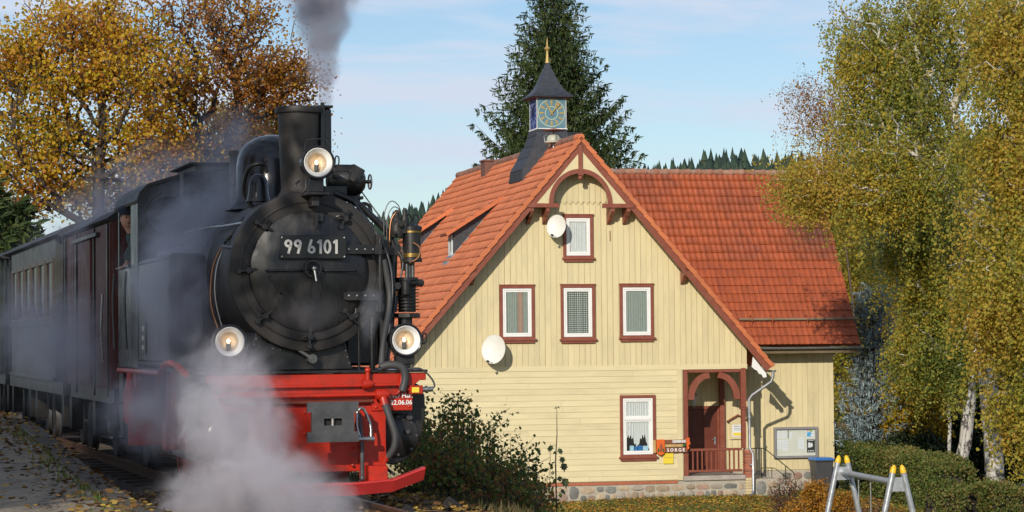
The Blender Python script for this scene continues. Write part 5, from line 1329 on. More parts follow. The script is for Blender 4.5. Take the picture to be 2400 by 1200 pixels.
# small roofed plaque
pq = hung('porch_plaque', 5.30, 1.98, -1.33, 'small framed notice under a little gabled roof in the porch', 'plaque')
parts(pq, [('backboard', 'cream', (0, 0.50, -0.04, 0.0, -0.30, 0.20)), ('sheet', 'paper', (0.07, 0.45, -0.046, -0.041, -0.22, 0.14)), ('print_line', 'black', (0.12, 0.30, -0.050, -0.047, 0.09, 0.105)), ('print_line', 'black', (0.12, 0.42, -0.050, -0.047, 0.03, 0.04)), ('print_line', 'black', (0.12, 0.38, -0.050, -0.047, -0.02, -0.01)), ('print_block', 'yellow', (0.10, 0.42, -0.050, -0.047, -0.19, -0.10))])
m_ = MB(); m_.prism([(-0.10, 0.23), (0.25, 0.42), (0.60, 0.23), (0.60, 0.26), (0.25, 0.46), (-0.10, 0.26)], -0.12, 0.0, XZ); m_.build('little_roof', M['brown'], pq)
m_ = MB(); m_.prism([(0.0, 0.202), (0.5, 0.202), (0.5, 0.26), (0.25, 0.40), (0, 0.26)], -0.03, 0.0, XZ); m_.build('gable', M['cream'], pq)
# notice board
nb = hung('notice_board', 6.71, 1.98, -2.24, 'grey framed glazed notice board with papers on the wing wall', 'notice board')
M['frame_grey'] = pm('grey_frame', (0.27, 0.26, 0.26), 0.5, metal=0.2, var=0.06)
W_, H_ = 1.42, 0.95
parts(nb, [('frame', 'frame_grey', (0, 0.07, -0.085, 0, 0, H_)), ('frame', 'frame_grey', (W_ - .07, W_, -0.085, 0, 0, H_)), ('frame', 'frame_grey', (0.07, W_ - .07, -0.085, 0, 0, 0.07)), ('frame', 'frame_grey', (0.07, W_ - .07, -0.085, 0, H_ - .07, H_)), ('backboard', 'paper2', (0.07, W_ - .07, -0.02, 0, 0.07, H_ - .07))])
pap = [('paper', .09, .22, .60, .84), ('paper', .26, .42, .60, .85), ('paper', .50, .60, .58, .78), ('paper', .10, .24, .28, .56), ('paper', .27, .46, .22, .56), ('paper2', .60, .78, .34, .58), ('paper', .80, .98, .26, .62), ('paper', 1.06, 1.30, .62, .86)]
for i, (mm, a, b, c, d) in enumerate(pap):
    p = MB().bb(a, b, -0.025, -0.021, c, d).build('paper', M[mm], nb)
    for k in range(3):
        zz = d - 0.06 - k * (d - c) * 0.25
        if i < 7: MB().bb(a + .03, b - .03, -0.0275, -0.0255, zz - .004, zz + .004).build('print_line', M['faint'] if 'faint' in M else M.setdefault('faint', pm('faint_print', (0.50, 0.52, 0.60), 0.7, bump=0)), p)
parts(nb, [('blue_print', 'sl2x', (1.09, 1.24, -0.029, -0.026, .64, .78))] if 'sl2x' in M else [])
M['skyblue'] = pm('poster_blue', (0.10, 0.40, 0.72), 0.6); M['posterdark'] = pm('poster_black', (0.03, 0.035, 0.035), 0.6); M['posterpink'] = pm('poster_pink', (0.65, 0.2, 0.35), 0.6); M['postergreen'] = pm('poster_green', (0.30, 0.5, 0.1), 0.6)
m_ = MB(); m_.prism([(1.08, .65), (1.22, .64), (1.20, .70), (1.25, .76), (1.18, .79), (1.09, .78)], -0.029, -0.026, XZ); m_.build('poster_print', M['skyblue'], nb)
parts(nb, [('poster_print', 'posterpink', (1.08, 1.14, -0.029, -0.026, .81, .86)), ('poster_print', 'postergreen', (1.16, 1.26, -0.029, -0.026, .80, .86)), ('poster', 'posterdark', (1.08, 1.34, -0.026, -0.021, .16, .56)), ('green_strip', 'green_paint', (.465, .485, -0.028, -0.0215, .60, .85))])
m_ = MB(); m_.prism([(1.11, .32), (1.18, .30), (1.21, .34), (1.24, .31), (1.27, .38), (1.25, .46), (1.20, .44), (1.16, .48), (1.12, .46)], -0.030, -0.0265, XZ); m_.build('poster_picture', M['paper'], nb)
parts(nb, [('poster_print', 'paper', (1.12 + .05 * k, 1.15 + .05 * k, -0.030, -0.0265, .19, .225)) for k in range(4)] + [('poster_print', 'paper', (1.12, 1.30, -0.030, -0.0265, .52, .535))])
MB().quad((0.07, -0.068, 0.07), (W_ - .07, -0.068, 0.07), (W_ - .07, -0.068, H_ - .07), (0.07, -0.068, H_ - .07)).build('glazing', M['glass'], nb)

# ---- wheelie bin
bn_ = empty('wheelie_bin', Hw(7.98, 1.25, YARD - 0.02), HA, 'dark grey wheelie bin with bright blue lid under the notice board', 'bin')
M['bin'] = pm('grey_plastic', (0.065, 0.067, 0.075), 0.45, var=0.08, dirt=(0.14, 0.12, 0.10), dirt_amt=0.3); M['lid'] = pm('blue_plastic', (0.035, 0.16, 0.50), 0.35, var=0.06)
def taper(m_, x0, x1, y0, y1, z0, X0, X1, Y0, Y1, z1): m_.add([(x0, y0, z0), (x1, y0, z0), (x1, y1, z0), (x0, y1, z0), (X0, Y0, z1), (X1, Y0, z1), (X1, Y1, z1), (X0, Y1, z1)], [(0, 3, 2, 1), (4, 5, 6, 7), (0, 1, 5, 4), (1, 2, 6, 5), (2, 3, 7, 6), (3, 0, 4, 7)])
m_ = MB(); taper(m_, -0.22, 0.22, -0.22, 0.20, 0.06, -0.29, 0.29, -0.30, 0.30, 0.98); m_.build('body', M['bin'], bn_, bevel=0.02)
m_ = MB(); m_.bb(-0.32, 0.32, -0.34, 0.34, 0.95, 0.995); m_.build('rim', M['bin'], bn_, bevel=0.015)
m_ = MB(); taper(m_, -0.32, 0.32, -0.35, 0.35, 0.998, -0.27, 0.27, -0.28, 0.34, 1.07); m_.build('lid', M['lid'], bn_, bevel=0.015)
m_ = MB(); m_.tube([(-0.24, 0.37, 0.97), (-0.24, 0.40, 0.99), (0.24, 0.40, 0.99), (0.24, 0.37, 0.97)], 0.015, 6); m_.build('grip', M['bin'], bn_)
for sx in (-1, 1): MB().cyl((sx * 0.24, 0.22, 0.10), (sx * 0.29, 0.22, 0.10), 0.10, n=16).build('wheel', M['black'], bn_, smooth=40)

# ---- swing set
M['galv'] = pm('galvanised_tube', (0.45, 0.47, 0.49), 0.38, metal=0.55, var=0.15, scale=10, bump=0.08); M['cap'] = pm('yellow_cap', (0.85, 0.50, 0.02), 0.35, var=0.04)
a = at_px(1975, 1100, 47.0); b = at_px(2105, 1128, 43.4); zt = -1.06
dv = Vector((b.x - a.x, b.y - a.y, 0)); Lb = dv.length; dv.normalize(); sd_ = Vector((1.0, 0.12, 0)).normalized()
sw = empty('swing_set', (a.x, a.y, gz(a.x, a.y)), 0, 'galvanised swing frame with yellow capped legs in the right foreground', 'swing')
zb_ = gz(a.x, a.y)
def rel(p): return Vector(p) - Vector((a.x, a.y, zb_))
for e, (q, top) in enumerate(((a, zt + 0.09), (b, zt + 0.09))):
    q = Vector((q.x, q.y, 0)); s_out = 0.62
    for sg in (-1, 1):
        foot = q + sd_ * sg * s_out; foot.z = gz(foot.x, foot.y) - 0.05; hd = q + sd_ * sg * 0.10 + Vector((0, 0, top))
        d = (hd - foot).normalized()
        m_ = MB(); m_.tube([rel(foot), rel(hd)], 0.055, 18); lg = m_.build('leg', M['galv'], sw, smooth=50)
        Mq = d.to_track_quat('Z', 'Y').to_matrix()
        m_ = MB(); m_.lathe([(0.057, 0), (0.057, 0.03), (0.048, 0.09), (0.028, 0.135), (0.006, 0.15)], rel(hd), Mq, 16); m_.build('cap', M['cap'], lg, smooth=50)
    m_ = MB(); nn = dv if e == 0 else -dv; pc = q + Vector((0, 0, zt - 0.12)) + nn * 0.02
    Mp = Matrix((sd_, Vector((0, 0, 1)), dv)).transposed(); m_.prism([(-0.17, -0.13), (0.17, -0.13), (0.13, 0.13), (-0.13, 0.13)], -0.02, 0.02, Mp, rel(pc))
    pl_ = m_.build('plate', M['galv'], sw, bevel=0.005)
    m_ = MB()
    for sx in (-0.11, 0.11):
        for sz in (-0.09, 0.09):
            p = rel(pc) + sd_ * sx + Vector((0, 0, sz)) - dv * 0.02; m_.cyl(p, p - dv * 0.02, 0.014, n=6)
    m_.build('bolt', M['grey_metal'], pl_)
m_ = MB(); m_.tube([rel(Vector((a.x, a.y, zt - 0.10)) + dv * 0.02), rel(Vector((b.x, b.y, zt - 0.10)) - dv * 0.02)], 0.06, 18); m_.build('top_beam', M['galv'], sw, smooth=50)
for t_ in (0.30, 0.52):
    p = Vector((a.x, a.y, zt - 0.15)) + dv * (Lb * t_); m_ = MB()
    for k in range(44):
        z_ = p.z - 0.04 * k; r_ = 0.012; M2 = Matrix.Rotation(PI / 2 * (k % 2), 3, 'Z')
        m_.tube([rel((p.x, p.y, z_)), rel((p.x, p.y, z_ - 0.035))], [0.014, 0.010], 5)
    ch_ = m_.build('chain', M['galv'], sw)
    MB().lathe([(0.03, 0), (0.03, 0.06)], rel((p.x, p.y, p.z)), None, 10).build('hanger', M['galv'], ch_)
p = Vector((a.x, a.y, 0)) + dv * (Lb * 0.41); sz_ = zt - 1.92
m_ = MB(); Ms = Matrix((dv, Vector((-dv.y, dv.x, 0)), Vector((0, 0, 1)))).transposed(); m_.box(rel((p.x, p.y, sz_)), (0.70, 0.2, 0.04), Ms); m_.build('seat', M['black'], sw, bevel=0.01)

# ---- parked car, almost hidden behind the low hedge at the right edge
cp = gpos(2580, 64); cr_ = empty('parked_car', (cp.x, cp.y, gz(cp.x, cp.y)), 0.3, 'blue parked car, only its roof showing behind the hedge', 'car')
M['carblue'] = pm('blue_car_paint', (0.05, 0.12, 0.25), 0.3, coat=0.4, var=0.03, bump=0)
def loft(secs, name, mat, par, bev=0.05, smooth=50):
    n = len(secs[0]); m_ = MB(); vs = [p for s in secs for p in s]; fs = [tuple(reversed(range(n))), tuple(range(len(vs) - n, len(vs)))]
    for i in range(len(secs) - 1):
        for k in range(n): a = i * n + k; b = i * n + (k + 1) % n; fs.append((a, b, b + n, a + n))
    m_.add(vs, fs); return m_.build(name, mat, par, smooth=smooth, bevel=bev)
loft([[(x_, -.85, .3), (x_, .85, .3), (x_, .85, h_), (x_, -.85, h_)] for x_, h_ in ((-2.1, .75), (-1.2, .92), (1.3, .95), (2.0, .85))], 'body', M['carblue'], cr_)
loft([[(-1.0 + i_, -.8 + j_, z_), (-1.0 + i_, .8 - j_, z_), (1.6 - i_ * .6, .8 - j_, z_), (1.6 - i_ * .6, -.8 + j_, z_)] for i_, j_, z_ in ((0, 0, .93), (.5, .15, 1.32), (.6, .2, 1.40))], 'cabin', M['carblue'], cr_)
for sx in (-1.35, 1.3):
    for sy in (-.87, .67): MB().cyl((sx, sy, .3), (sx, sy + .2, .3), .3, n=18).build('wheel', M['black'], cr_, smooth=40)
m_ = MB(); m_.add([(-.93, -.7, .98), (-.93, .7, .98), (-.52, .62, 1.30), (-.52, -.62, 1.30)], [(0, 1, 2, 3)]); m_.build('windscreen', M['glass'], cr_)
# ------------------------------------------------------------------ the steam locomotive
M['loco'] = pm('sooty_black_paint', (0.010, 0.010, 0.011), 0.34, var=0.35, scale=5, bump=0.18, bscale=40, dirt=(0.048, 0.042, 0.037), dirt_amt=0.75, dscale=5, rvar=0.16, stretch=(1, 1, 0.4))
M['loco_matt'] = pm('burnt_black_iron', (0.019, 0.0165, 0.015), 0.58, var=0.3, scale=6, bump=0.3, bscale=50, dirt=(0.040, 0.030, 0.023), dirt_amt=0.4, dscale=4)
M['loco_gloss'] = pm('glossy_black_paint', (0.014, 0.015, 0.018), 0.2, var=0.2, scale=5, bump=0.1, bscale=30, dirt=(0.04, 0.038, 0.035), dirt_amt=0.5, dscale=3, rvar=0.08)
M['plate_black'] = pm('plate_black', (0.010, 0.010, 0.010), 0.35, var=0.1)
M['red'] = pm('loco_red_paint', (0.47, 0.023, 0.008), 0.38, var=0.12, scale=4, bump=0.15, bscale=40, dirt=(0.09, 0.022, 0.016), dirt_amt=0.75, dscale=8, rvar=0.12)
M['red_pale'] = pm('guard_red_paint', (0.58, 0.035, 0.035), 0.4, var=0.1, dirt=(0.2, 0.05, 0.04), dirt_amt=0.3)
M['iron'] = pm('worn_grey_iron', (0.085, 0.085, 0.088), 0.45, metal=0.3, var=0.3, scale=7, bump=0.4, bscale=30, dirt=(0.04, 0.04, 0.04), dirt_amt=0.6, dscale=5)
M['steel'] = pm('bare_steel', (0.40, 0.39, 0.37), 0.3, metal=0.9, var=0.2)
M['brass'] = pm('dull_brass', (0.36, 0.24, 0.07), 0.38, metal=0.85, var=0.25, scale=12, dirt=(0.10, 0.08, 0.04), dirt_amt=0.5, dscale=9)
M['copper'] = pm('copper_pipe', (0.42, 0.19, 0.09), 0.4, metal=0.8, var=0.2)
M['rubber'] = pm('grey_rubber', (0.050, 0.050, 0.052), 0.6, var=0.15, bump=0.1)
M['digit'] = pm('aluminium_digits', (0.52, 0.51, 0.48), 0.5, metal=0.1, var=0.1)
M['reflector'] = pm('lamp_reflector', (0.62, 0.52, 0.40), 0.35, metal=0.2, var=0.1)
def emis(name, col, s):
    m, n, l, b = newmat(name); b.inputs['Base Color'].default_value = (*col, 1); b.inputs['Emission Color'].default_value = (*col, 1); b.inputs['Emission Strength'].default_value = s; return m
M['bulb'] = emis('lit_bulb', (1.0, 0.68, 0.40), 6.0)
LR = empty('steam_locomotive', LO, LA, 'black steam locomotive with red buffer beam and number plate 99 6101', 'locomotive')
MF = Matrix.Rotation(PI / 2, 3, 'X')      # lathe axis (h) towards the front, -y
MBk = Matrix.Rotation(-PI / 2, 3, 'X')
MX = Matrix.Rotation(PI / 2, 3, 'Y')
def LB(name, mat, parent=None, bevel=0.006, smooth=None, bbs=()):
    m_ = MB()
    for b in bbs: m_.bb(*b)
    return m_.build(name, M[mat], parent or LR, bevel=bevel, smooth=smooth)
def LT(name, mat, pts, r, n=10, parent=None):
    return MB().tube(curve(pts), r if not isinstance(r, (list, tuple)) else r, n).build(name, M[mat], parent or LR, smooth=60)
def curve(pts, k=4):
    """a smooth line through the points"""
    P = [Vector(p) for p in pts]
    if len(P) < 3: return P
    out = []
    for i in range(len(P) - 1):
        a = P[max(i - 1, 0)]; b = P[i]; c = P[i + 1]; d = P[min(i + 2, len(P) - 1)]
        for j in range(k):
            t = j / k; out.append(0.5 * ((2 * b) + (c - a) * t + (2 * a - 5 * b + 4 * c - d) * t * t + (3 * b - a - 3 * c + d) * t ** 3))
    out.append(P[-1]); return out
# frame, buffer beam
bp = [(-1.05, 1.222), (1.05, 1.222), (1.05, 1.15), (0.99, 1.15), (0.94, 1.11), (0.92, 1.06), (0.915, 0.865), (0.52, 0.865), (0.52, 0.93), (-0.52, 0.93), (-0.52, 0.865), (-0.915, 0.865), (-0.92, 1.06), (-0.94, 1.11), (-0.99, 1.15), (-1.05, 1.15)]
bm_ = MB().prism(bp, 0.0, 0.035, XZ).build('buffer_beam', M['red'], LR, bevel=0.006)
LB('front_plate', 'red', bbs=[(-0.60, 0.60, 0.037, 0.06, 0.30, 0.93)])
LB('frame_plate', 'red', bbs=[(0.40, 0.655, -0.005, 0.034, 0.22, 0.86)]); LB('frame_plate', 'red', bbs=[(-0.655, -0.40, -0.005, 0.034, 0.22, 0.86)])
for sx in (-1, 1): LB('side_frame', 'red', bbs=[(sx * 0.40, sx * 0.43, 0.062, 5.6, 0.45, 1.1)])
LT('red_pipe', 'red', [(-1.0, -0.045, 1.105), (0.0, -0.045, 1.105), (0.78, -0.045, 1.11)], 0.014)
LT('red_pipe', 'red', [(-1.0, -0.05, 1.018), (0.0, -0.05, 1.018), (0.60, -0.05, 1.022)], 0.019)
LT('rusty_pipe', 'door', [(-0.9, -0.02, 0.955), (0.0, -0.02, 0.955), (0.52, -0.02, 0.96)], 0.017)
# valve fittings on the beam
v_ = MB(); v_.lathe([(0.045, -0.05), (0.05, 0.0), (0.03, 0.05)], (0.47, -0.05, 1.12), MX, 10); v_.cyl((0.47, -0.05, 1.12), (0.47, -0.05, 1.24), 0.022, n=10); v_.ball((0.47, -0.05, 1.25), 0.03); v_.build('red_valve', M['red'], LR, smooth=50)
v_ = MB(); v_.lathe([(0.05, -0.06), (0.055, 0.03), (0.035, 0.07)], (0.60, -0.07, 1.02), MX, 12); v_.cyl((0.60, -0.07, 1.03), (0.62, -0.11, 0.92), 0.038, n=12); v_.build('red_valve', M['red'], LR, smooth=50)
LT('red_pipe', 'red', [(0.66, -0.05, 1.02), (0.76, -0.05, 1.03), (0.79, -0.05, 1.12), (0.80, -0.045, 1.22)], 0.014)
LT('brake_hose', 'rubber', [(0.62, -0.11, 0.93), (0.655, -0.15, 0.80), (0.70, -0.17, 0.64), (0.69, -0.16, 0.52), (0.645, -0.12, 0.44)], 0.034)
v_ = MB(); v_.cyl((0.645, -0.12, 0.46), (0.62, -0.10, 0.40), 0.030, n=10); v_.build('hose_end', M['red'], LR, smooth=50)
LT('thick_hose', 'rubber', [(0.60, -0.03, 1.28), (0.70, -0.05, 1.30), (0.80, -0.06, 1.27), (0.83, -0.06, 1.17), (0.80, -0.06, 1.05)], 0.038)
LT('thick_hose', 'rubber', [(0.62, 0.02, 1.27), (0.64, 0.06, 1.42), (0.68, 0.12, 1.60), (0.74, 0.2, 1.80), (0.76, 0.25, 2.0), (0.70, 0.22, 2.3)], 0.030)
v_ = MB(); v_.cyl((0.82, -0.04, 1.07), (1.02, -0.04, 1.055), 0.016, n=8); v_.bb(0.87, 1.0, -0.075, -0.02, 1.02, 1.10); v_.build('coupling_valve', M['red'], LR, bevel=0.004)
v_ = MB(); v_.cyl((1.0, -0.05, 1.06), (1.10, -0.05, 1.065), 0.025, n=10); v_.cyl((1.03, -0.05, 1.06), (1.05, -0.05, 1.062), 0.036, n=10); v_.build('silver_coupling', M['steel'], LR, smooth=50)
LB('yellow_tag', 'yellow', bbs=[(0.89, 0.96, -0.080, -0.076, 1.035, 1.085)], bevel=0)
LT('black_wire', 'rubber', [(0.84, -0.01, 1.25), (0.98, -0.03, 1.26), (1.08, -0.04, 1.18), (1.12, -0.05, 1.10), (1.09, -0.05, 1.065)], 0.009)
put_text('lettering', 'NÖ Har.', 0.062, M['white'], LR, (0.805, -0.004, 1.005), ext=0.001, off=0.0012)
put_text('lettering', '22.06.06', 0.062, M['white'], LR, (0.805, -0.004, 0.94), ext=0.001, off=0.0012)
rv = MB()
for x, z in ((-0.85, 0.9), (0.56, 0.90), (0.88, 0.90), (-0.56, 0.9), (-0.3, 0.88), (-0.42, 0.52), (0.35, 0.52), (0.33, 0.36), (-0.12, 0.86), (-0.12, 0.66), (0.56, 0.30), (0.44, 0.30)): rv.ball((x, 0.0 if abs(x) > 0.3 else 0.035, z), 0.016, 8, 4)
rv.build('rivets', M['red'], LR)['kind'] = 'stuff'
# centre coupler
cp_ = [(-0.24, 0.185), (0.24, 0.185), (0.24, 0.09), (0.20, 0.06), (0.20, -0.06), (0.24, -0.09), (0.24, -0.185), (-0.24, -0.185), (-0.24, -0.09), (-0.20, -0.06), (-0.20, 0.06), (-0.24, 0.09)]
cc = Vector((0.045, -0.45, 0.785))
cpl = MB()
hx, hz_ = 0.085, 0.032                      # plate with a slot through it, in four pieces joined
for (a, b, c, d) in ((-0.20, 0.20, hz_, 0.185), (-0.20, 0.20, -0.185, -hz_), (-0.20, -hx, -hz_, hz_), (hx, 0.20, -hz_, hz_), (-0.24, -0.20, 0.09, 0.185), (0.20, 0.24, 0.09, 0.185), (-0.24, -0.20, -0.185, -0.09), (0.20, 0.24, -0.185, -0.09)):
    cpl.bb(cc.x + a, cc.x + b, cc.y, cc.y + 0.045, cc.z + c, cc.z + d)
cpl.build('coupler_plate', M['iron'], LR)
v_ = MB(); v_.bb(cc.x - 0.09, cc.x + 0.09, cc.y + 0.052, 0.0, cc.z - 0.08, cc.z + 0.08); v_.bb(cc.x - 0.16, cc.x + 0.16, cc.y + 0.10, cc.y + 0.14, cc.z - 0.12, cc.z + 0.12); v_.build('coupler_stem', M['red'], LR, bevel=0.01)
LB('coupler_slot', 'dark', bbs=[(cc.x - 0.12, cc.x + 0.12, cc.y + 0.0455, cc.y + 0.05, cc.z - 0.06, cc.z + 0.06)], bevel=0)  # black plate behind the hole, paints the dark inside of the slot
MB().cyl((cc.x, cc.y + 0.022, cc.z - 0.05), (cc.x, cc.y + 0.022, cc.z + 0.05), 0.016, n=8).build('coupler_pin', M['steel'], LR)
# screw shackle hanging at the right of the coupler
sk = MB(); sk.tube(curve([(0.34, -0.16, 0.86), (0.33, -0.18, 0.74), (0.36, -0.20, 0.62)]), 0.013, 8); sk.tube(curve([(0.34, -0.16, 0.86), (0.38, -0.16, 0.90), (0.42, -0.16, 0.86), (0.46, -0.18, 0.74), (0.46, -0.20, 0.62)]), 0.015, 8)
sk.tube([(0.33, -0.21, 0.61), (0.49, -0.21, 0.61)], 0.026, 10); sk.build('shackle', M['steel'], LR, smooth=50)
sk = MB(); sk.tube([(0.375, -0.20, 0.60), (0.375, -0.20, 0.26)], 0.020, 8); sk.ball((0.375, -0.20, 0.25), 0.028); sk.tube([(0.375, -0.20, 0.58), (0.375, -0.1, 0.84), (0.375, 0.0, 0.85)], 0.02, 8); sk.build('coupling_screw', M['iron'], LR, smooth=50)
# rail guard
gd = MB(); path = [(-1.00, 0.34), (-0.70, 0.235), (-0.3, 0.20), (0.3, 0.20), (0.66, 0.225), (0.96, 0.33)]
for (xa, za), (xb, zb) in zip(path[:-1], path[1:]):
    gd.add([(xa, -0.30, za), (xb, -0.30, zb), (xb, -0.22, zb - 0.11), (xa, -0.22, za - 0.11), (xa, -0.29, za + 0.012), (xb, -0.29, zb + 0.012), (xb, -0.20, zb - 0.105), (xa, -0.20, za - 0.105)], [(0, 1, 2, 3), (4, 7, 6, 5), (0, 4, 5, 1), (3, 2, 6, 7), (0, 3, 7, 4), (1, 5, 6, 2)])
    gd.add([(xa, -0.29, za + 0.013), (xb, -0.29, zb + 0.013), (xb, -0.18, zb + 0.013), (xa, -0.18, za + 0.013)], [(0, 1, 2, 3)])
gd.build('rail_guard', M['red_pale'], LR)
for a_, b_ in ((0.44, 0.62), (-0.62, -0.44)): LB('guard_bracket', 'red', bbs=[(a_, b_, -0.20, -0.006, 0.20, 0.36)])
# running board and saddle
LB('running_board', 'loco', bbs=[(-1.06, 1.06, -0.03, 4.2, 1.226, 1.25)])
sd = MB(); sd.prism([(-0.60, 1.252), (0.44, 1.252), (0.34, 1.62), (-0.50, 1.62)], 0.42, 1.3, XZ); sd.build('saddle', M['loco'], LR, bevel=0.01)
rv = MB()
for k in range(13):
    a = -0.47 + 0.067 * k; rv.ball((a, 0.415, 1.50 - 0.06 * math.cos((k - 6) / 6 * 1.2)), 0.013, 8, 4)
for k in range(5): rv.ball((0.33 + 0.018 * k, 0.415, 1.55 - 0.06 * k), 0.013, 8, 4); rv.ball((-0.50 - 0.018 * k, 0.415, 1.55 - 0.06 * k), 0.013, 8, 4)
rv.build('rivets', M['iron'], LR)['kind'] = 'stuff'
v_ = MB(); v_.cyl((0.02, 0.30, 1.36), (0.02, 0.42, 1.36), 0.045, n=12); v_.cyl((-0.10, 0.36, 1.46), (-0.10, 0.42, 1.46), 0.03, n=10); v_.tube([(0.02, 0.31, 1.36), (-0.12, 0.33, 1.45)], 0.018, 6); v_.build('drain_valve', M['iron'], LR, smooth=50)
for k, (x0, x1) in enumerate(((0.44, 0.47), (0.52, 0.60))):
    v_ = MB(); v_.tube([(x1, 0.30, 1.25), (x1, 0.30, 1.75)], 0.030 if k else 0.012, 8); v_.build('upright_pipe', M['loco'], LR, smooth=50)
SCZ = 2.19; SX = -0.015
# smokebox, boiler
R0 = 0.765
sb = MB(); sb.lathe([(0.60, 0.0), (R0 - 0.035, 0.0), (R0 - 0.008, -0.006), (R0, -0.03), (R0, -0.06), (R0 - 0.012, -0.065), (R0 - 0.012, -1.35), (0.5, -1.36)], (SX, 0.30, SCZ), MF, 72); sb.build('smokebox', M['loco_matt'], LR, smooth=35)
LB_ = MB(); LB_.lathe([(0.0, -0.02), (0.62, -0.02), (0.66, -0.004), (0.668, 0.006), (0.655, 0.014)], (SX, 0.30, SCZ), MF, 72, True, False); LB_.build('door_ring', M['loco_matt'], LR, smooth=35)
dz = MB(); dz.lathe([(0.575, 0.012), (0.57, 0.028), (0.555, 0.036), (0.50, 0.052), (0.40, 0.078), (0.28, 0.10), (0.14, 0.115), (0.0, 0.12)], (SX, 0.30, SCZ), MF, 72); dz.build('smokebox_door', M['loco'], LR, smooth=35)
bo = MB(); bo.lathe([(0.4, -1.3), (0.68, -1.3), (0.68, -4.1), (0.4, -4.1)], (SX, 0.30, SCZ), MF, 56); bo.build('boiler', M['loco'], LR, smooth=35)
for yy in (1.75, 2.6, 3.4):
    b_ = MB(); b_.lathe([(0.682, 0.03), (0.69, 0.03), (0.69, -0.03), (0.682, -0.03)], (SX, yy, SCZ), MF, 56); b_.build('boiler_band', M['iron'], LR, smooth=35)
# door dogs: a clamp bar, bolt and nut, set round the rim
def dog(x, z, ang, ln=0.13):
    c = Vector((SX + x, 0.255, SCZ + z)); d = Vector((math.cos(R(ang)), 0, math.sin(R(ang)))); m_ = MB()
    m_.tube([c - d * ln * 0.7, c + d * ln * 0.7], [0.020, 0.014], 6); m_.cyl(c + Vector((0, 0.05, 0)), c - Vector((0, 0.035, 0)), 0.030, n=6); m_.cyl(c - d * ln * 0.7 + Vector((0, 0.03, 0)), c - d * ln * 0.7 - Vector((0, 0.03, 0)), 0.024, n=8)
    p = Vector((-d.z, 0, d.x)) * 0.07; m_.tube(curve([c, c + p * 0.7 - Vector((0, 0.03, 0)), c + p * 1.3 - d * 0.03 - Vector((0, 0.02, 0))]), 0.010, 6)
    m_.build('door_clamp', M['loco'], LR, smooth=40)
for x, z, a in ((-0.43, 0.42, -28), (0.35, 0.50, 60), (-0.59, 0.01, 5), (-0.43, -0.42, 35), (0.0, -0.62, 85), (0.40, -0.44, -45), (0.62, 0.20, 170)): dog(x, z, a)
for x, z, a in ((-0.34, -0.13, -58),):
    c = Vector((SX + x, 0.19, SCZ + z)); d = Vector((math.cos(R(a)), 0, math.sin(R(a)))); LT('grab_bar', 'loco_gloss', [c - d * 0.09 + Vector((0, .04, 0)), c - d * 0.08, c + d * 0.08, c + d * 0.09 + Vector((0, .04, 0))], 0.011)
for (a, b) in ((-0.43, -0.12), (0.10, 0.40)): LT('door_handrail', 'loco_gloss', [(a, 0.22, SCZ + 0.005), (a + 0.01, 0.165, SCZ + 0.005), (b - 0.01, 0.155, SCZ + 0.005), (b, 0.20, SCZ + 0.005)], 0.013)
dt = MB()
n_ = 24
for i in range(n_):
    a, b = 2 * PI * i / n_, 2 * PI * (i + 1) / n_; dt.tube([(SX + 0.075 * math.cos(a), 0.10, SCZ + 0.02 + 0.075 * math.sin(a)), (SX + 0.075 * math.cos(b), 0.10, SCZ + 0.02 + 0.075 * math.sin(b))], 0.013, 6, False)
for k in range(3):
    a = R(90 + 120 * k); dt.tube([(SX, 0.11, SCZ + 0.02), (SX + 0.07 * math.cos(a), 0.10, SCZ + 0.02 + 0.07 * math.sin(a))], 0.010, 6)
dt.cyl((SX, 0.20, SCZ + 0.02), (SX, 0.05, SCZ + 0.02), 0.026, n=12); dt.build('door_handwheel', M['loco_gloss'], LR, smooth=45)
dt = MB(); dt.tube([(SX, 0.055, SCZ + 0.02), (SX + 0.015, 0.03, SCZ - 0.10)], [0.014, 0.010], 8); dt.ball((SX, 0.055, SCZ + 0.02), 0.024); dt.build('door_dart', M['steel'], LR, smooth=50)
# hinges
for z0 in (2.395, 1.955):
    h_ = MB(); h_.prism([(0.30, z0 - 0.035), (0.34, z0 - 0.045), (0.66, z0 - 0.045), (0.66, z0 + 0.045), (0.34, z0 + 0.045), (0.30, z0 + 0.03)], 0.195, 0.23, XZ); h_.bb(0.60, 0.67, 0.16, 0.24, z0 - 0.05, z0 + 0.05)
    hs = h_.build('hinge_strap', M['loco'], LR, bevel=0.005)
    r_ = MB()
    for k in range(4): r_.ball((0.35 + 0.08 * k, 0.19, z0), 0.013, 8, 4)
    r_.build('rivets', M['steel'], hs)['kind'] = 'stuff'
LT('hinge_pin', 'loco', [(0.655, 0.19, 1.80), (0.655, 0.19, 2.50)], 0.016)
for a_, b_ in ((2.44, 2.54), (1.80, 1.88)): LB('hinge_block', 'loco', bbs=[(0.62, 0.70, 0.2, 0.32, a_, b_)])
LB('lamp_iron', 'loco', bbs=[(0.03, 0.11, 0.20, 0.215, 2.66, 2.74), (0.03, 0.05, 0.15, 0.20, 2.60, 2.74)], bevel=0.003)
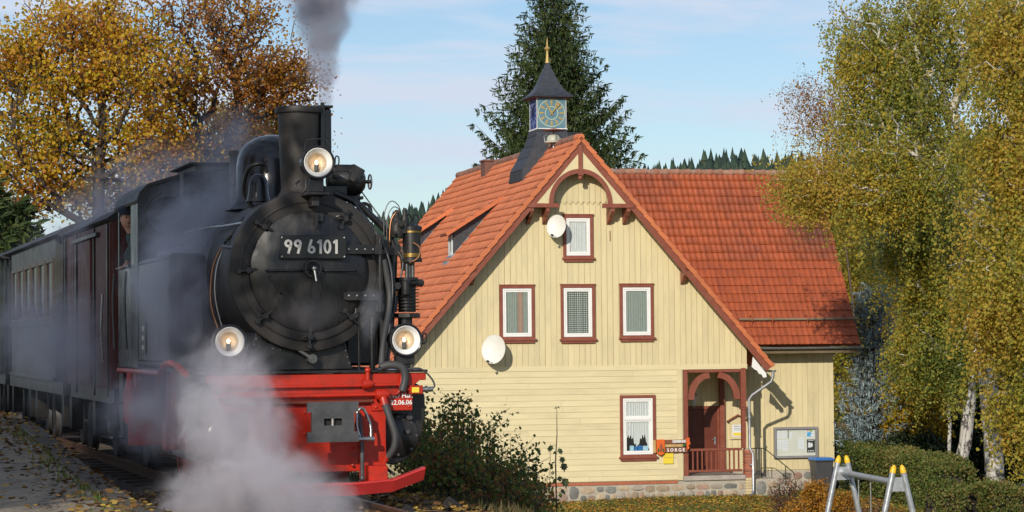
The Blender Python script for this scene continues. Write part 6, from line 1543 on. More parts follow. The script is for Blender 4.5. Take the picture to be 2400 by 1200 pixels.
# number plate
npl = LB('number_plate', 'plate_black', bbs=[(-0.325, 0.315, 0.135, 0.155, 2.305, 2.525)], bevel=0.004)
nb_ = MB()
for sx in (-0.305, 0.295):
    for sz in (2.325, 2.505): nb_.ball((sx, 0.133, sz), 0.008, 8, 4)
nb_.build('screws', M['digit'], npl)['kind'] = 'stuff'
def digit_strokes(s, x0, z0, h, t, mat, par):
    """DIN style numerals from round and straight strokes, flat and slightly raised"""
    x = x0
    for ch in s:
        if ch == ' ': x += h * 0.30; continue
        m_ = MB(); w_ = h * 0.56
        def ringarc(cx, cz, rx, rz, a0, a1, n=26):
            vs = []; fs = []
            for i in range(n + 1):
                a = R(a0 + (a1 - a0) * i / n)
                for k, e in ((0, t / 2), (1, -t / 2)):
                    for y in (0.126, 0.1345): vs.append((cx + (rx + e) * math.cos(a), y, cz + (rz + e) * math.sin(a)))
            for i in range(n):
                a = 4 * i; b = a + 4; fs += [(a, b, b + 2, a + 2), (a, a + 1, b + 1, b), (a + 2, b + 2, b + 3, a + 3)]
            m_.add(vs, fs)
        def bar(p, q):
            d = Vector((q[0] - p[0], 0, q[1] - p[1])).normalized(); u = Vector((-d.z, 0, d.x)) * t / 2; P_ = Vector((p[0], 0, p[1])); Q_ = Vector((q[0], 0, q[1]))
            m_.prism([((P_ + u).x, (P_ + u).z), ((Q_ + u).x, (Q_ + u).z), ((Q_ - u).x, (Q_ - u).z), ((P_ - u).x, (P_ - u).z)], 0.126, 0.1345, XZ)
        r = w_ / 2 - t / 2
        if ch == '9': ringarc(x + w_ / 2, z0 + h - w_ / 2, r, r, 0, 360); bar((x + w_ / 2 + r * 0.93, z0 + h - w_ / 2 - r * 0.5), (x + w_ * 0.50, z0 + 0.0))
        elif ch == '6': ringarc(x + w_ / 2, z0 + w_ / 2, r, r, 0, 360); bar((x + w_ / 2 - r * 0.93, z0 + w_ / 2 + r * 0.5), (x + w_ * 0.50, z0 + h))
        elif ch == '0': ringarc(x + w_ / 2, z0 + h / 2, r, h / 2 - t / 2, 0, 360, 32)
        elif ch == '1': w_ = h * 0.34; bar((x + w_ - t / 2, z0), (x + w_ - t / 2, z0 + h)); bar((x + 0.2 * t, z0 + h * 0.76), (x + w_ - t * 0.6, z0 + h - t * 0.35))
        m_.build('digit', mat, par); x += w_ + h * 0.12
    return x
digit_strokes('99 6101', -0.283, 2.352, 0.134, 0.023, M['digit'], npl)
# chimney, exhaust, dome, bell
CX, CY = -0.005, 0.76
c_ = MB(); c_.lathe([(0.40, -0.06), (0.30, 0.0), (0.215, 0.05), (0.178, 0.12), (0.178, 0.16), (0.205, 0.86), (0.228, 0.865), (0.235, 0.895), (0.228, 0.92), (0.200, 0.925), (0.19, 0.90), (0.175, 0.3)], (CX, CY, 2.87), None, 48, False, True); c_.build('chimney', M['loco_matt'], LR, smooth=35)
e_ = MB(); e_.bb(CX + 0.17, CX + 0.315, CY - 0.06, CY + 0.14, 3.33, 3.80); e_.build('exhaust_duct', M['loco'], LR, bevel=0.03)
e_ = MB(); e_.bb(CX + 0.165, CX + 0.325, CY - 0.07, CY + 0.15, 3.795, 3.815); e_.bb(CX + 0.20, CX + 0.235, CY - 0.09, CY - 0.06, 3.10, 3.84); e_.build('exhaust_strap', M['loco'], LR)
DYc = 2.05
d_ = MB(); d_.lathe([(0.50, -0.08), (0.42, 0.0), (0.385, 0.06), (0.38, 0.35), (0.365, 0.45), (0.33, 0.54), (0.27, 0.61), (0.19, 0.66), (0.09, 0.69), (0.0, 0.695)], (0.0, DYc, 2.88 + 0.06), None, 48, False, True); d_.build('steam_dome', M['loco_gloss'], LR, smooth=40)
b_ = MB(); bc_ = (-0.33, 1.15, 2.90); b_.lathe([(0.125, 0.0), (0.118, 0.02), (0.105, 0.07), (0.10, 0.14), (0.092, 0.20), (0.07, 0.245), (0.03, 0.27), (0.0, 0.275)], bc_, None, 28); b_.build('bell', M['loco_gloss'], LR, smooth=40)
LT('bell_bracket', 'loco', [(-0.33, 1.25, 2.80), (-0.45, 1.28, 3.0), (-0.42, 1.2, 3.22), (-0.33, 1.15, 3.27), (-0.26, 1.15, 3.25), (-0.24, 1.15, 3.18)], 0.020)
LB('bell_mount', 'loco', bbs=[(-0.42, -0.24, 1.05, 1.3, 2.72, 2.83)])
s_ = MB(); s_.cyl((-0.20, 3.2, 2.85), (-0.20, 3.2, 3.52), 0.045, n=12); s_.cyl((-0.20, 3.2, 3.52), (-0.20, 3.2, 3.56), 0.06, n=12); s_.build('safety_valve', M['iron'], LR, smooth=45)
LT('whistle', 'iron', [(-0.62, 4.05, 3.10), (-0.62, 4.05, 3.38)], 0.022)
# head lamps
M['lampglass'] = glassmat('lamp_glass')
def headlamp(x, y, z, s=1.0):
    h = MB(); h.lathe([(0.10, -0.20), (0.145, -0.18), (0.150, -0.04), (0.158, -0.03), (0.160, 0.0), (0.150, 0.008), (0.136, 0.0), (0.136, -0.01)], (x, y, z), MF, 40, True, False)
    o = h.build('headlight', M['loco_gloss'], LR, smooth=35)
    w_ = MB(); w_.lathe([(0.137, 0.0), (0.132, 0.004), (0.092, -0.055)], (x, y, z), MF, 40, False, False); w_.build('white_rim', M['white'], o, smooth=60)
    r_ = MB(); r_.lathe([(0.094, -0.055), (0.085, -0.09), (0.06, -0.125), (0.0, -0.14)], (x, y, z), MF, 32, False, True); r_.build('reflector', M['reflector'], o, smooth=60)
    g_ = MB(); n = 28; g_.add([(x + 0.096 * math.cos(2 * PI * k / n), y + 0.048, z + 0.096 * math.sin(2 * PI * k / n)) for k in range(n)], [tuple(range(n))]); g_.build('lens', M['lampglass'], o)
    b_ = MB(); b_.ball((x, y + 0.085, z + 0.005), 0.016, 12, 8, (1, 1, 1.25)); b_.build('bulb', M['bulb'], o, smooth=80)
    b_ = MB(); b_.cyl((x, y + 0.085, z - 0.075), (x, y + 0.085, z - 0.02), 0.022, n=10); b_.tube([(x - 0.02, y + 0.085, z - 0.03), (x - 0.022, y + 0.085, z + 0.02)], 0.003, 4); b_.tube([(x + 0.02, y + 0.085, z - 0.03), (x + 0.022, y + 0.085, z + 0.02)], 0.003, 4); b_.build('bulb_holder', M['iron'], o, smooth=50)
    l_ = MB(); l_.tube(curve([(x + 0.155, y + 0.05, z - 0.04), (x + 0.20, y + 0.04, z - 0.02), (x + 0.205, y + 0.04, z + 0.05), (x + 0.175, y + 0.04, z + 0.06), (x + 0.170, y + 0.04, z - 0.01)]), 0.007, 6); l_.build('latch', M['loco'], o, smooth=50)
    return o
ht = headlamp(0.015, -0.02, 3.205)
MB().tube(curve([(-0.10, 0.06, 3.33), (-0.08, 0.06, 3.41), (0.0, 0.06, 3.43), (0.10, 0.06, 3.42), (0.14, 0.06, 3.34)]), 0.006, 6).build('carry_handle', M['loco'], ht, smooth=60)
LB('lamp_bracket', 'loco', bbs=[(-0.05, 0.08, 0.04, 0.14, 2.93, 3.06), (-0.09, 0.12, -0.01, 0.42, 2.90, 2.93), (-0.02, 0.05, 0.10, 0.42, 2.80, 2.90)])
LT('bracket_hook', 'loco', [(-0.10, 0.0, 3.05), (-0.11, -0.02, 2.95), (-0.16, -0.02, 2.92), (-0.20, 0.0, 2.99), (-0.16, 0.02, 3.03)], 0.010)
for sx in (-0.83, 0.855):
    headlamp(sx, -0.02, 1.53); LB('lamp_bracket', 'loco', bbs=[(sx - 0.09, sx + 0.09, 0.02, 0.12, 1.30, 1.39), (sx - 0.05, sx + 0.05, 0.03, 0.11, 1.251, 1.30), (sx - 0.10, sx + 0.10, 0.10, 0.13, 1.39, 1.45)])
# turbo generator with handwheel right of the chimney
tg = MB(); tg.lathe([(0.0, -0.20), (0.07, -0.20), (0.10, -0.17), (0.135, -0.09), (0.15, -0.02), (0.15, 0.07), (0.13, 0.13), (0.08, 0.17), (0.0, 0.17)], (0.46, 0.72, 3.08), MX, 20); tg.bb(0.30, 0.50, 0.60, 0.85, 3.10, 3.235); tg.box((0.52, 0.66, 3.15), (0.14, 0.16, 0.14), Matrix.Rotation(0.5, 3, 'Y')); tg.build('turbo_generator', M['loco'], LR, smooth=30, bevel=0.01)
tg = MB(); tg.cyl((0.47, 0.60, 3.10), (0.47, 0.52, 3.10), 0.035, n=10); tg.bb(0.20, 0.42, 0.55, 0.85, 2.93, 3.02); tg.bb(0.24, 0.60, 0.62, 0.8, 2.90, 2.93); tg.tube([(0.56, 0.7, 3.0), (0.57, 0.7, 2.80)], 0.022, 8); tg.tube([(0.46, 0.7, 2.95), (0.48, 0.7, 2.85), (0.55, 0.68, 2.84)], 0.014, 6); tg.build('generator_mount', M['loco'], LR, smooth=40)
hw = MB(); hc = Vector((0.685, 0.70, 3.075)); n_ = 22
for i in range(n_):
    a, b = 2 * PI * i / n_, 2 * PI * (i + 1) / n_; hw.tube([hc + Vector((0, 0.07 * math.cos(a), 0.07 * math.sin(a))), hc + Vector((0, 0.07 * math.cos(b), 0.07 * math.sin(b)))], 0.009, 6, False)
for k in range(3): a = R(30 + 120 * k); hw.tube([hc, hc + Vector((0, 0.07 * math.cos(a), 0.07 * math.sin(a)))], 0.006, 5)
hw.build('handwheel', M['steel'], LR, smooth=50); LT('valve_spindle', 'loco', [(0.60, 0.70, 3.075), (0.70, 0.70, 3.075)], 0.018)
# pipework over the right shoulder of the smokebox
for i, (pts, r, mt_) in enumerate((([(0.30, 0.55, 2.95), (0.50, 0.52, 2.86), (0.66, 0.5, 2.72), (0.80, 0.5, 2.58), (0.87, 0.5, 2.44)], 0.034, 'loco'), ([(0.45, 0.40, 2.86), (0.60, 0.38, 2.66), (0.72, 0.34, 2.42), (0.80, 0.3, 2.2), (0.83, 0.3, 1.9), (0.76, 0.25, 1.7)], 0.014, 'loco_gloss'),
      ([(0.40, 0.36, 2.84), (0.55, 0.34, 2.70), (0.68, 0.30, 2.50), (0.76, 0.26, 2.30), (0.79, 0.24, 2.05), (0.77, 0.22, 1.82)], 0.010, 'iron'), ([(0.55, 0.7, 2.84), (0.62, 0.66, 2.86), (0.66, 0.6, 2.82), (0.66, 0.55, 2.70)], 0.018, 'loco'), ([(0.60, 0.7, 2.98), (0.66, 0.65, 2.88), (0.72, 0.6, 2.78), (0.80, 0.55, 2.66)], 0.007, 'loco'),
      ([(0.87, 0.5, 2.45), (0.86, 0.5, 2.2), (0.84, 0.48, 1.9), (0.80, 0.42, 1.6), (0.72, 0.3, 1.30)], 0.040, 'loco'), ([(0.93, 0.45, 2.44), (0.95, 0.44, 2.30), (0.90, 0.42, 2.05), (0.86, 0.4, 1.8)], 0.010, 'iron'), ([(0.88, 0.5, 2.42), (0.94, 0.46, 2.33), (0.95, 0.45, 2.20)], 0.024, 'loco_matt'))):
    LT('pipe', mt_, pts, r, 8)
LT('copper_pipe', 'copper', [(1.02, 0.33, 2.47), (1.08, 0.32, 2.42), (1.07, 0.32, 2.33), (0.98, 0.33, 2.27)], 0.007, 6)
for i in range(3): LT('oil_pipe', 'copper' if i == 2 else 'iron', [(0.76 + 0.02 * i, 0.42, 2.30), (0.755 + 0.03 * i, 0.42, 2.72 - 0.04 * i), (0.82 + 0.02 * i, 0.42, 2.87 - 0.06 * i), (0.90, 0.42, 2.83 - 0.03 * i), (0.905, 0.42, 2.76)], 0.005, 5)
# air pump
PX, PY = 1.035, 0.45
ap = MB(); ap.lathe([(0.100, 0.0), (0.100, 0.035), (0.088, 0.04), (0.088, 0.30), (0.102, 0.305), (0.102, 0.34), (0.07, 0.36), (0.03, 0.37)], (PX, PY, 2.285), None, 28); ap.build('pump_steam_cylinder', M['loco'], LR, smooth=35)
for z in (2.33, 2.565): b_ = MB(); b_.lathe([(0.0895, 0), (0.092, 0.002), (0.092, 0.038), (0.0895, 0.04)], (PX, PY, z), None, 28); b_.build('brass_band', M['brass'], LR, smooth=35)
vb = MB(); vb.lathe([(0.07, 0), (0.075, 0.10), (0.06, 0.16), (0.04, 0.20), (0.025, 0.22), (0.028, 0.25), (0.012, 0.27)], (0.885, 0.44, 2.52), None, 12); vb.box((0.90, 0.44, 2.62), (0.15, 0.12, 0.13)); vb.lathe([(0.05, 0), (0.04, 0.10), (0.022, 0.14), (0.026, 0.18), (0.012, 0.21)], (0.965, 0.44, 2.60), None, 10); vb.cyl((0.90, 0.36, 2.64), (0.90, 0.33, 2.64), 0.025, n=8); vb.cyl((0.84, 0.36, 2.56), (0.84, 0.33, 2.56), 0.02, n=8); vb.build('pump_valve_chest', M['loco_matt'], LR, smooth=35, bevel=0.006)
for sx in (-0.035, 0.035):
    n_ = 16; m_ = MB()
    for i in range(n_):
        a, b = 2 * PI * i / n_, 2 * PI * (i + 1) / n_; cx_ = PX + sx + 0.01
        m_.tube([(cx_ + 0.028 * math.cos(a), PY, 2.70 + 0.048 * math.sin(a)), (cx_ + 0.028 * math.cos(b), PY, 2.70 + 0.048 * math.sin(b))], 0.009, 6, False)
    m_.build('lifting_eye', M['loco'], LR, smooth=50)
m_ = MB()
for sx in (-0.03, 0.03): m_.cyl((PX - 0.02 + sx, PY, 2.10), (PX - 0.02 + sx, PY, 2.29), 0.018, n=8)
m_.cyl((PX - 0.02, PY + .03, 2.10), (PX - 0.02, PY + .03, 2.29), 0.03, n=10); m_.build('pump_rods', M['iron'], LR, smooth=40)
m_ = MB(); pr = [(0.085, 1.80)]
for k in range(9): z = 1.82 + 0.032 * k; pr += [(0.085, z), (0.118, z + 0.002), (0.118, z + 0.010), (0.085, z + 0.012)]
pr += [(0.11, 2.105), (0.11, 2.135)]
m_.lathe(pr, (0.985, PY, 0), None, 28); m_.build('pump_air_cylinder', M['loco'], LR, smooth=30)
m_ = MB(); m_.lathe([(0.13, 1.745), (0.14, 1.75), (0.14, 1.785), (0.13, 1.79)], (0.975, PY, 0), None, 8); m_.lathe([(0.10, 1.60), (0.105, 1.66), (0.07, 1.68), (0.07, 1.745)], (0.965, PY, 0), None, 16); m_.build('pump_flange', M['loco'], LR, smooth=30)
m_ = MB(); m_.lathe([(0.0, 1.95), (0.030, 1.955), (0.042, 1.97), (0.045, 2.09), (0.03, 2.11)], (0.935, 0.30, 0), None, 14); m_.cyl((0.935, 0.30, 2.07), (1.09, 0.36, 2.08), 0.022, n=8); m_.cyl((1.07, 0.33, 2.08), (1.11, 0.35, 2.08), 0.036, n=6); m_.cyl((0.85, 0.33, 2.05), (0.85, 0.28, 2.05), 0.035, n=8); m_.build('pump_governor', M['loco'], LR, smooth=35)
LB('pump_bracket', 'loco', bbs=[(0.70, 0.93, 0.46, 0.54, 2.0, 2.1), (0.70, 0.93, 0.46, 0.54, 2.35, 2.45), (0.70, 0.80, 0.4, 0.6, 1.3, 2.5)])
# cylinders
for sx in (-1, 1):
    cy = [(0.60, 1.12), (0.95, 1.145), (1.04, 1.10), (1.095, 1.00), (1.10, 0.80), (1.06, 0.62), (1.00, 0.48), (0.90, 0.38), (0.78, 0.34), (0.62, 0.38)]
    m_ = MB(); m_.prism([(sx * a, b) for a, b in cy], 0.22, 1.10, XZ); m_.lathe([(0.0, 0.06), (0.13, 0.055), (0.21, 0.02), (0.215, 0.0)], (sx * 0.82, 0.215, 0.62), MF, 24); m_.lathe([(0.0, 0.04), (0.08, 0.03), (0.09, 0.0)], (sx * 0.88, 0.215, 0.96), MF, 16)
    c_ = m_.build('steam_cylinder', M['loco_gloss'] if sx < 0 else M['loco'], LR, smooth=25, bevel=0.012)
    m_ = MB(); m_.cyl((sx * 0.92, 0.17, 0.80), (sx * 0.92, 0.13, 0.80), 0.030, n=12); m_.cyl((sx * 0.90, 0.19, 0.66), (sx * 0.90, 0.12, 0.66), 0.022, n=8)
    for k in range(8): a = 2 * PI * k / 8; m_.cyl((sx * 0.82 + 0.18 * math.cos(a), 0.20, 0.62 + 0.18 * math.sin(a)), (sx * 0.82 + 0.18 * math.cos(a), 0.175, 0.62 + 0.18 * math.sin(a)), 0.014, n=6)
    m_.build('cylinder_bolts', M['iron'], c_, smooth=30)['kind'] = 'stuff'
    LT('drain_pipe', 'iron', [(sx * 0.70, 0.3, 0.36), (sx * 0.72, 0.2, 0.30), (sx * 0.76, 0.1, 0.26)], 0.014)
# tanks, cab
for sx in (-1, 1):
    a, b = sorted((sx * 0.72, sx * 1.08)); tk = LB('side_tank', 'loco', bbs=[(a, b, 1.95, 4.18, 1.27, 2.42)], bevel=0.03)
    r_ = MB()
    for k in range(24):
        r_.ball((sx * 1.082, 2.0 + 0.09 * k, 2.37), 0.010, 6, 4); r_.ball((sx * 1.082, 2.0 + 0.09 * k, 1.33), 0.010, 6, 4)
    for k in range(11): r_.ball((sx * 1.082, 2.0, 1.4 + 0.09 * k), 0.010, 6, 4)
    r_.build('rivets', M['loco'], tk)['kind'] = 'stuff'
    for yy in (2.5, 3.3): m_ = MB(); m_.lathe([(0.10, 0), (0.11, 0.03), (0.09, 0.07), (0.0, 0.09)], (sx * 0.9, yy, 2.42), None, 14); m_.build('filler_cap', M['steel'], tk, smooth=40)
    LT('boiler_handrail', 'steel', [(sx * 0.60, 0.55, 2.66), (sx * 0.66, 1.2, 2.66), (sx * 0.68, 2.0, 2.68), (sx * 0.70, 4.1, 2.70)], 0.014)
LT('lubricator_pipe', 'copper', [(-0.72, 1.0, 2.45), (-0.80, 1.05, 2.25), (-0.82, 1.05, 1.9), (-0.74, 1.0, 1.6)], 0.009)
LT('lubricator_pipe', 'steel', [(-0.70, 0.92, 2.47), (-0.785, 0.92, 2.25), (-0.80, 0.92, 1.95), (-0.72, 0.90, 1.6)], 0.008)
LT('shoulder_pipe', 'loco', [(-0.55, 0.75, 2.72), (-0.66, 0.7, 2.58), (-0.76, 0.7, 2.45), (-0.72, 0.35, 2.42)], 0.016)
# cab
CY0, CY1 = 4.2, 5.78
rf = [(-1.10, 3.08), (-1.07, 3.17), (-0.98, 3.26), (-0.6, 3.38), (-0.3, 3.44), (0, 3.46), (0.3, 3.44), (0.6, 3.38), (0.98, 3.26), (1.07, 3.17), (1.10, 3.08)]
m_ = MB(); m_.prism([(-1.08, 1.25), (1.08, 1.25)] + [(a * 0.98, b - 0.02) for a, b in reversed(rf)], CY0, CY0 + 0.02, XZ); cabf = m_.build('cab_front', M['loco'], LR)
m_ = MB(); m_.prism(rf + [(a * 0.99, b - 0.03) for a, b in reversed(rf)], CY0 - 0.10, CY1 + 0.22, XZ); m_.build('cab_roof', M['loco_matt'], LR, smooth=35)
for sx in (-1, 1):
    n_ = 22; vs = []; 
    wc = (sx * 0.76, 2.93)
    for i in range(n_):
        a = 2 * PI * i / n_
        for (r, y) in ((0.235, CY0 - 0.002), (0.235, CY0 - 0.10), (0.20, CY0 - 0.10), (0.20, CY0 - 0.002)): vs.append((wc[0] + r * math.cos(a), y, wc[1] + r * 0.95 * math.sin(a)))
    m_ = MB(); m_.add(vs, [(4 * i + k, 4 * ((i + 1) % n_) + k, 4 * ((i + 1) % n_) + (k + 1) % 4, 4 * i + (k + 1) % 4) for i in range(n_) for k in range(4)]); fr = m_.build('window_hood', M['loco'], cabf, smooth=30)
    m_ = MB(); m_.add([(wc[0] + 0.20 * math.cos(2 * PI * i / n_), CY0 - 0.004, wc[1] + 0.19 * math.sin(2 * PI * i / n_)) for i in range(n_)], [tuple(range(n_))]); m_.build('pane', M['dark'], cabf)
    m_ = MB(); a, b = sorted((sx * 1.06, sx * 1.08)); m_.bb(a, b, CY0 + 0.022, CY1, 1.25, 2.36); m_.bb(a, b, CY0 + 0.022, CY0 + 0.55, 2.361, 3.12); m_.bb(a, b, CY1 - 0.08, CY1, 2.361, 3.12); m_.build('cab_side', M['loco'], LR)
    LB('window_sill', 'loco', bbs=[(a - 0.03, b + 0.03, CY0 + 0.56, CY1, 2.365, 2.39)])
    for yy in (CY1 + 0.03, CY0 + 0.62): LT('cab_handrail', 'iron', [(sx * 1.12, yy, 1.45), (sx * 1.14, yy, 2.0), (sx * 1.12, yy, 2.32)], 0.014)
    LB('cab_step', 'loco', bbs=[(a - 0.0, b + 0.0, CY1 - 0.35, CY1 - 0.05, 0.4, 1.24), (min(a, sx * 1.2), max(b, sx * 1.2), CY1 - 0.38, CY1 - 0.02, 0.42, 0.45), (min(a, sx * 1.2), max(b, sx * 1.2), CY1 - 0.38, CY1 - 0.02, 0.82, 0.85)])
LB('cab_rear', 'loco', bbs=[(-1.06, 1.06, CY1, CY1 + 0.02, 1.25, 2.5)]); LB('cab_floor', 'loco', bbs=[(-1.05, 1.05, CY0 + 0.03, CY1 - 0.01, 1.20, 1.245)])
m_ = MB(); m_.bb(-0.42, 0.42, CY0 + 0.15, CY1 - 0.2, 3.40, 3.49); m_.bb(-0.50, 0.50, CY0 + 0.08, CY1 - 0.13, 3.491, 3.515); m_.build('roof_ventilator', M['loco_matt'], LR, bevel=0.008)
# red running gear on the left and right
def wheel(x, y, r=0.42):
    m_ = MB(); sx = 1 if x > 0 else -1
    m_.lathe([(r - 0.07, -0.05), (r, -0.05), (r + 0.0, 0.05), (r + 0.025, 0.052), (r + 0.025, 0.065), (r - 0.07, 0.065)], (x, y, r + 0.0), Matrix.Rotation(-sx * PI / 2, 3, 'Y'), 36, False, False)
    m_.lathe([(0.07, -0.07), (0.07, 0.06)], (x, y, r), Matrix.Rotation(PI / 2, 3, 'Y'), 16)
    for k in range(10):
        a = 2 * PI * k / 10; m_.tube([(x, y + 0.05 * math.cos(a), r + 0.05 * math.sin(a)), (x, y + (r - 0.06) * math.cos(a), r + (r - 0.06) * math.sin(a))], [0.030, 0.020], 6)
    m_.prism([(0.10, 0.05), (0.33, 0.16), (0.35, 0.0), (0.33, -0.16), (0.10, -0.05)], x - 0.04, x + 0.04, Matrix(((0, 0, 1), (1, 0, 0), (0, 1, 0))), (0, y, r))
    return m_.build('wheel', M['red'], LR, smooth=35)
for y in (1.75, 2.95, 4.15):
    for x in (-0.56, 0.56): wheel(x, y)
for sx in (-1, 1):
    LB('connecting_rod', 'steel', bbs=[(sx * 0.70 - 0.02, sx * 0.70 + 0.02, 1.1, 4.2, 0.30, 0.37)]); LB('crosshead', 'iron', bbs=[(sx * 0.84 - 0.05, sx * 0.84 + 0.05, 1.12, 1.32, 0.52, 0.72), (sx * 0.84 - 0.03, sx * 0.84 + 0.03, 1.10, 1.9, 0.74, 0.78)])
    for bb_ in ((sx * 1.04 - 0.02, sx * 1.04 + 0.02, 1.9, 2.1, 0.45, 1.22), (sx * 1.0 - 0.03, sx * 1.0 + 0.03, 4.75, 5.3, 0.72, 1.18), (sx * 0.9 - 0.03, sx * 0.9 + 0.03, 3.0, 3.2, 0.5, 1.2)): LB('gear_frame', 'red', bbs=[bb_])
    LB('cross_stay', 'red', bbs=[(min(0.43 * sx, 1.02 * sx), max(0.43 * sx, 1.02 * sx), 5.42, 5.46, 0.35, 1.2)])
m_ = MB(); m_.lathe([(0.0, 0.62), (0.05, 0.63), (0.075, 0.68), (0.075, 1.0), (0.05, 1.04), (0.03, 1.2)], (-1.12, 4.55, 0), None, 16); m_.build('red_reservoir', M['red'], LR, smooth=40)
LT('red_arched_pipe', 'red', [(-1.10, 0.85, 1.22), (-1.14, 1.3, 1.31), (-1.14, 1.9, 1.30), (-1.12, 2.4, 1.16), (-1.08, 2.7, 1.0)], 0.035)
LT('red_side_rail', 'red', [(-1.10, 2.5, 1.21), (-1.10, 5.6, 1.21)], 0.03)
for i, yy in enumerate((1.55, 2.3)): 
    m_ = MB(); m_.lathe([(0.0, -0.04), (0.15, -0.04), (0.16, 0.0), (0.10, 0.05), (0, 0.06)], (-1.05, yy, 0.78 - 0.2 * i), MX, 20); m_.build('red_crank', M['red'], LR, smooth=40)
wb = LB('builders_panel', 'plate_black', bbs=[(-1.092, -1.083, 3.55, 3.95, 1.40, 1.75)], bevel=0.002)
m_ = MB()
for k in range(3): m_.bb(-1.096, -1.0925, 3.65, 3.80, 1.45 + 0.1 * k, 1.50 + 0.1 * k)
m_.build('white_marks', M['digit'], wb)['kind'] = 'stuff'

# ------------------------------------------------------------------ carriages
M['van_red'] = pm('brown_red_van_boards', (0.10, 0.022, 0.015), 0.6, var=0.2, scale=4, dirt=(0.06, 0.025, 0.02), dirt_amt=0.5, objrand=0.15)
M['coach_green'] = pm('dark_green_coach', (0.018, 0.030, 0.018), 0.5, var=0.15, dirt=(0.03, 0.03, 0.025), dirt_amt=0.5)
M['coach_olive'] = pm('olive_grey_coach', (0.030, 0.030, 0.024), 0.5, var=0.15, dirt=(0.03, 0.03, 0.025), dirt_amt=0.5)
M['tar'] = pm('grey_tar_roof', (0.022, 0.022, 0.024), 0.7, var=0.2)
M['frame_dark'] = pm('dark_window_frame', (0.05, 0.036, 0.022), 0.5)
def carriage(name, y0, ln, col, label, kind, w_=1.14, zr=3.02):
    t = empty(name, Lw(0, y0, 0), LA, label, 'railway carriage')
    def B(nm, mt_, *bbs, par=None, bev=0.006):
        m_ = MB()
        for b in bbs: m_.bb(*b)
        return m_.build(nm, M[mt_], par or t, bevel=bev)
    zf = 0.98
    B('underframe', 'black', (-w_ + .05, w_ - .05, 0.1, ln - 0.1, 0.80, zf - 0.002))
    e0 = 0.0 if kind == 'van' else 0.75        # open end platforms on the coaches
    B('body', col, (-w_ + 0.02, w_ - 0.02, e0, ln - e0, zf, zr - 0.03))
    rr = [(-w_ - 0.05, zr), (-w_ + 0.12, zr + 0.12), (-0.6, zr + 0.27), (0, zr + 0.33), (0.6, zr + 0.27), (w_ - 0.12, zr + 0.12), (w_ + 0.05, zr)]
    m_ = MB(); m_.prism(rr + [(w_, zr - 0.03), (-w_, zr - 0.03)], -0.02, ln + 0.02, XZ); m_.build('roof', M['tar'], t, smooth=35)
    if kind == 'van':
        k = 0; y = 0.02
        while y < ln - 0.1:
            for sx in (-1, 1): 
                a, b = sorted((sx * (w_ - 0.018), sx * (w_ + 0.005 + rng.uniform(0, 0.004)))); 
                if sx < 0: B('plank', col, (a, b, y, y + 0.125, zf, zr - 0.05), bev=0)
            y += 0.135
        B('sliding_door', col, (-w_ - 0.04, -w_ - 0.008, ln * 0.36, ln * 0.36 + 1.2, zf + 0.05, zr - 0.18)); B('door_rail', 'black', (-w_ - 0.06, -w_ - 0.007, ln * 0.2, ln * 0.75, zr - 0.17, zr - 0.12))
        MB().tube([(-w_ - 0.05, 0.35, 1.3), (-w_ - 0.07, 0.35, 1.7), (-w_ - 0.05, 0.35, 2.1)], 0.014, 6).build('grab_rail', M['steel'], t)
        for y in (0.1, ln * 0.3, ln * 0.7, ln - 0.15): B('frame_post', 'black', (-w_ - 0.03, -w_ - 0.006, y, y + 0.06, zf - 0.1, zr - 0.05))
        x = -w_ + 0.05
        while x < w_ - 0.1: B('end_plank', col, (x, x + 0.125, -0.012, -0.001, zf, zr), bev=0); x += 0.135
    else:
        n = int((ln - 1.6) / 0.95)
        for k in range(n):
            y = 0.9 + k * (ln - 1.8) / n; ww = (ln - 1.8) / n - 0.16
            for sx in (-1,):
                fr = MB(); a, b = sorted((sx * (w_ - 0.018), sx * (w_ + 0.012)))
                fr.bb(a, b, y, y + 0.05, 1.86, 2.72); fr.bb(a, b, y + ww - 0.05, y + ww, 1.86, 2.72); fr.bb(a, b, y + 0.05, y + ww - 0.05, 2.67, 2.72); fr.bb(a, b, y + 0.05, y + ww - 0.05, 1.86, 1.91)
                o = fr.build('window', M['frame_dark'], t); g_ = sx * (w_ - 0.014)
                MB().quad((g_, y + .05, 1.91), (g_, y + ww - .05, 1.91), (g_, y + ww - .05, 2.67), (g_, y + .05, 2.67)).build('pane', M['carriage_glass'], o)
        B('waist_rail', col, (-w_ - 0.012, -w_ + 0.018, e0, ln - e0, 1.78, 1.83)); B('body_rail', col, (-w_ - 0.012, -w_ + 0.018, e0, ln - e0, zf, zf + 0.06))
        for y in (0.05, ln - 0.09):
            for sx in (-1, 1): B('platform_post', 'black', (sx * (w_ - 0.06) - .02, sx * (w_ - 0.06) + .02, y, y + 0.04, zf, zr))
            B('platform_rail', 'black', (-w_ + 0.06, w_ - 0.06, y + .01, y + 0.03, 1.75, 1.79), (-w_ + 0.06, w_ - 0.06, y + .01, y + 0.03, 1.3, 1.33))
        B('end_door', 'dark_wood', (-0.35, 0.35, e0 - 0.02, e0 - 0.001, zf + 0.02, 2.75))
    for y in ((0.9, ln - 0.9) if kind == 'van' else (1.2, 2.2, ln - 2.2, ln - 1.2)):
        for sx in (-1, 1): MB().lathe([(0.06, -0.05), (0.33, -0.04), (0.34, 0.03), (0.37, 0.04), (0.37, 0.055), (0.06, 0.05)], (sx * 0.54, y, 0.355), Matrix.Rotation(-sx * PI / 2, 3, 'Y'), 24).build('wheel', M['iron'], t, smooth=35)
        B('axle_box', 'black', (-0.86, -0.70, y - 0.14, y + 0.14, 0.3, 0.79))
    return t
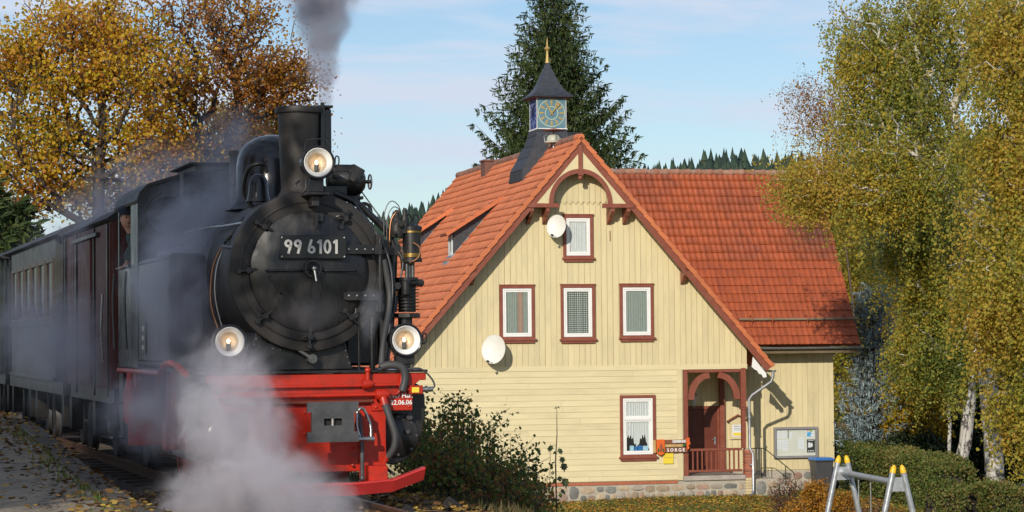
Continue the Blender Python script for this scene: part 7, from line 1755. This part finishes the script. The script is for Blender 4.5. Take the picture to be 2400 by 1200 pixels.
mg, n, l, b = newmat('dim_carriage_glass'); b.inputs['Base Color'].default_value = (0.012, 0.012, 0.013, 1); b.inputs['Roughness'].default_value = 0.12; b.inputs['Specular IOR Level'].default_value = 0.12; b.inputs['IOR'].default_value = 1.08; M['carriage_glass'] = mg
carriage('goods_van', 6.15, 4.6, 'van_red', 'red brown boarded luggage van coupled behind the locomotive', 'van', 1.12, 2.98)
carriage('passenger_carriage', 11.3, 8.2, 'coach_olive', 'olive grey passenger carriage with window row behind the red van', 'coach')
carriage('passenger_carriage', 20.2, 8.4, 'coach_green', 'dark green passenger carriage at the left edge of the photo', 'coach')

# ------------------------------------------------------------------ the driver
def skin_body(name, V, E, RAD, mat, parent, sub=2):
    me = bpy.data.meshes.new(name); me.from_pydata(V, E, []); me.materials.append(mat)
    o = bpy.data.objects.new(name, me); C.objects.link(o); o.parent = parent
    s = o.modifiers.new('skin', 'SKIN'); s.use_smooth_shade = True
    for i, r in enumerate(RAD): me.skin_vertices[0].data[i].radius = (r, r) if not isinstance(r, tuple) else r
    me.skin_vertices[0].data[0].use_root = True
    u = o.modifiers.new('sub', 'SUBSURF'); u.levels = sub; u.render_levels = sub
    return o
M['skin'] = pm('skin', (0.52, 0.27, 0.18), 0.55, var=0.06, bump=0.1)
M['jacket'] = pm('dark_green_jacket', (0.016, 0.045, 0.036), 0.75, var=0.15, bump=0.3); M['capc'] = pm('dark_blue_cap', (0.02, 0.03, 0.06), 0.7, var=0.1)
pe = empty('person', Lw(-0.80, 5.30, 1.25), LA, 'driver in dark green jacket and cap leaning out of the cab window', 'person')
V = [(0.05, 0.05, 0.85), (0.02, 0.04, 1.15), (-0.08, 0.02, 1.38), (-0.17, 0.0, 1.50), (-0.22, -0.02, 1.60), (-0.235, -0.03, 1.70),
     (-0.05, 0.18, 1.36), (0.10, 0.26, 1.16), (-0.02, 0.15, 1.0), (-0.15, -0.14, 1.37), (-0.25, -0.20, 1.25), (-0.265, -0.16, 1.165), (0.07, 0.14, 0.45), (0.06, 0.14, 0.05), (0.07, -0.05, 0.45), (0.06, -0.05, 0.05)]
E_ = [(0, 1), (1, 2), (2, 3), (3, 4), (4, 5), (2, 6), (6, 7), (7, 8), (2, 9), (9, 10), (10, 11), (0, 12), (12, 13), (0, 14), (14, 15)]
RD = [(0.15, 0.11), (0.17, 0.12), (0.15, 0.10), 0.055, 0.075, 0.09, 0.062, 0.045, 0.032, 0.062, 0.043, 0.030, 0.075, 0.05, 0.075, 0.05]
skin_body('body', V, E_, RD, M['skin'], pe)
skin_body('jacket', V[:4] + V[6:11] + [(-0.262, -0.17, 1.185), (-0.195, -0.01, 1.555)], [(0, 1), (1, 2), (2, 3), (2, 4), (4, 5), (5, 6), (2, 7), (7, 8), (8, 9), (3, 10)], [(0.165, 0.125), (0.185, 0.135), (0.17, 0.125), 0.10, 0.075, 0.06, 0.048, 0.090, 0.068, 0.046, 0.085], M['jacket'], pe)
hd = (-0.235, -0.03, 1.675)
m_ = MB(); m_.ball(hd, 0.098, 18, 12, (0.84, 0.95, 1.2)); m_.build('head', M['skin'], pe, smooth=80)
m_ = MB(); m_.tube([(hd[0], hd[1] - 0.085, hd[2] + 0.02), (hd[0], hd[1] - 0.118, hd[2] - 0.02)], [0.008, 0.016], 8); m_.ball((hd[0] - 0.083, hd[1] + 0.01, hd[2]), 0.022, 8, 6, (0.4, 0.8, 1.2)); m_.ball((hd[0] + 0.083, hd[1] + 0.01, hd[2]), 0.022, 8, 6, (0.4, 0.8, 1.2)); m_.build('nose_and_ears', M['skin'], pe, smooth=80)
m_ = MB()
for sx in (-0.03, 0.03): m_.ball((hd[0] + sx, hd[1] - 0.082, hd[2] + 0.018), 0.010, 8, 6)
m_.bb(hd[0] - 0.025, hd[0] + 0.025, hd[1] - 0.094, hd[1] - 0.082, hd[2] - 0.052, hd[2] - 0.045); m_.build('eyes_and_mouth', M['dark'], pe)
m_ = MB(); m_.ball((hd[0], hd[1] + 0.022, hd[2] + 0.012), 0.098, 16, 10, (0.90, 0.92, 1.15)); m_.build('hair', pm('grey_hair', (0.12, 0.10, 0.09), 0.8), pe, smooth=80)
m_ = MB(); m_.lathe([(0.095, 0.045), (0.104, 0.06), (0.125, 0.12), (0.11, 0.145), (0.0, 0.15)], hd, None, 20); m_.prism([(-0.07, -0.08), (0.07, -0.08), (0.06, -0.155), (0.0, -0.175), (-0.06, -0.155)], 0.045, 0.055, None, hd); m_.build('cap', M['capc'], pe, smooth=40)
# hand resting over the sill, five bent fingers
hc = Vector((-0.275, -0.15, 1.145)); hv = [tuple(hc + Vector((0.01, 0.0, 0.035))), tuple(hc)]; he = [(0, 1)]; hr = [0.026, (0.034, 0.020)]
for i, (dy, ln) in enumerate(((-0.032, 0.062), (-0.011, 0.070), (0.010, 0.066), (0.030, 0.052))):
    a = hc + Vector((-0.03, dy, -0.010)); b = a + Vector((-ln * 0.55, 0, -0.006)); c = b + Vector((-ln * 0.25, 0, -ln * 0.45)); k = len(hv)
    hv += [tuple(a), tuple(b), tuple(c)]; he += [(1, k), (k, k + 1), (k + 1, k + 2)]; hr += [0.011, 0.0095, 0.008]
k = len(hv); hv += [tuple(hc + Vector((-0.012, -0.042, 0.0))), tuple(hc + Vector((-0.045, -0.058, -0.012)))]; he += [(1, k), (k, k + 1)]; hr += [0.011, 0.009]
skin_body('hand', hv, he, hr, M['skin'], pe)
# ------------------------------------------------------------------ saplings and weeds on the bank, litter of leaves
def bank(lx, ly):
    p = Lw(lx, ly, 0); return Vector((p.x, p.y, gz(p.x, p.y)))
def thicket(px, Y, hpx, wpx, label, lm='sapling', n=150, n_each=3, size=0.055, group=None):
    """an upright clump of thin stems; hpx = pixel row of its top"""
    b = gpos(px, Y); top = at_px(px, hpx, Y).z; h = top - b.z; w_ = wpx * Y / 5600.0
    t = empty('sapling_clump', b, 0, label, 'sapling', group)
    P = []; Q = []; RR = []; cs = []
    ns = max(6, int(n / 10))
    for s in range(ns):
        x0, y0 = rng.normal(0, w_ * 0.32), rng.normal(0, 0.45); hh = h * rng.uniform(0.35, 1.05) * (1 - 0.35 * min(1, abs(x0) / (w_ + 0.01)) ** 2)
        lean = rng.normal(0, 0.05, 2); prev = -1; m = 7
        for k in range(m + 1):
            u = k / m; P.append(np.array([x0 + lean[0] * hh * u, y0 + lean[1] * hh * u, hh * u])); Q.append(prev); prev = len(P) - 1; RR.append(0.010 * (1 - u) + 0.003)
            if u > 0.35:
                for e in range(1 + (rng.random() < 0.5)):
                    a = rng.uniform(0, 2 * PI); L_ = rng.uniform(0.10, 0.28); q = P[prev] + np.array([math.cos(a) * L_, math.sin(a) * L_, L_ * 0.5]); P.append(q); Q.append(prev); RR.append(0.0025); cs.append(q); cs.append((q + P[prev]) / 2)
                cs.append(P[prev])
    V, F = branch_mesh(P, Q, RR, 4); npmesh('stems', V, F, M['bark_dark'], t)
    V, F = leaves(cs, n_each, 0.06, size, 0.9); npmesh('foliage', V, F, M[lm], t, attr=rng.random(len(F)))
    return t
for i, (px, Y, hp, wp, n) in enumerate(((1005, 31, 905, 60, 200), (1050, 31.5, 945, 60, 220), (1085, 30, 965, 55, 220), (1110, 33, 985, 45, 160), (1135, 31, 985, 45, 200), (1165, 32, 985, 40, 150), (1195, 31, 1020, 45, 200), (1225, 31, 1020, 45, 150), (1255, 30, 1080, 40, 150),
        (980, 29, 980, 45, 180), (1020, 27.5, 1040, 60, 220), (1080, 27.5, 1060, 70, 240), (1150, 27.5, 1080, 70, 240), (1220, 28, 1110, 60, 200))):
    thicket(px, Y, hp, wp, ['leafy sapling clump touching the right buffer beam, tallest on the bank', 'leafy sapling clump second from the locomotive, behind the front weeds', 'sapling clump below the white satellite dish', 'thin sapling clump just right of the dish, reddish tips',
        'sapling clump with dark leaves in the middle of the bank', 'sparse sapling clump with seed heads in the middle of the bank', 'broad sapling clump near the right end of the bank', 'sparse sapling clump near the right end of the bank', 'last low sapling clump, right before the lone maple shoot',
        'dark sapling clump close beside the red rail guard', 'low front weeds at the foot of the tallest saplings', 'low reddish front weeds below the dish', 'low front weeds in the middle of the bank', 'low front weeds near the lone maple shoot'][i], n=int(n * 0.9), group='saplings on the bank')
ms = gpos(1303, 29); t = empty('maple_shoot', ms, 0, 'lone thin maple shoot with few large drooping leaves before the house', 'sapling')
b_ = ms; top = at_px(1305, 955, 29); s1 = at_px(1302, 1080, 29); P = [(0, 0, 0), tuple(s1 - b_), tuple((s1 + top) / 2 - b_ + Vector((0.01, 0, 0))), tuple(top - b_)]
m_ = MB(); m_.tube(P, [0.010, 0.008, 0.006, 0.003], 6); s2 = at_px(1290, 1040, 29); m_.tube([(-0.12, 0, 0), tuple(s2 - b_)], [0.006, 0.003], 5); m_.build('stem', M['bark_brown'], t, smooth=50)
def maple_leaf(m_, c, s, yaw, dr):
    pts = [(0, 0), (0.10, 0.12), (0.34, 0.05), (0.30, 0.28), (0.50, 0.42), (0.28, 0.50), (0.30, 0.72), (0.13, 0.66), (0, 1.0), (-0.13, 0.66), (-0.30, 0.72), (-0.28, 0.50), (-0.50, 0.42), (-0.30, 0.28), (-0.34, 0.05), (-0.10, 0.12)]
    Mx = Matrix.Rotation(yaw, 3, 'Z') @ Matrix.Rotation(dr, 3, 'X')
    m_.add([Vector(c) + Mx @ Vector((a * s, b * s, -0.25 * s * abs(a))) for a, b in pts], [(0,) + (i, i + 1) for i in range(1, 15)])
for (x, y, s, yw, dr) in ((1291, 1048, .10, 2.6, -1.0), (1312, 1055, .09, 3.6, -1.1), (1318, 1075, .09, 3.4, -1.4), (1322, 1090, .11, 3.3, -1.5), (1312, 1120, .08, 2.9, -1.0), (1325, 1125, .13, 3.5, -1.4), (1300, 1130, .08, 2.2, -0.7), (1318, 1150, .09, 3.9, -1.0), (1303, 958, .04, 2.4, -.6), (1308, 957, .04, 3.8, -.6), (1298, 1110, .06, 2.0, -.8)):
    m_ = MB(); p = at_px(x, y, 29) - b_; maple_leaf(m_, p + Vector((0, -0.02, 0.02)), s, yw, dr); m_.tube([tuple(p + Vector((0, -0.02, 0.02))), tuple(Vector((min(max(p.x, 0.0), 0.02), 0, p.z + 0.03)))], 0.0025, 4); m_.build('leaf', M['shoot_leaf'] if 'shoot_leaf' in M else M.setdefault('shoot_leaf', pm('shoot_leaf', (0.07, 0.10, 0.02), 0.5, var=0.3, scale=12, dirt=(0.25, 0.14, 0.03), dirt_amt=0.5, dscale=6, objrand=0.3)), t)

M['litter'] = leafmat('fallen_leaves', [(0.12, 0.055, 0.02), (0.34, 0.14, 0.02), (0.50, 0.27, 0.03), (0.42, 0.30, 0.06)], 0.7, 0.1, 0.6)
M['litter_dark'] = leafmat('damp_fallen_leaves', [(0.06, 0.035, 0.018), (0.14, 0.065, 0.022), (0.28, 0.16, 0.035), (0.40, 0.28, 0.06)], 0.7, 0.1, 0.6)  # darker, browner leaf colours for platform and ballast
M['grass_dry'] = leafmat('dry_grass_blades', [(0.05, 0.06, 0.02), (0.10, 0.09, 0.035), (0.18, 0.13, 0.06)], 0.7, 0.3, 0.9)
M['grass'] = leafmat('grass_blades', [(0.06, 0.095, 0.018), (0.11, 0.16, 0.03), (0.20, 0.21, 0.06)], 0.6, 0.3, 0.7)
def scatter(name, n, fx, size, mat, label, cat, up=0.012):
    c = np.array([fx() for _ in range(n)]); V, F = leaves(c, 1, 0.004, size, 0.0)
    V = V.reshape(-1, 4, 3); cc = V.mean(1, keepdims=True); V[:, :, 2] = cc[:, :, 2] + (V[:, :, 2] - cc[:, :, 2]) * 0.35 + up; V = V.reshape(-1, 3)
    o = npmesh(name, V, F, mat, attr=rng.random(n)); return tag(o, label, cat, kind='stuff')
def yard_pt():
    while True:
        x, y = rng.uniform(0, 16), rng.uniform(62, 71.5)
        lx = (x - HO.x) * math.cos(HA) + (y - HO.y) * math.sin(HA); ly = -(x - HO.x) * math.sin(HA) + (y - HO.y) * math.cos(HA)
        if ly < -0.05 and not (lx > 5.3 and ly > -1.0):
            d = math.sin(x * 1.1 + 2) * math.sin(y * 1.4) * 0.5 + 0.5
            if rng.random() < 0.25 + 0.75 * d: return (x, y, gz(x, y) + rng.random() * 0.03)
scatter('fallen_leaves', 26000, yard_pt, 0.085, M['litter'], 'yellow and brown fallen leaves lying on the grass before the house', 'fallen leaves')
def grass(name, n, fx, h, label):
    c = np.array([fx() for _ in range(n)]); a = rng.uniform(0, 2 * PI, n); w_ = 0.012 * rng.uniform(0.6, 1.5, n); hh = h * rng.uniform(0.4, 1.3, n); d = rng.normal(0, 0.35, (n, 2)) * hh[:, None]
    u = np.stack([np.cos(a) * w_, np.sin(a) * w_, np.zeros(n)], 1); V = np.stack([c - u, c + u, c + np.concatenate([d, hh[:, None]], 1)], 1).reshape(-1, 3); F = np.arange(n * 3).reshape(-1, 3)
    return tag(npmesh(name, V, F, M['grass_dry'] if 'dry' in label else M['grass'], attr=rng.random(n)), label, 'grass', kind='stuff')
grass('lawn_grass', 60000, lambda: (lambda x, y: (x, y, gz(x, y) - 0.01))(rng.uniform(0, 18), rng.uniform(63, 78)), 0.09, 'short green grass of the yard')
def pl_pt():
    ly = rng.uniform(-4, 26); k = rng.random()
    lx = -1.72 - abs(rng.normal(0, 0.5)) if k < 0.82 else -2.0 - rng.uniform(0, 6)
    p = Lw(lx, ly, 0); return (p.x, p.y, platform_z(ly) - 0.004 * abs(lx) + 0.004 + rng.random() * 0.02)
scatter('fallen_leaves', 3600, pl_pt, 0.075, M['litter_dark'], 'brown fallen leaves along the platform edge', 'fallen leaves')
def tr_pt():
    ly = rng.uniform(-6, 4); lx = rng.uniform(-1.68, 2.5); p = Lw(lx, ly, 0); return (p.x, p.y, (-0.15 if lx < 1.4 else -0.15 - 0.2 * (lx - 1.4)) + rng.random() * 0.05)
scatter('fallen_leaves', 12000, tr_pt, 0.085, M['litter_dark'], 'brown and yellow leaves on the ballast before the locomotive', 'fallen leaves')
grass('bank_grass', 12000, lambda: (lambda q: (q.x, q.y, gz(q.x, q.y) + 0.0))(Lw(rng.uniform(1.9, 6.5), rng.uniform(-3, 14), 0)), 0.12, 'dry tall grass on the bank beside the track')
grass('edge_grass', 250, lambda: (lambda lx, ly: (lambda q: (q.x, q.y, platform_z(ly)))(Lw(lx, ly, 0)))(-1.98 - abs(rng.normal(0, 0.12)), rng.uniform(-4, 8)), 0.07, 'grass tufts in the joints of the platform edge')
M['timber'] = pm('black_timber', (0.02, 0.018, 0.017), 0.85, var=0.3, bump=0.5)
for i, (px, py, Y) in enumerate(((975, 1165, 22.5), (1075, 1190, 23.5))):
    p = at_px(px, py, Y); m_ = MB(); m_.box((0, 0, 0), (0.16, 0.5, 0.13), Matrix.Rotation(0.7, 3, 'Y') @ Matrix.Rotation(0.5, 3, 'Z'))
    o = m_.build('timber_block', M['timber'], bevel=0.012); o.location = (p.x, p.y, gz(p.x, p.y) + 0.04); tag(o, ['black broken timber lying just right of the rail guard', 'black timber stump lying among the front weeds'][i], 'timber')

# ------------------------------------------------------------------ steam and smoke
def steam_mat(name, col, dens, scale, thr=0.45, soft=0.25, aniso=0.2, seed=0.0, stretch=(1, 1, 1), edge=1.0, dist=0.6, rough=0.6):
    """density = soft ellipsoid falloff + fractal noise, cut softly"""
    m = bpy.data.materials.new(name); m.use_nodes = True; n = m.node_tree.nodes; l = m.node_tree.links.new; n.clear()
    out = n.new('ShaderNodeOutputMaterial'); v = n.new('ShaderNodeVolumePrincipled'); l(v.outputs[0], out.inputs['Volume'])
    v.inputs['Color'].default_value = (*col, 1); v.inputs['Anisotropy'].default_value = aniso
    tc = n.new('ShaderNodeTexCoord')
    ln = n.new('ShaderNodeVectorMath'); ln.operation = 'LENGTH'; l(tc.outputs['Object'], ln.inputs[0])
    sh = n.new('ShaderNodeMapRange'); sh.interpolation_type = 'SMOOTHSTEP'; sh.inputs['From Min'].default_value = 1.0; sh.inputs['From Max'].default_value = 0.0; l(ln.outputs['Value'], sh.inputs['Value'])
    mp_ = n.new('ShaderNodeMapping'); mp_.inputs['Location'].default_value = (seed, seed * 1.7, seed * 0.6); mp_.inputs['Scale'].default_value = stretch; mp_.inputs['Rotation'].default_value = (0, R(25), 0)
    gm = n.new('ShaderNodeNewGeometry'); l(gm.outputs['Position'], mp_.inputs[0])
    nz = n.new('ShaderNodeTexNoise'); nz.inputs['Scale'].default_value = scale; nz.inputs['Detail'].default_value = 6; nz.inputs['Roughness'].default_value = rough; nz.inputs['Distortion'].default_value = dist; l(mp_.outputs[0], nz.inputs['Vector'])
    ad = n.new('ShaderNodeMath'); ad.operation = 'MULTIPLY_ADD'; l(sh.outputs[0], ad.inputs[0]); ad.inputs[1].default_value = edge * 0.5; l(nz.outputs['Fac'], ad.inputs[2])
    mr = n.new('ShaderNodeMapRange'); mr.interpolation_type = 'SMOOTHSTEP'; mr.inputs['From Min'].default_value = thr; mr.inputs['From Max'].default_value = thr + soft; mr.inputs['To Max'].default_value = dens; l(ad.outputs[0], mr.inputs['Value'])
    mu = n.new('ShaderNodeMath'); mu.operation = 'MULTIPLY'; l(mr.outputs[0], mu.inputs[0])
    s2 = n.new('ShaderNodeMapRange'); s2.interpolation_type = 'SMOOTHSTEP'; s2.inputs['From Min'].default_value = 0.0; s2.inputs['From Max'].default_value = 0.45; l(sh.outputs[0], s2.inputs['Value']); l(s2.outputs[0], mu.inputs[1]); l(mu.outputs[0], v.inputs['Density'])
    return m
def puff(name, label, lc, rad, rot, mat, cat='steam'):
    m_ = MB(); prof = [(math.sin(PI * i / 10), -math.cos(PI * i / 10)) for i in range(11)]; m_.lathe(prof, (0, 0, 0), None, 20)
    o = m_.build(name, mat); o.location = lc; o.scale = rad; o.rotation_euler = rot; return tag(o, label, cat, kind='stuff')
def PA(px, py, Y): return at_px(px, py, Y)
S1 = steam_mat('cylinder_steam', (0.92, 0.90, 0.94), 4.0, 2.6, thr=0.57, soft=0.42, seed=3.0, edge=1.1, dist=1.5, rough=0.66)
S2 = steam_mat('drifting_steam', (0.74, 0.75, 0.84), 1.7, 1.25, thr=0.54, soft=0.42, seed=7.3, edge=0.75, dist=1.6, rough=0.66, stretch=(1, 1, 1.3))
S2b = steam_mat('far_steam', (0.78, 0.78, 0.86), 1.15, 1.5, thr=0.61, soft=0.36, seed=11.3, edge=0.75, dist=1.8, rough=0.68)
S2c = steam_mat('tank_steam', (0.80, 0.80, 0.88), 2.6, 1.6, thr=0.55, soft=0.42, seed=4.1, edge=0.85, dist=1.6, rough=0.66, stretch=(1.2, 1, 0.8))
S3 = steam_mat('chimney_smoke', (0.72, 0.72, 0.80), 5.2, 2.2, thr=0.46, soft=0.36, seed=1.2, edge=1.0, dist=1.4)
puff('steam_cloud', 'dense grey white steam before the left half of the buffer beam', PA(545, 1000, 21.2), (0.80, 0.7, 1.3), (0, R(-14), 0), S1)
puff('steam_cloud', 'dense steam pouring down over the rail guard to the bottom of the photo', PA(690, 1160, 20.9), (1.25, 0.5, 0.55), (0, R(30), 0), S1)
puff('steam_cloud', 'low steam at the bottom, left of the rail guard', PA(520, 1180, 21.6), (1.0, 0.6, 0.6), (0, 0, 0), S1)
puff('steam_cloud', 'thin bluish steam drifting along the tank and cab side', PA(430, 700, 24.0), (0.85, 1.2, 1.35), (0, R(-15), 0), S2c)
puff('steam_cloud', 'thin steam hanging in front of the cab windows', PA(470, 500, 24.5), (1.15, 0.9, 0.75), (0, R(-35), 0), S2)
puff('steam_cloud', 'bluish steam around the wheels on the left side', PA(400, 950, 23.0), (1.15, 1.2, 0.80), (0, 0, 0), S2)
puff('steam_cloud', 'thin steam drifting past the red van and carriages', PA(150, 800, 29), (1.9, 2.8, 1.2), (0, R(20), 0), S2b)
puff('steam_cloud', 'wisp of steam rising over the carriage roofs before the maple', PA(300, 470, 30), (2.3, 1.4, 0.9), (0, R(-30), 0), S2b)
puff('steam_cloud', 'wisp of steam lifting between the maple and the dome', PA(540, 330, 27), (0.8, 0.9, 0.8), (0, R(-30), 0), S2b)
puff('steam_cloud', 'faint wisp of steam by the smokebox hinge', PA(870, 720, 22.3), (0.16, 0.14, 0.50), (0, R(8), 0), steam_mat('thin_wisp', (0.75, 0.78, 0.85), 2.6, 5.0, thr=0.5, soft=0.5, seed=2.0))
puff('steam_cloud', 'faint wisp of steam low before the smokebox door', PA(725, 740, 22.1), (0.6, 0.2, 0.35), (0, 0, 0), steam_mat('door_wisp', (0.72, 0.72, 0.76), 0.9, 3.0, thr=0.5, soft=0.5, seed=5.0))
# smoke from the chimney: a stack of widening puffs
for i, (px, py, r, rz_) in enumerate(((761, 215, 0.13, 0.40), (758, 130, 0.26, 0.50), (755, 45, 0.42, 0.48), (752, -50, 0.62, 0.6))):
    puff('smoke_plume', ['narrow foot of the grey smoke rising from the chimney', 'lower part of the grey smoke plume above the chimney', 'billowing middle of the grey smoke plume', 'top of the grey smoke plume at the upper edge of the photo'][i], PA(px, py, 23.3), (r, r, rz_), (0, 0, 0), S3, 'smoke')

# ------------------------------------------------------------------ shared groups of the repeats
GROUPS = {'golden_shrub': 'golden shrubs before the wing', 'twiggy_shrub': 'brownish twiggy shrubs before the wing', 'satellite_dish': 'satellite dishes on the gable', 'passenger_carriage': 'passenger carriages of the train',
          'conifer_tree': 'dark conifers behind the carriages', 'maple_tree': 'autumn maples behind the train', 'roadside_tree': 'maples left of the platform', 'hedge': 'clipped hedges at the right', 'timber_block': 'black timbers beside the track'}
for ob in list(C.objects):
    if ob.parent is None and not ob.get('group'):
        g_ = GROUPS.get(ob.name.split('.')[0])
        if g_: ob['group'] = g_
